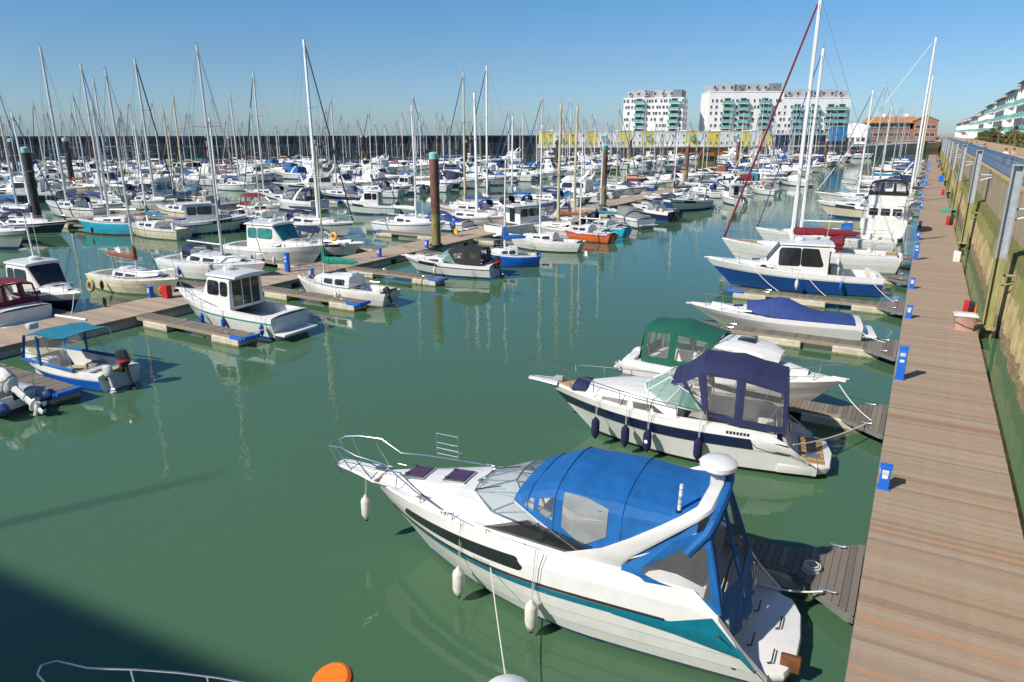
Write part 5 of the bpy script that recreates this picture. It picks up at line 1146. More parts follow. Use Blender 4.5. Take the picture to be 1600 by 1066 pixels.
# ------------------------------------------------------------------ hero: blue-canopied cruiser in the foreground
def hero_one():
    e = empty('motor_cruiser'); tag(e, 'large white motor cruiser with bright blue canopy and teal stripe filling the foreground', 'motorboat')
    L = 10.3; B = 3.15
    rows = [(-1, 0), (.03, .80), (.085, .84), (.24, .90), (.245, .915), (.40, .955), (.405, .97), (.545, .995), (.61, 1.0), (.63, .985), (.82, .965), (1, .90)]
    H = mkhull(L-.55, B, 1.78, 1.86, spring=-.10, rake=1.9, draft=.5, sw=.93, rows=rows, phi=2.35, plo=1.75, n=26, tm=.42)
    # the topsides fall away to the bathing platform at the stern
    for r in H.r:
        for i, p in enumerate(r):
            if p.x < 1.25 and i >= 3:
                t = 1-p.x/1.25; lim = lerp(1.86, .42, min(1, t*1.1)); p.z = min(p.z, lim*(.86+.14*i/(len(r)-1)))
    mb = MB(); H.mesh(mb, [ANTIF, ANTIF, WHITE, WHITE, WHITE, WHITE, WHITE, TEALP, BLACK, WHITE, WHITE], True, False, WHITE); mb.build('hull', e, 30)
    for s in (1, -1): mb = MB(); patch(mb, H, [(x, v) for x, v in ((.2, 6.8), (.5, 6.3), (1.0, 6.3), (1.7, 6.7), (2.9, 7.0))], [(x, v) for x, v in ((.25, 9.0), (.6, 9.9), (1.05, 10.0), (1.8, 9.0), (2.9, 8.0))], s, .012, TEALP); mb.build('teal_quarter_panel', e)
    mb = MB()
    for s in (1, -1): mb.tube([H.P(x, 9.02, s)+Vector((0, s*.01, 0)) for x in (1.9, 2.5, 3.5, 4.5, 5.5, 6.5, 7.5, 8.3, 8.9, 9.3, 9.55, 9.7)], .022, BLACK, 5)
    mb.build('rubbing_strake', e)
    mb = MB()
    for s in (1, -1): patch(mb, H, [(x, .95) for x in (0.1, 1, 2, 3, 4, 5, 6, 7)], [(x, 1.25) for x in (.1, 1, 2, 3, 4, 5, 6, 7)], s, .006, WEEDY)
    mb.build('waterline_weed', e)
    xw = 5.1
    D = mkdeck(H, [1.25, 1.8, 2.4, 3, 4, 5, 5.6, 6.2, 6.8, 7.4, 8, 8.6, 9.1, 9.45, 9.68], ins=.16, crown=.04, cockpit=(1.25, xw+1.0, 1.20, .80), toe=.04)
    mb = MB(); D.mesh(mb, [WHITE, WHITE, WHITE, OFFW], True); mb.build('deck', e)
    zd = 1.92
    S = [(xw-.55, 1.30, zd, 1.20, 2.14), (xw+.1, 1.28, zd, 1.14, 2.22), (xw+.9, 1.24, zd, 1.04, 2.27), (xw+1.6, 1.15, zd, .92, 2.25), (xw+2.6, .92, zd, .64, 2.14), (xw+3.5, .58, zd-.03, .36, 2.02), (xw+4.2, .24, zd-.06, .12, 1.90)]
    T = house(S, r=.14, crown=.05); mb = MB(); T.mesh(mb, WHITE, True); tk = mb.build('foredeck_cabin', e)
    # hull windows
    for s in (1, -1): window(H, 4.85, 8.3, 9.5, 10.2, s, e, GLASS, sl0=.10, sl1=-.1, n=14, name='hull_window', frame=.02, rnd=.35, off=.01)
    # hatches
    for x, g in ((xw+2.05, GLASSP), (xw+3.15, GLASSP)):
        mb = MB(); z = T.P(x, 5.6, 1).z; rx = Matrix.Rotation(R(5), 3, 'Y'); mb.box((x, 0, z+.03), (.58, .58, .05), STEEL, rot=rx); mb.box((x, 0, z+.062), (.50, .50, .012), g, rot=rx)
        for q in (-1, 1): mb.rbox((x+.22, q*.2, z+.075), (.1, .04, .02), BLACK, .01)
        mb.build('deck_hatch', tk, 0)
    for s in (1, -1): mb = MB(); patch(mb, T, [(xw+2.5, 1.0), (xw+2.8, 1.0)], [(xw+2.35, 2.0), (xw+2.65, 2.0)], s, .02, GREY); patch(mb, T, [(xw+2.55, 1.1), (xw+2.75, 1.1)], [(xw+2.43, 1.9), (xw+2.6, 1.9)], s, .028, mat('bronze_window', (.25, .19, .17), .2)); mb.build('side_light', tk)
    # side cockpit windows, dark and wedge shaped, under the canopy
    for s in (1, -1):
        mb = MB(); a, b, c, d_ = [Vector((x, y*s, z)) for x, y, z in ((3.35, 1.33, 1.94), (5.85, 1.26, 2.04), (5.75, 1.24, 1.78), (3.45, 1.27, 2.20))]
        c = Vector((4.85, 1.21*s, 2.40)); n = Vector((0, s, .25)).normalized()*.02
        mb.add([p+n for p in (a, b, c, d_)]+[p-n for p in (a, b, c, d_)], [(0, 1, 2, 3), (7, 6, 5, 4), (0, 4, 5, 1), (1, 5, 6, 2), (2, 6, 7, 3), (3, 7, 4, 0)], DARKSC); mb.build('cockpit_side_window', e, 0)
        mb = MB(); mb.rings([[a+Vector((0, 0, -.16)), a+Vector((0, 0, .03)), a+Vector((0, -s*.08, .03)), a+Vector((0, -s*.08, -.16))], [b+Vector((.2, 0, -.16)), b+Vector((.2, 0, .02)), b+Vector((.2, -s*.08, .02)), b+Vector((.2, -s*.08, -.16))]], WHITE, True, True, True)
        mb.build('coaming', e)
    # windscreen
    basep = [(xw-.35, 1.20, 2.24), (xw+.65, 1.06, 2.30), (xw+1.35, .52, 2.34), (xw+1.45, 0, 2.35), (xw+1.35, -.52, 2.34), (xw+.65, -1.06, 2.30), (xw-.35, -1.20, 2.24)]
    topp = [(xw-.75, 1.10, 2.62), (xw-.05, .98, 2.72), (xw+.35, .47, 2.80), (xw+.4, 0, 2.82), (xw+.35, -.47, 2.80), (xw-.05, -.98, 2.72), (xw-.75, -1.10, 2.62)]
    screen(e, basep, topp, SCREEN, .024)
    # forward canopy: blue roof with clear quarter lights, down to the coamings
    col = BLUEC; st = []
    for x, wb, zb_, wt, zt, cr in ((xw+.15, 1.03, 2.66, .92, 2.76, .08), (xw-.40, 1.16, 2.44, 1.04, 2.96, .14), (xw-.80, 1.22, 2.28, 1.08, 3.10, .20), (xw-1.55, 1.29, 1.96, 1.12, 3.10, .18), (xw-2.2, 1.31, 2.05, 1.12, 3.10, .19), (xw-3.1, 1.22, 2.52, 1.08, 3.04, .19), (xw-3.6, 1.10, 2.90, 1.02, 3.14, .14)):
        st.append([(x, wb, zb_), (x, lerp(wb, wt, .22), lerp(zb_, zt, .22)), (x, lerp(wb, wt, .85), lerp(zb_, zt, .85)), (x-.01, wt*.93, zt+cr*.12), (x, wt*.75, zt+cr*.48), (x, wt*.4, zt+cr*.85), (x, 0, zt+cr)])
    NS = len(st)-1; CN = Loft(st[::-1]); mb = MB(); win = {(NS-2, 1), (NS-1, 1)}
    gm = []
    for s in (1, -1):
        for i in range(CN.n-1):
            nsub = 5
            for j in range(CN.k-1):
                if (i, j) in win:
                    P = lambda u, v: CN.pt(i+max(.0001, 1-u)*.9999, j+v, s); o_ = [P(0, 0), P(.999, 0), P(.999, .999), P(0, .999)]
                    if i == NS-2: inn = [P(.08, .15), P(.92, -.0 if False else .02), P(.88, .98), P(.12, .92)]
                    else: inn = [P(.45, .08), P(.86, .10), P(.86, .86), P(.75, .92)]
                    mb.add(o_+inn, [(0, 1, 5, 4), (1, 2, 6, 5), (2, 3, 7, 6), (3, 0, 4, 7)], col); gm.append(inn)
                else:
                    vs = []; fs = []
                    for a_ in range(nsub+1):
                        for b__ in range(nsub+1):
                            p = CN.pt(i+a_/nsub*.9999, j+b__/nsub*.9999, s); sag = .0
                            vs.append(p-Vector((0, 0, sag+.012*noise.noise(p*2.2)*2*(1 if 0 < a_ < nsub else .0))))
                    for a_ in range(nsub):
                        for b__ in range(nsub): q = a_*(nsub+1)+b__; fs.append((q, q+1, q+nsub+2, q+nsub+1))
                    mb.add(vs, fs, col)
    # window on the canopy's flank, larger pane behind the quarter light
    cr_ = mb.build('forward_canopy', e, 40)
    for k, g_ in enumerate(gm): mb = MB(); mb.poly(g_, CLEAR); mb.build('clear_window', cr_, 0)
    for s in (1, -1):
        mb = MB(); patch(mb, CN, [(xw-1.92, 1.3), (xw-1.45, .7), (xw-.98, 1.05)], [(xw-1.92, 2.3), (xw-1.45, 2.9), (xw-.98, 2.9)], s, .012, mat('milky_vinyl', (.25, .26, .25), .10, var=.22, scale=1.5, spec=.8)); mb.build('flank_window', cr_)
    mb = MB()
    for u in (NS-2, NS-4.0, NS-.6): mb.tube([CN.pt(u, v, 1)+Vector((0, 0, .008)) for v in (0, 1, 2, 3, 4, 5, 5.99)]+[CN.pt(u, v, -1)+Vector((0, 0, .008)) for v in (5, 4, 3, 2, 1, 0)], .012, NAVYC if False else BLUEC, 4)
    mb.build('canopy_seam', e); mb = MB()
    for s in (1, -1): mb.tube([CN.pt(u, 0, s)+Vector((0, s*.01, 0)) for u in (0, 1, 2, 3, 4, 5, 5.99)], .014, WHITE, 5)
    for u in (NS-2, NS-4.0): mb.tube([CN.pt(u, v, 1)-Vector((0, 0, .03)) for v in (0, 1, 2, 3, 4, 5, 5.99)]+[CN.pt(u, v, -1)-Vector((0, 0, .03)) for v in (5, 4, 3, 2, 1, 0)], .013, STEEL, 5)
    mb.build('canopy_frame', e)
    # moulded radar arch sweeping up from the coaming
    mb = MB(); rg = []
    for y, z, x, w_, t_ in ((-1.33, 1.90, 3.45, 1.20, .07), (-1.31, 2.19, 2.95, .62, .08), (-1.26, 2.52, 2.48, .48, .08), (-1.18, 2.84, 2.04, .40, .08), (-1.05, 3.08, 1.68, .36, .08), (-.82, 3.21, 1.44, .32, .09), (0, 3.28, 1.36, .30, .09)):
        rg.append([Vector((x-w_/2, y, z+t_*.3)), Vector((x-w_/2+.04, y-.03, z+t_)), Vector((x+w_/2-.04, y-.03, z+t_*1.1)), Vector((x+w_/2, y, z+t_*.3)), Vector((x+w_/2-.04, y*.93+.02, z-t_*.4)), Vector((x-w_/2+.04, y*.93+.02, z-t_*.4))])
    rg2 = [[Vector((p.x, -p.y, p.z)) for p in r] for r in reversed(rg[:-1])]
    mb.rings(rg+rg2, WHITE, True, True, True); ar = mb.build('radar_arch', e, 50)
    mb = MB(); mb.lathe((1.42, -.35, 3.55), [(.10, -.12), (.13, -.02), (.33, 0), (.37, .04), (.37, .12), (.30, .18), (.1, .21), (.02, .21)], WHITE, 20); mb.build('radar_dome', ar)
    mb = MB()
    for dx, dy in ((-.15, -.15), (.12, -.1), (0, .2)): mb.tube([(1.42+dx, -.35+dy, 3.25), (1.42+dx*.8, -.35+dy*.8, 3.57)], .02, STEEL, 5)
    mb.build('radar_bracket', ar)
    mb = MB(); mb.tube([(1.9, .85, 3.08), (1.88, .87, 3.7)], .035, mat('banded_aerial', (.6, .6, .58), .5, var=.8, scale=14, stretch=(.1, .1, 1)), 8); mb.lathe((1.9, .85, 3.08), [(.07, 0), (.07, .06), (.04, .08)], BLACK, 8); mb.build('aerial', ar)
    # aft canopy
    top = [Vector((1.88, y, z)) for y, z in ((-1.10, 2.78), (-.98, 3.05), (-.45, 3.22), (.45, 3.22), (.98, 3.05), (1.10, 2.78))]
    bot = {'a': Vector((3.35, -1.34, 1.95)), 'b': Vector((3.30, -1.35, 1.62)), 'c': Vector((1.35, -1.30, 1.38)), 'd': Vector((1.15, -.45, 1.30))}
    def multi(pts, inner, nm):
        wf = lambda p: Vector(p)-Vector((.62 if p[2] > 1.9 else .50, 0, -.05*(p[2] > 2.4))); pts = [wf(p) for p in pts]; inner = [wf(p) for p in inner]
        f = MB(); n = (Vector(pts[1])-Vector(pts[0])).cross(Vector(pts[-1])-Vector(pts[0])).normalized()*.008; k = len(pts)
        for s in (1, -1): f.add([Vector(p)+n*s for p in list(pts)+list(inner)], [(i, (i+1) % k, k+(i+1) % k, k+i) for i in range(k)], col)
        po = f.build(nm, e, 0); g = MB(); g.poly(inner, CLEAR); g.build('clear_window', po, 0)
    def shrink(pts, q, dz=0): c = sum((Vector(p) for p in pts), Vector())/len(pts); return [lerp(Vector(p), c, q)+Vector((0, 0, dz)) for p in pts]
    for s in (-1, 1):
        m_ = lambda v: Vector((v[0], v[1]*(-s), v[2]))
        side = [m_(v) for v in ((3.42, -1.36, 2.03), (3.32, -1.39, 1.84), (2.95, -1.42, 1.77), (1.42, -1.37, 1.50), (1.92, -1.08, 2.98), (2.55, -1.25, 2.62))]
        cx = [m_(v) for v in ((3.02, -1.37, 2.10), (3.02, -1.395, 1.99), (2.78, -1.405, 1.92), (1.60, -1.36, 1.74), (1.93, -1.15, 2.66), (2.35, -1.23, 2.52))]
        multi(side, cx, 'canopy_side')
        bk = [m_(v) for v in ((1.42, -1.35, 1.55), (1.10, -.62, 1.50), (1.80, -.35, 3.18), (1.93, -1.03, 2.95))]
        inn = [m_(v) for v in ((1.44, -1.22, 1.84), (1.22, -.66, 1.84), (1.74, -.45, 2.96), (1.83, -.98, 2.76))]
        multi(bk, inn, 'canopy_quarter')
    bk = [Vector(v) for v in ((1.10, -.62, 1.50), (1.10, .62, 1.50), (1.80, .35, 3.18), (1.80, -.35, 3.18))]
    inn = [Vector(v) for v in ((1.20, -.50, 1.85), (1.20, .50, 1.85), (1.73, .30, 3.0), (1.73, -.30, 3.0))]
    multi(bk, inn, 'canopy_back')
    # gathered skirt hanging over the transom
    mb = MB(); g1 = []; g2 = []
    for i in range(25):
        t = i/24; y = lerp(-1.33, 1.33, t); x = .92-.33*(1-abs(2*t-1)**2); zz = 1.55-.05*math.sin(math.pi*t); f = .045*math.sin(i*1.9)
        g1.append(Vector((x, y, zz+.02))); g2.append(Vector((x-.10+f, y*.98, .82+.10*math.sin(i*.8))))
    mb.rings([g1, [lerp(p, q, .5)+Vector((.03*math.sin(k*2.3), 0, 0)) for k, (p, q) in enumerate(zip(g1, g2))], g2], col, False); mb.build('canopy_skirt', e, 60)
    mb = MB()
    for p in ((1.93, -1.05, 2.95), (1.80, -.35, 3.18), (1.80, .35, 3.18), (1.93, 1.05, 2.95)):
        q = {-1.05: (1.42, -1.36, 1.4), -.35: (1.10, -.62, 1.37), .35: (1.10, .62, 1.37), 1.05: (1.42, 1.36, 1.4)}[p[1]]; p = (p[0]-.62, p[1], p[2]+.05); q = (q[0]-.5, q[1], q[2]+.1); mb.tube([p, lerp(Vector(p), Vector(q), .5)+Vector((-.02, 0, -.03)), q], .035, col, 6, .03)
    mb.tube([(x_-.62, y_, z_+.05) for x_, y_, z_ in ((2.25, -1.2, 2.45), (1.93, -1.1, 2.90), (1.86, -.98, 3.06), (1.80, -.45, 3.2), (1.78, 0, 3.23), (1.80, .45, 3.2), (1.86, .98, 3.06), (1.93, 1.1, 2.9), (2.25, 1.2, 2.45))], .085, col, 8); mb.build('canopy_seam', e)
    # cockpit inside
    mb = MB(); mb.rbox((1.22, 0, 1.0), (.42, 2.0, .55), VINYL, .1); mb.rbox((1.0, 0, 1.3), (.14, 2.0, .4), VINYL, .06); mb.rbox((2.7, 1.0, .98), (1.5, .42, .5), VINYL, .1); mb.rbox((2.6, -.98, .98), (1.2, .42, .5), VINYL, .1); mb.build('cockpit_seats', e)
    mb = MB(); mb.rbox((4.2, -.62, 1.25), (.5, .55, .55), VINYL, .1); mb.rbox((3.95, -.62, 1.7), (.14, .55, .65), VINYL, .06); mb.rbox((4.2, .62, 1.25), (.5, .55, .55), VINYL, .1); mb.rbox((3.95, .62, 1.7), (.14, .55, .65), VINYL, .06); mb.build('helm_seats', e)
    mb = MB(); mb.rbox((4.95, 0, 1.5), (.55, 2.2, .9), GREY, .1); mb.rbox((5.05, -.6, 1.98), (.4, .7, .12), BLACK, .04); mb.build('dashboard', e)
    mb = MB(); M_ = Matrix.Rotation(R(65), 3, 'Y'); mb.torus((4.62, -.62, 1.92), .2, .018, BLACK, M_); mb.tube([(4.62, -.62, 1.92), (4.85, -.62, 1.82)], .03, BLACK, 6); mb.build('steering_wheel', e)
    # platform
    mb = MB(); r_ = []
    for z, ins in ((.12, .1), (.22, .02), (.36, 0), (.42, .03), (.43, .08)):
        r_.append([(x if x > .5 else x+ins, y*(1-ins*.5), z) for x, y in ((1.35, -1.22), (.45, -1.27), (.1, -1.28), (-.28, -1.12), (-.46, -.7), (-.5, 0), (-.46, .7), (-.28, 1.12), (.1, 1.28), (.45, 1.27), (1.35, 1.22))])
    mb.rings(r_, WHITE, True, True, True); mb.rings([[(.68, -1.2, .4), (.68, 1.2, .4), (.78, 1.2, 1.3), (.78, -1.2, 1.3)], [(.9, -1.27, .4), (.9, 1.27, .4), (.95, 1.27, 1.35), (.95, -1.27, 1.35)]], WHITE, True, True, True); pf = mb.build('bathing_platform', e)
    mb = MB()
    for p in ((.35, -.55), (.35, .5), (-.1, -.2), (-.05, .8)): mb.tube([(p[0], p[1]-.18, .5), (p[0]+.02, p[1]+.18, .5), (p[0]+.1, p[1]+.2, .47)], .015, BLACK, 5)
    mb.build('strap', pf)
    mb = MB(); mb.rbox((-.35, .85, .48), (.36, .12, .34), BTEAK, .03); mb.build('motor_bracket', pf)
    mb = MB(); mb.tube([(.7, -.55, 1.35), (.5, -.55, 1.35), (.5, -.55, .95), (.5, -.85, .95), (.5, -.85, 1.35), (.7, -.85, 1.35)], .016, STEEL, 5); mb.tube([(.75, -.3, 1.6), (.55, -.3, 1.65), (.5, -.3, 1.2), (.5, -.02, 1.2), (.55, -.02, 1.6), (.75, -.02, 1.6)], .016, STEEL, 5); mb.build('boarding_ladder', pf)
    for s in (1, -1): mb = MB(); mb.lathe((0, 0, 0), [(.05, 0), (.055, .02), (.03, .03)], BLACK, 10, Matrix.Rotation(R(90), 3, 'X')); o = mb.build('exhaust_outlet', e); o.location = H.P(.6, 3.2, s)
    # bow: pulpit plank, windlass, rails
    mb = MB(); r_ = []
    for x, w_, z in ((9.3, .42, 1.84), (9.75, .30, 1.86), (10.15, .22, 1.88), (10.5, .17, 1.9), (10.62, .10, 1.9)):
        r_.append([(x, -w_, z), (x, -w_*.9, z+.06), (x, w_*.9, z+.06), (x, w_, z), (x, w_*.6, z-.07), (x, -w_*.6, z-.07)])
    mb.rings(r_, WHITE, True, True, True); mb.build('bow_platform', e)
    mb = MB(); mb.rbox((9.35, 0, 1.98), (.3, .18, .16), STEEL, .03); mb.lathe((9.4, -.12, 1.98), [(.07, -.05), (.09, 0), (.05, .08)], BLACK, 10, Matrix.Rotation(R(90), 3, 'X')); mb.tube([(9.4, 0, 1.97), (10.1, 0, 1.95), (10.62, 0, 1.94), (10.70, 0, 1.8)], .022, STEEL, 5)
    mb.rings([[(10.75, 0, 1.80), (10.68, .03, 1.74), (10.66, -.03, 1.74)], [(10.45, .16, 1.70), (10.4, .14, 1.68), (10.42, .1, 1.68)]], STEEL, True, True, True); mb.rings([[(10.75, 0, 1.80), (10.68, .03, 1.74), (10.66, -.03, 1.74)], [(10.45, -.16, 1.70), (10.4, -.1, 1.68), (10.42, -.14, 1.68)]], STEEL, True, True, True)
    mb.build('windlass_and_anchor', e)
    mb = MB()
    for s in (1, -1):
        pts = [H.P(x, 10.7, s)+Vector((0, -.03*s, h)) for x, h in ((4.2, .06), (4.6, .10), (5.2, .12), (6, .16), (7, .28), (7.8, .42), (8.5, .56), (9.0, .64))]
        pts += [Vector((9.7, .5*s, 2.52)), Vector((10.25, .36*s, 2.56)), Vector((10.66, .30*s, 2.5)), Vector((10.80, .18*s, 2.42)), Vector((10.82, 0, 2.42))]
        mb.tube(pts, .017, STEEL, 6)
        for x, i in ((4.9, None), (5.8, None), (6.7, None), (7.7, None), (8.6, None)):
            p = H.P(x, 10.7, s)+Vector((0, -.03*s, 0)); h = .10+(x-4.8)*.11; mb.tube([p, p+Vector((-.08, 0, max(.14, h)))], .013, STEEL, 5)
        mb.tube([(9.35, .36*s, 1.85), (9.9, .44*s, 2.53)], .014, STEEL, 5); mb.tube([(10.1, .22*s, 1.9), (10.5, .32*s, 2.53)], .014, STEEL, 5); mb.tube([(10.5, .15*s, 1.9), (10.78, .2*s, 2.43)], .012, STEEL, 5)
    mb.build('pulpit_rail', e)
    mb = MB(); c0 = Vector((7.85, -1.1, 2.45))
    for x in (0, .62):
        mb.tube([c0+Vector((x, 0, .2)), c0+Vector((x, 0, -.35)), c0+Vector((x, -.22, -.35))], .009, STEEL, 4)
    for k, zz in enumerate((.2, -.05, -.2, -.35)): mb.tube([c0+Vector((0, 0, zz)), c0+Vector((.62, 0, zz))], .01, STEEL, 4); mb.tube([c0+Vector((0, -.22*(k > 1), -.35+k*.0)), c0+Vector((.62, -.22*(k > 1), -.35))], .008, STEEL, 4)
    mb.build('fender_basket', e)
    mb = MB()
    for x, y, z in ((9.1, .5, 1.86), (9.1, -.5, 1.86), (6.9, 1.12, 1.99), (6.9, -1.12, 1.99)): mb = MB(); mb.tube([(x-.13, y, z+.07), (x+.13, y, z+.07)], .018, STEEL, 6); mb.tube([(x-.05, y, z-.02), (x-.05, y, z+.07)], .015, STEEL, 5); mb.tube([(x+.05, y, z-.02), (x+.05, y, z+.07)], .015, STEEL, 5); mb.build('cleat', e)
    mb = MB(); mb.tube([(6.5, -.55, 2.34), (6.5, .15, 2.36)], .03, STEEL, 6); mb.rbox((6.5, -.55, 2.34), (.12, .12, .12), STEEL, .02); mb.rbox((6.5, .15, 2.36), (.12, .12, .12), STEEL, .02); mb.build('searchlight_bar', e)
    mb = MB(); mb.tube([(5.4, -1.0, 2.24), (5.32, -1.0, 2.24)], .01, BLACK, 4)
    for i in (2, 4): b_, t_ = Vector(basep[i]), Vector(topp[i]); mb.tube([lerp(b_, t_, .05)+Vector((.03, 0, .02)), lerp(b_, t_, .8)+Vector((.05, .25, .02))], .012, BLACK, 4)
    mb.build('wiper', e)
    # small print on the topside
    mb = MB()
    for i in range(5): x = 6.0-i*.09; p = H.P(x, 9.16, -1); patch(mb, H, [(x, 9.12), (x+.055, 9.12)], [(x+.02, 9.24), (x+.075, 9.24)], 1, .008, GREY)
    mb.build('side_badge', e, 0)
    return e, H
B1, H1 = hero_one(); place(B1, (-1.28, 12.42), (-11.48, 11.55)); B1.scale = (.962, 1.03, .96); OCC.append((-11.5, -1, 12))
def on(bt, p): return w2(bt, p)
q = H1.P(9.75, 7, -1); p = on(B1, (9.3, .30, .98)); fender(p, .56, .12, FENDW, .62, 'white fender hanging at the bow of the blue-canopied cruiser', group='white fenders')
for x, lb in ((6.45, 'white fender at mid-length of the blue-canopied cruiser'), (4.55, 'grubby white fender nearer the stern of the blue-canopied cruiser')):
    c = H1.P(x, 8, 1); p = on(B1, (x*.962, c.y*1.03+.10, .50)); fender(p, .62, .13, FENDW, 1.15, lb, group='white fenders', dx=.05)
a = on(B1, Vector([q_*f_ for q_, f_ in zip(H1.P(5.6, 8.7, 1), (.962, 1.04, .96))])); rope(a, (-4.75, 8.2, .6), .08, .012, label='thin white rope slanting down from the side of the blue-canopied cruiser')
rope(on(B1, (.5, -1.15, .6)), (-.62, 13.85, .62), .10, .022, label='thick white mooring rope from the cruiser stern to the splayed finger')
# ------------------------------------------------------------------ hero: navy-canopied cruiser
def hero_two():
    e = empty('motor_cruiser'); tag(e, 'white motor cruiser with navy canopy and navy hull band, second from the camera', 'motorboat'); L = 8.7; B = 2.95
    rows = [(-1, 0), (.035, .82), (.10, .86), (.58, .955), (.60, .97), (.83, 1.0), (.85, .99), (1, .95)]
    H = mkhull(L, B, 1.62, 1.28, rake=1.75, draft=.45, sw=.93, rows=rows, phi=2.25, plo=1.7, n=24, tm=.42)
    for r in H.r:
        for i, p in enumerate(r):
            if p.x < 1.2 and i >= 3: t = 1-p.x/1.2; lim = lerp(1.28, .45, min(1, t*1.1)); p.z = min(p.z, lim*(.88+.12*i/(len(r)-1)))
    mb = MB(); H.mesh(mb, [ANTIK, ANTIK, WHITE, WHITE, NAVYP, NAVYP, WHITE], True, False, WHITE); mb.build('hull', e, 30)
    for s in (1, -1): mb = MB(); patch(mb, H, [(x, 3.1) for x in (.2, .8, 1.4, 1.75)], [(x, v) for x, v in ((.28, 5.2), (.8, 6.2), (1.4, 6.6), (1.95, 5.6))], s, .010, WHITE); mb.tube([H.P(x, v, s)+Vector((0, .015*s, 0)) for x, v in ((.2, 3.1), (.8, 3.1), (1.3, 3.15), (1.75, 4.3), (2.0, 5.6))], .012, BLACK, 4); mb.build('quarter_panel', e)
    xw = 4.45
    D = mkdeck(H, [1.2, 2, 3, 4, 5, 5.6, 6.2, 6.8, 7.3, 7.8, 8.2, 8.5, 8.66], ins=.12, crown=.05, cockpit=(1.2, xw+.6, 1.18, .6), toe=.04)
    mb = MB(); D.mesh(mb, [WHITE, WHITE, WHITE, OFFW], True); mb.build('deck', e)
    zd = 1.36
    S = [(xw-.3, 1.22, zd, 1.08, 1.78), (xw+.5, 1.20, zd, 1.02, 1.88), (xw+1.2, 1.12, zd, .92, 1.90), (xw+2.0, .92, zd+.05, .74, 1.84), (xw+2.7, .72, zd+.1, .58, 1.74), (xw+2.85, .66, zd+.1, .55, 1.55)]
    T = house(S, r=.12, crown=.06); mb = MB(); T.mesh(mb, WHITE, True, True); tk = mb.build('foredeck_cabin', e)
    for s in (1, -1): pass
    for s in (1, -1):
        mb = MB(); patch(mb, T, [(x, .25) for x in (xw+.0, xw+.8, xw+1.6, xw+2.3)], [(x, 1.45) for x in (xw+.45, xw+.95, xw+1.6, xw+2.15)], s, .014, mat('dark_side_grille', (.03, .025, .02), .4)); mb.build('side_deck_window', e)
    # teak bow deck and navy cover forward of the trunk
    mb = MB()
    for s in (1, -1): patch(mb, D, [(x, 3.9) for x in (xw+2.95, 7.7, 8.1, 8.35)], [(x, 1.2) for x in (xw+2.95, 7.7, 8.1, 8.35)], s, .01, TEAK)
    mb.build('teak_bow_deck', e)
    mb = MB(); mb.rbox((xw+2.98, 0, 1.64), (.62, 1.0, .30), NAVYC, .1); mb.build('bow_locker_cover', e)
    mb = MB(); r_ = [[(x, -w_, z), (x, -w_*.9, z+.05), (x, w_*.9, z+.05), (x, w_, z), (x, w_*.6, z-.06), (x, -w_*.6, z-.06)] for x, w_, z in ((8.3, .34, 1.64), (8.75, .24, 1.66), (9.15, .17, 1.68), (9.38, .10, 1.68))]
    mb.rings(r_, WHITE, True, True, True); mb.tube([(8.4, 0, 1.74), (9.3, 0, 1.74), (9.42, 0, 1.6)], .025, STEEL, 5); mb.rbox((8.3, 0, 1.78), (.3, .2, .16), GREY, .03); mb.build('bow_platform', e)
    basep = [(xw-1.0, 1.18, 1.62), (xw+.1, 1.10, 1.76), (xw+.75, .62, 1.94), (xw+.9, 0, 1.98), (xw+.75, -.62, 1.94), (xw+.1, -1.10, 1.76), (xw-1.0, -1.18, 1.62)]
    topp = [(xw-1.15, 1.10, 1.95), (xw-.35, .98, 2.28), (xw+.05, .52, 2.42), (xw+.12, 0, 2.45), (xw+.05, -.52, 2.42), (xw-.35, -.98, 2.28), (xw-1.15, -1.10, 1.95)]
    screen(e, basep, topp, GREENSC, .02, WHITEC)
    rf = [(1.0, 1.14, 2.55, .26), (2.35, 1.18, 2.84, .28), (3.5, 1.08, 2.86, .28), (xw-.35, .95, 2.45, .14)]
    bs = [(.95, 1.26, 1.32), (2.35, 1.33, 1.42), (3.3, 1.26, 1.62), (xw-.75, 1.12, 2.04)]
    canopy(e, NAVYC, rf, bs, 3, (.85, 1.22, 1.22), frontbase=None, ins=.13, droop=.03)
    mb = MB(); g = []
    for (x, w_, z, cr) in ((xw-.35, .95, 2.42, .12), (xw-.02, .92, 2.34, .08)): g.append([Vector((x, w_*t, z+cr*(1-abs(t)**2.4))) for t in (-1, -.6, -.2, .2, .6, 1)])
    mb.rings(g, NAVYC, False); mb.build('canopy_brow', e)
    mb = MB()
    for s in (1, -1): mb.rbox((3.6, s*.55, 1.1), (.5, .5, .5), VINYL, .1); mb.rbox((3.35, s*.55, 1.5), (.16, .5, .65), VINYL, .06)
    mb.rbox((1.5, 0, .85), (.5, 2.1, .5), VINYL, .1); mb.rbox((2.2, .95, .85), (1.2, .4, .5), VINYL, .1); mb.build('seats', e)
    mb = MB(); mb.rbox((4.25, -.1, 1.35), (.5, 2.0, .7), WHITE, .1); mb.torus((3.98, -.55, 1.7), .18, .018, BLACK, Matrix.Rotation(R(62), 3, 'Y')); mb.build('helm', e)
    mb = MB(); r_ = []
    for z, ins in ((.14, .08), (.34, 0), (.4, .02), (.41, .06)): r_.append([(x if x > .3 else x+ins, y*(1-ins*.4), z) for x, y in ((1.1, -1.32), (.1, -1.25), (-.38, -.95), (-.5, 0), (-.38, .95), (.1, 1.25), (1.1, 1.32))])
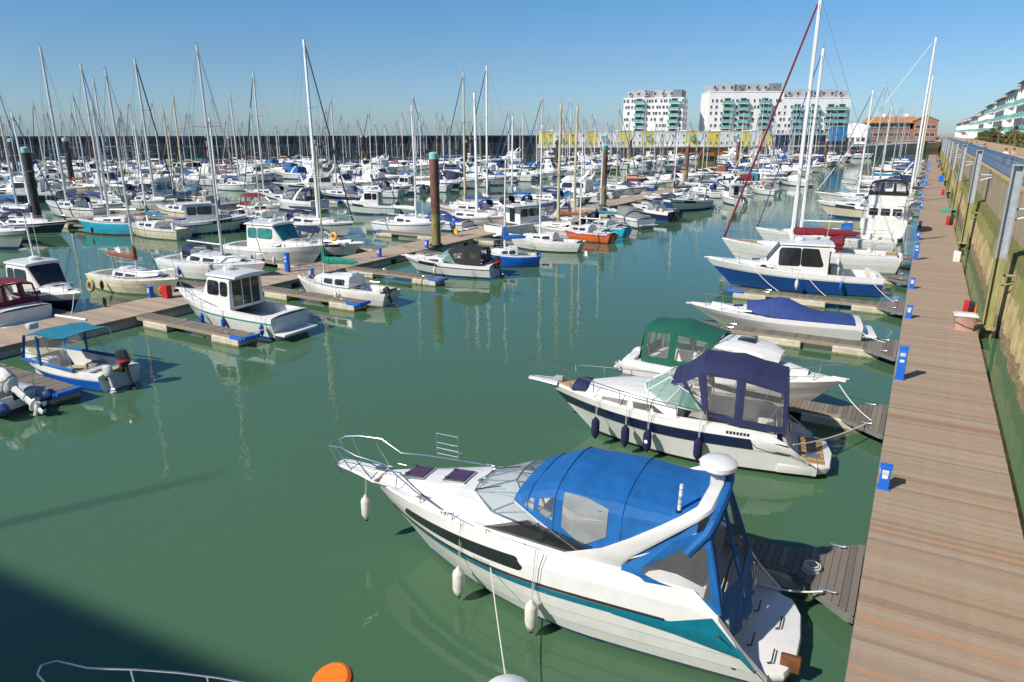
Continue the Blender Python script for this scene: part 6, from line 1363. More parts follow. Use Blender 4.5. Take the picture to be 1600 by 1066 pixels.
    mb.rings(r_, WHITE, True, True, True); mb.rings([[(.6, -1.1, .4), (.6, 1.1, .4), (.95, 1.1, 1.15), (.95, -1.1, 1.15)], [(.8, -1.15, .4), (.8, 1.15, .4), (1.05, 1.15, 1.2), (1.05, -1.15, 1.2)]], mat('grey_transom', (.55, .55, .55), .35), True, True, True); pf = mb.build('bathing_platform', e)
    mb = MB(); mb.box((.12, 0, .418), (.7, 1.9, .012), TEAK)
    for i in range(7): mb.box((.12, -.85+i*.28, .426), (.7, .02, .008), BLACK)
    mb.rings([[(-.1, .3, .43), (-.1, .6, .43), (.3, .6, .43), (.3, .3, .43)], [(-.1, .3, .45), (-.1, .6, .45), (.3, .6, .45), (.3, .3, .45)]], STEEL, True, True, True); mb.build('teak_planking', pf, 0)
    mb = MB(); mb.tube([(.78, -.2, 1.2), (.7, -.2, .75), (.74, -.45, .75), (.82, -.45, 1.2)], .018, STEEL, 5); mb.build('grab_rail', pf)
    mb = MB()
    for i in range(7): patch(mb, H, [(1.98+i*.1, 6.35), (2.05+i*.1, 6.35)], [(1.98+i*.1, 6.75), (2.05+i*.1, 6.75)], 1, .012, BLACK)
    mb.build('side_vent', e, 0)
    rail(e, H, 1.9, 8.3, .34, .62, posts=7, bow=(9.25, 2.28, .2), n=12, ins=.1, r=.015, name='guard_rail')
    mb = MB(); mb.tube([(5.1, 1.2, 1.7), (5.0, 1.18, 3.0)], .012, WHITEC, 5); mb.build('aerial', e)
    return e, H
B2, H2 = hero_two(); place(B2, (-1.72, 21.35), (-10.49, 19.78)); B2.scale = (.965, 1, 1)
B2.location.z = 0
for x, k in ((6.95, 'first from the bow'), (5.95, 'second from the bow'), (5.25, 'with the round white badge'), (3.75, 'nearest the stern')):
    c = H2.P(x-.45, 5, 1); p = on(B2, (x-.45, c.y+.10, .66)); f = fender(p, .62, .13, FENDN, .85, 'navy fender on the navy-canopied cruiser, '+k, FENDN, 'navy fenders')
    if 'badge' in k: b = MB(); b.lathe((0, -.125, 0), [(.06, 0), (.055, .012)], PEDW, 12, Matrix.Rotation(R(90), 3, 'X')); b.build('badge', f)
cb = MB()
for k_ in range(5): cb.torus((.02*(k_ % 2), .015*k_, .02+k_*.026), .17-.03*(k_ % 3), .014, ROPE, n=16, k=5)
o = cb.build('rope_coil', None, loc=(-.95, 14.7, .49)); tag(o, 'coiled white mooring rope on the nearest splayed finger', 'rope')
# third: green canopy, bow towards the jetty
e = cruiser(L=7.7, B=2.7, hull=WHITE, stripe=WHITE, can=GREENC, zb=1.35, zs=1.05, motor=.95, mt=55, cuddy=.62, top='canopy', hw=False, mcol=LGREY, plat=False, scr=SCREEN); place(e, (-9.2, 26.2), (-1.5, 25.6)); tag(e, 'white cruiser with dark green canopy half hidden behind the navy-canopied one, bow to the jetty', 'motorboat')
mb = MB(); F = house([(3.5, .90, 2.02, .95, 2.16), (4.2, 1.0, 2.02, 1.0, 2.2), (5.2, .88, 1.92, .8, 2.1), (5.7, .6, 1.8, .45, 1.95)], r=.08, crown=.1); F.mesh(mb, WHITE, True, True); hd = mb.build('hardtop', e); mb = MB(); mb.rbox((4.4, 0, 2.31), (.62, .5, .06), GLASS, .02); mb.build('hatch', hd)
# fourth: covered speedboat
e = cruiser(L=8.1, B=2.55, hull=WHITE, stripe=WHITE, can=ROYALC, zb=1.1, zs=.82, cover=True, cuddy=.26, hw=False, rake=1.9); place(e, (-1.75, 37.0), (-9.75, 35.45)); tag(e, 'low white speedboat under a royal blue fitted cover', 'motorboat')
# fifth: blue-hulled wheelhouse cruiser
e = cruiser(L=10.4, B=3.2, hull=BLUEP, stripe=WHITE, can=ROYALC, zb=1.75, zs=1.15, wheelhouse=(.30, 1.75, .25, GLASS), cuddy=.45, plat=False, hw=False); mb = MB(); mb.rbox((2.6, -.2, 1.35), (.5, 1.3, .55), VINYL, .08); mb.rbox((.5, 0, 1.2), (.35, 2.2, .5), VINYL, .08); mb.build('cockpit_seats', e); mb = MB(); [mb.box((3.06, y_, 1.9), (.06, .08, 1.45), BTEAK) for y_ in (-1.0, -.45, .45, 1.0)]; mb.build('aft_door_frame', e, 0); mb = MB(); mb.rbox((6.9, -1.30, 1.62), (.3, .03, .14), BLACK, .01); mb.build('side_vent', e); tag(e, 'blue-hulled cruiser with white wheelhouse and large side windows', 'motorboat'); place(e, (-1.6, 48.4), (-11.7, 46.1))
# sixth and seventh: the two tall-masted yachts
def tall(px, Y, py, L, xs, lab, **kw):
    mxx = x_at(px, Y, 2.1); h = mast_top(mxx-.1, Y, py); mxf = (xs-mxx)/L
    e = sloop(L=L, mh=h, mx=mxf, **kw); place(e, (xs, Y+.3), (xs-L, Y-.3)); tag(e, lab, 'sailboat'); return e
tall(1238, 56.3, -8, 12.2, -.95, 'white yacht with maroon sail cover and genoa, mast leaving the top of the photo', hull=WHITE, stripe=PAL_S['red'], boot=PAL_S['white'], cover=REDC, genoa=REDC, hood=REDC, mastm=MASTW, mast_r=.13, covr=1.7, gr=.11, B=3.9, zb=1.65, zs=1.25, teak=True)
tall(1253, 65.3, 76, 10.8, -1.6, 'white yacht with blue furled genoa and bare boom just behind the maroon-covered one', hull=WHITE, stripe=WHITE, boot=PAL_S['blue'], cover=WHITEC, boomcov=False, genoa=PAL_S['blue'], hood=BLUEC, mastm=MASTW, mast_r=.12, gr=.06, B=3.4, zb=1.5, zs=1.15)
tall(1424, 112, 58, 12, -1.5, 'yacht whose tall white mast rises over the far end of the right jetty', hull=WHITE, stripe=PAL_S['navy'], cover=NAVYC, genoa=WHITEC, hood=NAVYC, mastm=MASTW, mast_r=.12, B=3.6)
tall(1431, 137, 118, 11, -1.5, 'yacht with the second tallest mast over the far right jetty', hull=WHITE, stripe=PAL_S['blue'], cover=ROYALC, genoa=None, hood=ROYALC, mastm=MASTW, mast_r=.12, B=3.5)
tall(1436, 160, 150, 10, -1.5, 'yacht with a cream mast farther along the right jetty', hull=OFFW, stripe=PAL_S['blue'], cover=SANDC, genoa=None, hood=None, hood_on=False, mastm=MASTC, mast_r=.12)
# flybridge yacht alongside the jetty, stern to the camera
def fly_alongside():
    e = empty('motor_yacht'); tag(e, 'white aft-cabin motor yacht with black flybridge enclosure, lying along the right jetty', 'motorboat'); L = 11.5; B = 4.0
    H = mkhull(L, B, 2.3, 1.9, rake=1.3, sw=.97, rows=MROWS, phi=2.8, plo=2.0, n=14); mb = MB(); H.mesh(mb, [ANTIK, ANTIK, WHITE, WHITE, WHITE, WHITE], True, capmat=OFFW); mb.build('hull', e)
    D = mkdeck(H, [0, 2, 4, 6, 8, 9.5, 11, 11.4], crown=.05); mb = MB(); D.mesh(mb, WHITE, True); mb.build('deck', e)
    A = house([(.9, 1.55, 1.9, 1.5, 3.05), (4.2, 1.6, 1.9, 1.55, 3.1), (6.6, 1.55, 2.0, 1.4, 3.1), (8.0, 1.3, 2.1, .95, 2.4)], r=.12); mb = MB(); A.mesh(mb, WHITE, True); sa = mb.build('saloon', e)
    for y in (-.98, 0, .98): mb = MB(); mb.box((.88, y, 2.52), (.05, .74, .62), BLACK); mb.box((.86, y, 2.52), (.04, .66, .54), GLASS); mb.build('window', sa, 0)
    for s in (1, -1):
        for x0, x1 in ((1.2, 2.8), (3.0, 4.6), (4.8, 6.2)): window(A, x0, x1, .9, 1.8, s, sa, GLASS, n=4)
    mb = MB(); mb.rbox((1.1, 0, 3.14), (.35, 3.2, .1), WHITE, .04); mb.build('aft_coaming', sa)
    Fb = house([(1.0, 1.45, 3.15, 1.62, 4.05), (3.5, 1.5, 3.15, 1.68, 4.1), (5.2, 1.3, 3.15, 1.3, 4.0), (5.8, 1.0, 3.15, .9, 3.6)], r=.08); mb = MB(); Fb.mesh(mb, WHITE, True, True); mb.build('flybridge', e)
    rf = [(.75, 1.45, 5.0, .26), (2.6, 1.5, 5.15, .26), (4.4, 1.35, 5.0, .22)]; bs = [(.95, 1.62, 4.07), (2.8, 1.66, 4.1), (4.7, 1.45, 4.05)]
    canopy(e, BLKC, rf, bs, 3, (.95, 1.62, 4.06), ins=.16)
    rail(e, H, .1, 11.2, .75, .75, posts=10, n=12, mid=True, bow=(11.6, 3.05, .2)); mb = MB()
    mb.tube([(.05, -1.85, 2.68), (.05, 1.85, 2.68)], .02, STEEL, 5)
    for i in range(9): mb.tube([(.05, -1.8+i*.45, 1.95), (.05, -1.8+i*.45, 2.68)], .013, STEEL, 4)
    mb.build('stern_rail', e)
    mb = MB(); mb.rbox((-.35, 0, .4), (.75, 3.2, .12), WHITE, .04); mb.build('swim_platform', e)
    mb = MB(); mb.tube([(2.5, 1.7, 4.0), (2.3, 2.3, 8.3)], .03, WHITEC, 5, .012); mb.build('whip_aerial', e)
    mb = MB(); c = Vector((.3, -1.75, 3.35)); mb.tube([(.3, -1.75, 2.0), c], .03, STEEL, 5)
    for k in range(3): a = k*2.09+.5; d = Vector((0, math.cos(a), math.sin(a))); n = Vector((0, -d.z, d.y))*.09; mb.add([c-n*.4, c+d*.75-n*.5, c+d*.78+n*.3, c+n*.6], [(0, 1, 2, 3)], WHITEC)
    mb.build('wind_generator', e)
    mb = MB(); M_ = Matrix.Rotation(R(90), 3, 'Y'); mb.torus((-.05, -1.2, 2.4), .28, .07, GREYC, M_); mb.build('dinghy_fender_ring', e)
    return e
e = fly_alongside(); place(e, (-2.75, 73.5), (-2.75, 85))
# boat whose bow rail enters at the bottom edge
e = cruiser(L=9.6, B=3.2, hull=WHITE, stripe=NAVYP, can=NAVYC, zb=1.75, zs=1.3, cuddy=.3, top='folded', hw=True, arch=False); place(e, (-.25, 5.15), (-9.85, 3.85)); mb = MB(); mb.lathe((3.0, -1.05, 3.2), [(.1, -.1), (.26, 0), (.30, .06), (.29, .15), (.19, .22), (.03, .25)], WHITE, 18); mb.tube([(3.0, -1.05, 1.3), (3.0, -1.05, 3.2)], .04, STEEL, 6); mb.build('radar_dome', e); tag(e, 'cruiser at the bottom edge, only its steel bow rail and white radar dome showing', 'motorboat'); BR = e
mb = MB(); f = empty('horseshoe_buoy', (0, 0, 0), 0, 'orange horseshoe lifebuoy cover clipped to the rail at the bottom edge', 'lifebuoy')

# ------------------------------------------------------------------ left side heroes
def lb(fn, st, zs_, bw, zb_, label, cat='motorboat', L=None, fix=None):
    a, b = at(st[0], st[1], zs_), at(bw[0], bw[1], zb_); e = fn((a-b).length if L is None else L); place(e, (a.x, a.y), (b.x, b.y)); tag(e, label, cat); return e
# white pilothouse boat with green trim (centre left)
e = cruiser(L=8.1, B=2.75, hull=WHITE, stripe=mat('green_trim', (.02, .30, .22), .3), can=GREENC, zb=1.55, zs=1.12, wheelhouse=(.36, 1.62, .45, GLASS), plat=True, hw=False, cuddy=.4); place(e, (-25.9, 23.5), (-33.6, 23.3)); tag(e, 'white pilothouse fishing cruiser with thin green trim and glazed back, bow to the left walkway', 'motorboat')
for x, i in ((-30.6, 0), (-29.0, 1), (-26.3, 2)): fender((x, 22.02, .62), .5, .11, FENDB, .5, ['blue fender nearest the bow of the green-trimmed pilothouse boat', 'blue fender amidships on the green-trimmed pilothouse boat', 'blue fender at the stern quarter of the green-trimmed pilothouse boat'][i], FENDB, 'blue fenders', 0)
# green-sail small cruiser
e = sloop(name='small_motor_sailer', L=7.0, B=2.4, hull=OFFW, stripe=OFFW, cover=GRNC, genoa=None, mh=mast_top(-30.6, 30.4, 228), mx=.68, mastm=MASTC, mast_r=.05, zb=1.05, zs=.85, hood_on=False, wheel=False, cabh=.55, covr=1.25); place(e, (-25.9, 30.9), (-32.8, 30.7)); tag(e, 'small off-white cabin boat with jade green sail cover and cream mast', 'sailboat'); outboard(e, -.25, .3, .45, 30, BLACK, .8)
# black canopied cuddy
e = cruiser(L=6.9, B=2.5, hull=WHITE, stripe=mat('black_stripe', (.02, .02, .02)), can=BLKC, zb=1.15, zs=.85, motor=1.05, mt=25, plat=False, mcol=MGREY, mband=REDP, cuddy=.3, hw=True, scr=GREENSC, canin=.30); place(e, (-24.9, 41.1), (-31.5, 39.7)); tag(e, 'white sports boat with black canopy, black waist stripe and black outboard by the rust-brown pile', 'motorboat')
fender((-28.4, 38.85, .5), .45, .1, FENDW, .5, 'white fender on the side of the black-canopied sports boat', group='white fenders')
# blue open boat
def open_blue():
    e = empty('open_fishing_boat'); tag(e, 'old blue and white open boat with faded teal awning and two outboards', 'motorboat'); L = 5.6; B = 2.2
    H = mkhull(L, B, .95, .68, rake=.9, sw=.85, rows=MROWS, n=14); mb = MB(); H.mesh(mb, [ANTIF, ANTIF, BRBLUE, BRBLUE, WHITE, WHITE], True, capmat=WHITE); mb.build('hull', e)
    D = mkdeck(H, [0, 1, 2, 3, 4, 4.8, 5.3, 5.55], ins=.14, cockpit=(.35, 4.0, .92, .25), crown=.06); mb = MB(); D.mesh(mb, [WHITE, WHITE, WHITE, mat('dirty_sole', (.35, .33, .20), .9, var=.3, scale=3)], True); mb.build('deck', e)
    mb = MB(); g = [[Vector((x, y, z+.06*(1-abs(y)/1.1)-.05*math.sin(math.pi*t))) for y in (-1, -.5, 0, .5, 1)] for x, z, t in ((1.5, 2.05, 0), (2.2, 2.02, .5), (2.9, 2.08, 1), (3.7, 1.95, 0))]; mb.rings(g, TEALC, False); mb.rings([[p-Vector((0, 0, .02)) for p in r] for r in g], TEALC, False); mb.build('awning', e)
    mb = MB()
    for s in (1, -1): mb.tube([(1.5, s, 2.03), (1.2, s*1.0, .75)], .018, STEEL, 5); mb.tube([(2.9, s, 2.06), (1.8, s*1.0, .75)], .018, STEEL, 5); mb.tube([(3.7, s, 1.93), (4.3, s*.85, .8)], .018, STEEL, 5); mb.tube([(1.3, s*1.02, 1.15), (3.9, s*.95, 1.2)], .014, STEEL, 5)
    mb.build('awning_frame', e)
    for s in (1, -1): mb = MB(); mb.poly([(1.22, s*.99, .76), (3.0, s*.99, .78), (2.85, s*.99, 1.98), (1.52, s*.99, 1.98)], CLEAR); mb.build('clear_side', e, 0); mb = MB(); mb.poly([(3.1, s*.98, .80), (4.25, s*.82, .86), (3.7, s*.98, 1.9), (3.0, s*.99, 1.95)], CLEAR); mb.tube([(3.05, s, .8), (3.02, s, 1.98)], .05, BLUEC, 5); mb.tube([(4.3, s*.84, .84), (3.72, s, 1.94)], .06, BLUEC, 5); mb.tube([(1.2, s*1.0, .80), (4.3, s*.86, .88)], .07, BLUEC, 5); mb.build('canvas_side', e, 0)
    mb = MB(); mb.rbox((3.3, .45, .6), (.5, .5, .7), WHITE, .06); mb.rbox((1.0, 0, .5), (.4, 1.5, .4), WHITE, .05); mb.rbox((2.0, -.5, .45), (.6, .5, .3), mat('crate_grey', (.3, .3, .28)), .05); mb.build('thwart_seats', e)
    mb = MB(); mb.rbox((3.9, .5, 2.2), (.3, .4, .25), LGREY, .06); mb.tube([(2.9, -1.1, 2.15), (4.6, -1.0, 2.2)], .06, WHITEC, 6); mb.build('rolled_gear', e)
    outboard(e, -.2, -.1, .55, 15, MGREY, 1.1, REDP); outboard(e, -.2, .65, .45, 10, LGREY, .75); return e
e = open_blue(); place(e, (-26.3, 15.0), (-31.7, 14.3))
def rib():
    e = empty('inflatable_boat'); tag(e, 'grey inflatable with a tilted white outboard at the left edge, below the open blue boat', 'dinghy'); tb = MB(); m = mat('rib_tube_grey', (.30, .31, .33), .6)
    pts = [(-.4, .8, .45), (2.5, .8, .48), (3.6, .55, .6), (4.1, 0, .72), (3.6, -.55, .6), (2.5, -.8, .48), (-.4, -.8, .45)]; P2 = []
    for i in range(len(pts)-1):
        for k in range(4): P2.append(lerp(Vector(pts[i]), Vector(pts[i+1]), k/4))
    P2.append(Vector(pts[-1])); tb.tube(P2, .23, m, 10)
    for s in (1, -1): tb.lathe((-.42, .8*s, .45), [(.23, 0), (.2, .1), (.05, .22)], mat('blue_cone', (.03, .06, .2)), 10, Matrix.Rotation(R(-90), 3, 'Y'))
    tb.build('tube', e); mb = MB(); mb.rings([[(x, -w_, .2), (x, w_, .2), (x, w_*.4, -.05), (x, -w_*.4, -.05)] for x, w_ in ((-.0, .7), (2.6, .7), (3.6, .3))], DARKIN, True, True, True); mb.rbox((0, 0, .45), (.08, 1.3, .5), WHITE, .03); mb.rbox((1.4, 0, .5), (.3, 1.2, .12), WHITE, .03); mb.build('hull', e)
    outboard(e, -.15, 0, .55, 62, WHITE, 1.45, GREY); mb = MB(); mb.tube([(0, -.6, .6), (-.1, -.6, 1.3), (-.1, .6, 1.3), (0, .6, .6)], .02, STEEL, 5); mb.build('frame', e); return e
e = rib(); place(e, (-26.9, 11.6), (-31.2, 11.1))
e = cruiser(L=8.6, B=2.9, hull=WHITE, stripe=mat('red_stripe', (.3, .02, .02)), can=REDC, zb=1.3, zs=1.05, cuddy=.4); place(e, (-38.5, 17.7), (-47.1, 17.5)); tag(e, 'white cruiser with maroon canopy cut by the left edge of the photo', 'motorboat')
# navy fishing boat with wheelhouse, bow towards the walkway
e = cruiser(name='fishing_boat', L=7.4, B=2.6, hull=NAVYP, stripe=WHITE, can=NAVYC, zb=1.4, zs=1.0, wheelhouse=(.26, 1.6, .1, GLASS), plat=False, hw=False, cuddy=.45); place(e, (-45.6, 20.6), (-38.3, 20.4)); tag(e, 'navy-hulled white wheelhouse fishing boat with two rope fenders, left of the walkway', 'motorboat')
TAN = mat('tan_rope_ring', (.45, .32, .14), .9, var=.3, scale=12, bump=.6)
for x, y, l_ in ((-42.6, 19.0, 'near'), (-39.8, 21.9, 'far')):
    f = empty('rope_fender_ring', (x, y, 1.35), 0, 'tan rope ring fender hung on the %s side of the navy fishing boat' % l_, 'fender', 'rope ring fenders'); mb = MB(); mb.torus((0, 0, 0), .26, .10, TAN, Matrix.Rotation(R(82), 3, 'X'), 18, 8); mb.build('ring', f)
mb = MB(); f = empty('radar_mast', (0, 0, 0)); f.parent = e; mb.tube([(3.2, 0, 2.7), (3.0, 0, 5.2)], .05, MASTW, 6); mb.tube([(3.05, -.7, 4.6), (3.05, .7, 4.6)], .02, MASTW, 5); bpy.data.objects.remove(f); mb.build('signal_mast', e)
# cream boat with brown sail, and white yacht with navy sprayhood
e = sloop(name='sailing_boat', L=7.6, B=2.6, hull=CREAM, stripe=CREAM, boot=CREAM, cover=BROWNC, genoa=None, hood_on=False, mh=mast_top(-41.8, 26.0, 108), mx=.50, mastm=ALU, mast_r=.075, zb=1.15, zs=.95, wheel=False, deckm=CREAM, cabh=.3, antif=ANTIK, boomrot=0); place(e, (-45.7, 25.9), (-38.2, 26.2)); tag(e, 'cream decked sailing boat with furled tan-brown sail beside the navy fishing boat', 'sailboat')
e = sloop(L=9.4, B=3.2, hull=WHITE, stripe=WHITE, boot=PAL_S['blue'], cover=NAVYC, genoa=PAL_S['grey'], gr=.03, hood=NAVYC, mh=mast_top(-40.4, 31.2, 70), mx=.58, mastm=ALU, mast_r=.085, zb=1.45, zs=1.15, boomcov=False); place(e, (-45.9, 31.1), (-37.0, 31.4)); tag(e, 'white yacht with navy sprayhood and tall slightly leaning mast, bow to the left walkway', 'sailboat')
e = cruiser(L=9.2, B=3.15, hull=WHITE, stripe=WHITE, can=WHITEC, zb=1.75, zs=1.25, wheelhouse=(.28, 1.7, .2, TEALG), cuddy=.5, hw=False, plat=True); place(e, (-46.4, 37.3), (-37.6, 37.6)); tag(e, 'white pilothouse cruiser with bright teal-tinted windows, bow to the left walkway', 'motorboat')
e = cruiser(L=7.6, B=2.6, hull=WHITE, stripe=WHITE, can=NAVYC, zb=1.2, zs=.95, cuddy=.3, arch=False); place(e, (-45.5, 42.2), (-38.0, 42.4)); tag(e, 'white open cruiser with navy canopy next to the teal-windowed cruiser, yellow lifebuoy on its bow', 'motorboat')
f = empty('lifebuoy', (-39.6, 41.0, 1.75), 0, 'yellow horseshoe lifebuoy on the rail left of the rust-brown pile', 'lifebuoy'); mb = MB(); mb.torus((0, 0, 0), .27, .11, YELLOW, Matrix.Rotation(R(80), 3, 'X')); mb.build('ring', f)
# blue, white, orange and turquoise small sailing boats right of the walkway
hs = [((838, 398), (748, 392), .8, 1.1, 'bright blue hulled small yacht with blue sail cover right of the black-canopied boat', dict(hull=BRBLUE, stripe=BRBLUE, cover=BRBLUE, B=2.4), 250),
      ((905, 378), (795, 366), .85, 1.15, 'white small yacht with grey round covers, between the blue and the orange hulls', dict(hull=OFFW, stripe=OFFW, boot=ANTIK, cover=GREYC, boomcov=False, B=2.6), 195),
      ((955, 366), (868, 352), .8, 1.1, 'small yacht with orange hull and blue sheer band', dict(hull=ORANGE, stripe=BLUEP, boot=None, cover=ORANGEP, boomcov=False, B=2.4), 215),
      ((978, 357), (905, 346), .8, 1.0, 'small sailing boat with turquoise hull behind the orange one', dict(hull=TURQ, stripe=TURQ, cover=TEALC, B=2.2), 225)]
for st, bw, z0, z1, l_, kw, mt_ in hs:
    a, b = at(st[0], st[1], z0), at(bw[0], bw[1], z1); L_ = (a-b).length; mxx = lerp(a, b, .55)
    e = sloop(L=L_, genoa=None, hood_on=False, wheel=False, mh=mast_top(mxx.x, mxx.y, mt_), zb=z1, zs=z0, mastm=MASTW, mast_r=.06, mx=.55, **kw); place(e, (a.x, a.y), (b.x, b.y)); tag(e, l_, 'sailboat')
for st, bw, k, l_, kw in [((1055, 335), (960, 320), 'bimini7', 'navy-hulled boat with black canopy in front of the white bow, right of the green-capped pile', dict(hullc='navy', canc='black', strc='white')), ((1010, 345), (950, 330), 'cover7', 'white covered sports boat with raised stern right of the green-capped pile', dict(hullc='white', canc='grey', strc='navy')),
      ((1100, 315), (1018, 322), 'open8', 'white sports boat with a long navy stripe lying bow to camera', dict(hullc='white', canc='navy', strc='navy')), ((1160, 312), (1120, 300), 'pilot7', 'white boat with maroon cabin canopy moored stern out', dict(hullc='white', canc='maroon', strc='red')), ((1215, 298), (1160, 288), 'sloop8', 'blue-waisted yacht with sand coloured cover near the far bend', dict(hullc='white', canc='sand', strc='blue')),
      ((1265, 285), (1205, 278), 'cover7', 'pale cruiser under a white cover where the left boats end', dict(hullc='white', canc='white', strc='black'))]:
    hero(k, st, bw, .8, 1.1, l_, **kw)

# ------------------------------------------------------------------ people
SKIN = mat('skin', (.45, .27, .19), .6); HAIR = mat('dark_hair', (.03, .02, .015), .7)
def skinmesh(name, pts, edges, rad, m, par, sub=1):
    me = bpy.data.meshes.new(name); me.from_pydata([Vector(p) for p in pts], edges, []); o = bpy.data.objects.new(name, me); C.objects.link(o); o.parent = par
    md = o.modifiers.new('skin', 'SKIN')
    for i, r_ in enumerate(rad): v = me.skin_vertices[0].data[i]; v.radius = (r_, r_) if not isinstance(r_, tuple) else r_
    me.skin_vertices[0].data[0].use_root = True; md.use_smooth_shade = True
    s = o.modifiers.new('sub', 'SUBSURF'); s.levels = sub; s.render_levels = sub; me.materials.append(m); return o
def person(x, y, z, rz, shirt, trousers, label, group=None, h=1.75, stride=.16):
    e = empty('person', (x, y, z), rz, label, 'person', group); k = h/1.75; S = lambda *p: tuple(q*k for q in p); t = stride
    pts = [S(0, 0, .93), S(0, 0, 1.15), S(.02, 0, 1.38), S(.02, 0, 1.50), S(.04, 0, 1.58), S(.05, 0, 1.68),
           S(.02, .17, 1.40), S(0, .23, 1.15), S(.1, .25, .90), S(.13, .25, .80), S(.02, -.17, 1.40), S(-.03, -.23, 1.15), S(-.02, -.26, .88), S(-.01, -.26, .78),
           S(0, .09, .88), S(t*.6, .1, .48), S(t, .1, .09), S(t+.15, .11, .04), S(0, -.09, .88), S(-t*.3, -.1, .48), S(-t, -.1, .10), S(-t+.15, -.11, .04)]
    ed = [(0, 1), (1, 2), (2, 3), (3, 4), (4, 5), (2, 6), (6, 7), (7, 8), (8, 9), (2, 10), (10, 11), (11, 12), (12, 13), (0, 14), (14, 15), (15, 16), (16, 17), (0, 18), (18, 19), (19, 20), (20, 21)]
    rad = [.12, .115, .12, .05, .085, .07, .055, .042, .032, .035, .055, .042, .032, .035, .085, .058, .04, .035, .085, .058, .04, .035]
    skinmesh('body', pts, ed, [r_*k for r_ in rad], SKIN, e)
    skinmesh('shirt', pts[:3]+[pts[6], pts[7], lerp(Vector(pts[7]), Vector(pts[8]), .8), pts[10], pts[11], lerp(Vector(pts[11]), Vector(pts[12]), .8)], [(0, 1), (1, 2), (2, 3), (3, 4), (4, 5), (2, 6), (6, 7), (7, 8)], [r_*k for r_ in (.15, .145, .15, .075, .06, .05, .075, .06, .05)], shirt, e)
    skinmesh('trousers', [pts[0], pts[14], pts[15], lerp(Vector(pts[15]), Vector(pts[16]), .85), pts[18], pts[19], lerp(Vector(pts[19]), Vector(pts[20]), .85)], [(0, 1), (1, 2), (2, 3), (0, 4), (4, 5), (5, 6)], [r_*k for r_ in (.145, .10, .075, .06, .10, .075, .06)], trousers, e)
    mb = MB(); mb.lathe(S(.03, 0, 1.66), [(.02, -.06), (.1, -.02), (.105, .05), (.07, .11), (.02, .125)], HAIR, 10); mb.build('hair', e)
    mb = MB()
    for s_ in (1, -1): mb.rbox(S(.125, s_*.035, 1.655), (.02, .025, .015), BLACK, .004)
    mb.rbox(S(.135, 0, 1.625), (.03, .02, .035), SKIN, .008); mb.rbox(S(.125, 0, 1.59), (.015, .045, .01), REDP, .003); mb.build('face', e); return e
p = at(709, 369, .52); man = person(p.x, p.y, .52, R(70), BRBLUE, mat('dark_trousers', (.03, .03, .04), .8), 'man in a blue top and dark trousers walking along the left walkway beside the pile', h=1.8)
f = empty('shopping_bag', (p.x+.32, p.y-.1, .95), 0, 'yellow bag carried by the man in the blue top', 'bag'); mb = MB(); mb.rings([[(a*w_, c*.06, z) for a, c in ((-1, -1), (1, -1), (1, 1), (-1, 1))] for z, w_ in ((-.2, .15), (0, .18), (.25, .14))], YELLOW, True, True, False); mb.build('bag_body', f)
SH = [mat('shirt_%s' % n_, c, .8) for n_, c in (('white', (.7, .7, .68)), ('pink', (.6, .3, .3)), ('navy', (.03, .05, .15)), ('red', (.4, .04, .04)), ('teal', (.05, .3, .3)))]
for i, (yy, xx, k, lab) in enumerate([(82, 6.2, 0, 'person in white nearest the blue railing on the promenade'), (83, 6.9, 1, 'person in pink beside the one in white at the railing'), (78, 9.5, 0, 'person in a white top near the right edge of the promenade'), (80, 10.3, 1, 'person in a pink top near the right edge of the promenade'), (112, 6.0, 2, 'person in navy farther along the railing'), (116, 6.4, 3, 'person in red farther along the railing'), (135, 6.2, 4, 'person in teal in the middle distance on the promenade'), (160, 6.5, 2, 'tiny person in navy far along the promenade'), (185, 6.6, 3, 'tiny person in red far along the promenade')]):
    person(xx, yy, 6.46, R(-90 if i % 2 else 90), SH[k], SH[2], lab, 'people strolling on the promenade', h=1.7)
for x, y, z, l_, m_ in [(-40.6, 35.75, .6, 'white fender forward on the teal-windowed cruiser', FENDW), (-43.2, 35.85, .6, 'white fender aft on the teal-windowed cruiser', FENDW), (-40.0, 29.75, .6, 'white fender on the near side of the navy sprayhood yacht', FENDW), (-43.0, 29.65, .6, 'blue fender aft on the navy sprayhood yacht', FENDB), (-43.3, 24.5, .55, 'dark fender on the cream sailing boat', BLACK), (-44.3, 19.05, .6, 'dark fender at the quarter of the navy fishing boat', BLACK),
    (-5.9, 45.35, .7, 'white fender amidships on the blue-hulled cruiser', FENDW), (-3.5, 46.2, .7, 'blue fender aft on the blue-hulled cruiser', FENDB), (-8.3, 54.5, .75, 'white fender forward on the maroon-covered yacht', FENDW), (-4.5, 54.4, .7, 'white fender aft on the maroon-covered yacht', FENDW), (-28.6, 29.45, .5, 'white fender on the jade-covered small cabin boat', FENDW), (-69.0, 39.0, .6, 'dark fender on the turquoise yacht', BLACK)]:
    fender((x, y, z), .5, .11, m_, .55, l_, m_, 'fenders on the nearer boats')
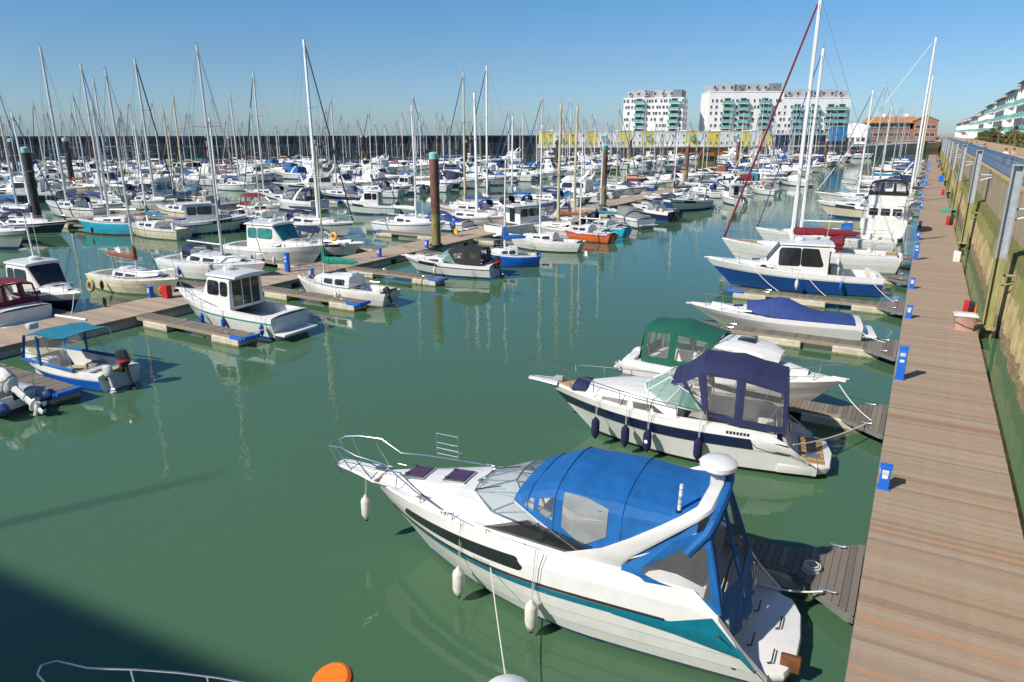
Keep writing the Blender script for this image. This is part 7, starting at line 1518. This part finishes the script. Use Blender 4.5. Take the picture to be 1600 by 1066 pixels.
# mooring lines of the nearer boats
for a, b, l_ in [((-2.2, 20.1, 1.0), (-.55, 24.0, .55), 'white line from the navy-canopied cruiser to the second finger'), ((-1.6, 25.7, 1.2), (-.4, 24.4, .55), 'dark bow line of the green-canopied cruiser'), ((-2.2, 36.4, .8), (-.5, 34.6, .55), 'white stern line of the covered speedboat'), ((-2.0, 47.4, 1.0), (-.5, 43.6, .55), 'white stern line of the blue-hulled cruiser'), ((-8.6, 45.5, 1.5), (-6.6, 43.4, .55), 'white bow spring of the blue-hulled cruiser'), ((-5.6, 46.2, 1.3), (-4.0, 43.4, .55), 'white midship spring of the blue-hulled cruiser'), ((-38.6, 20.3, 1.4), (-37.5, 19.4, .55), 'white bow line of the navy fishing boat'), ((-25.8, 22.5, .9), (-26.6, 21.4, .6), 'pale stern line of the green-trimmed pilothouse boat')]:
    rope(a, b, .12, .02, label=l_)
# buoy and its bracket on the rail at the bottom edge
f.parent = None
hb_ = [o for o in bpy.data.objects if o.name == 'horseshoe_buoy'][0]; hb_.location = at(519, 1066, 2.15); mb = MB(); M_ = Matrix.Rotation(R(15), 3, 'X')
mb.lathe((0, 0, 0), [(.02, -.09), (.24, -.09), (.285, -.05), (.285, .05), (.24, .09), (.02, .095)], ORANGEP, 20, M_); mb.torus((0, 0, 0), .288, .02, BTEAK, M_, 20); mb.build('cover', hb_)

# rows
row(P1X, 1.65, 1, 69, 292, .42, pitch=4.2, wm=(3, 3, 2, 2, 2, 1, 0, 1))
row(P1X, 1.65, -1, 47, 285, .55, pitch=4.3)
row(P2X, 1.3, 1, 52, 232, .62, pitch=4.3, skip=((57, 60.5),))
row(P2X, 1.3, -1, 20, 228, .6, pitch=4.3)
row(P3X, 1.3, 1, 40, 215, .5, pitch=4.5, wm=(2, 1, 2, 1, 2, 2, 5, 4))
row(P3X, 1.3, -1, 45, 212, .68, pitch=4.3)
row(P4X, 1.3, 1, 70, 190, .65, pitch=4.3); row(P4X, 1.3, -1, 70, 188, .7, pitch=4.3)
row(P5X, 1.3, 1, 95, 175, .65, pitch=4.3); row(P5X, 1.3, -1, 95, 172, .7, pitch=4.3)
row(P6X, 1.3, 1, 108, 160, .7, pitch=4.4)
# far boats alongside the right-hand jetty, beyond the flybridge yacht
for i, (y, k, px0) in enumerate([(92, 'arch10', 0), (101, 'canopy8', 0), (110, 'sloop11', 0), (119.5, 'pilot9', 0), (128, 'sloop9', 0), (137, 'sloop11', 0), (146, 'canopy8', 0), (155, 'sloop10', 0), (165, 'open8', 0), (174, 'sloop9', 0), (184, 'arch10', 0), (194, 'sloop10', 0), (205, 'pilot9', 0), (216, 'sloop9', 0), (228, 'canopy8', 0), (241, 'sloop10', 0), (256, 'canopy8', 0), (272, 'sloop9', 0)]):
    far = y > 125; L = LEN[k]; put(k, (-1.3, y), (-1.3-L, y-.2), far=far)
# boats lying stern-to along the far quay below the terrace
qd = (E1-E0).normalized(); qn = Vector((qd.y, -qd.x, 0)); ql = (E1-E0).length; t_ = 3.0
while t_ < ql-3:
    k_ = rb.choices(KS+KM, [2]*6+[3]*8)[0]; a_ = E0+qd*t_+qn*rb.uniform(2.6, 3.4); b_ = a_+qn*LEN[k_]; t_ += 4.2
    if rb.random() < .1: continue
    put(k_, (a_.x, a_.y), (b_.x, b_.y), far=True)
# ------------------------------------------------------------------ labels of the packed boats
for o, rm in recolor_first: recolor(o, rm)
ORD = ['first', 'second', 'third', 'fourth', 'fifth', 'sixth', 'seventh', 'eighth', 'ninth', 'tenth', 'eleventh', 'twelfth']
TYP = dict(sloop9='sloop', sloop10='larger sloop', sloop8='small sloop', sloop11='big sloop', sloopb='sloop without sprayhood', sloopbare='sloop with bare boom', canopy8='cruiser', bimini7='outboard boat', open8='sports cruiser with radar arch', cover7='covered speedboat', pilot7='small pilothouse boat', pilot9='pilothouse cruiser', fly11='flybridge yacht', arch10='big arch cruiser')
LM = [(-400, 60, 'by the left edge'), (60, 130, 'right of the dark left pile'), (130, 210, 'above the turquoise yacht'), (210, 300, 'above the sprayhood yacht'), (300, 370, 'left of the maroon canopy'), (370, 450, 'behind the maroon canopy'), (450, 540, 'by the tallest left mast'), (540, 620, 'left of the man in blue'), (620, 700, 'behind the rust-brown pile'), (700, 780, 'right of the rust-brown pile'), (780, 860, 'left of the cream masts'), (860, 935, 'behind the cream masts'), (935, 1010, 'by the green-capped pile'), (1010, 1090, 'below the left apartment block'), (1090, 1170, 'below the long white block'), (1170, 1240, 'left of the tall masts'), (1240, 1345, 'near the far footbridge'), (1345, 1470, 'along the far right jetty'), (1470, 3000, 'at the right')]
def band(k): return 'near row' if k < 75 else 'middle row' if k < 120 else 'far row' if k < 190 else 'farthest row'
def locof(q): return next((t for a, b, t in LM if q and a <= q[0] < b), 'far off')
seen = {}
for n, k, typ, hc, cc, sc_, mc, q, lab, grp in BOATS:
    n['group'] = grp or ('sailing yachts packed along the walkways' if typ == 'sail' else 'motorboats packed along the walkways')
    if lab: n['label'] = lab; continue
    mid = ('%s mast, ' % {'alu': 'grey', 'white': 'white', 'cream': 'cream'}[mc]) if typ == 'sail' else '%s stripe, ' % sc_
    body = '%s %s with %s canvas, ' % (hc, TYP[k].replace(' without sprayhood', '').replace(' with bare boom', '').replace(' with radar arch', ''), cc); tail = '%s %s' % (band(q[2]), locof(q))
    l_ = body+mid+tail
    if len(l_.split()) > 14: l_ = '%s %s, %s canvas, %s' % (hc, TYP[k].split(' with')[0], cc, tail)
    seen.setdefault(l_, []).append((q[0], n))
for l_, g in seen.items():
    g.sort(key=lambda t: t[0])
    for i, (_, n) in enumerate(g):
        n['label'] = l_ if len(g) == 1 else (('left ', 'right ')[i] if len(g) == 2 else ORD[min(i, 11)]+' ')+l_
fs_ = {}
for o in bpy.data.objects:
    if o.get('label', '').startswith('FPLOC'):
        q = proj(o.matrix_basis @ Vector((5, 0, .5))); sd_ = {'near': 'jetty side of the near walkway', 'far': 'far side of the near walkway', 'second': 'second walkway'}[o['label'].split()[1]]
        if q is None: o['label'] = 'finger pontoon beyond the left edge, '+sd_; continue
        fs_.setdefault('finger pontoon, %s, %s' % (sd_, locof(q)), []).append((q[0], o))
for l_, g in fs_.items():
    g.sort(key=lambda t: t[0])
    for i, (_, o) in enumerate(g): o['label'] = l_ if len(g) == 1 else ORD[min(i, 11)]+' '+l_
for o in list(bpy.data.objects):
    if o.parent is None and o.type in ('MESH', 'EMPTY') and not o.get('label') and not o.get('kind') and o.type == 'EMPTY' and not o.children: bpy.data.objects.remove(o)
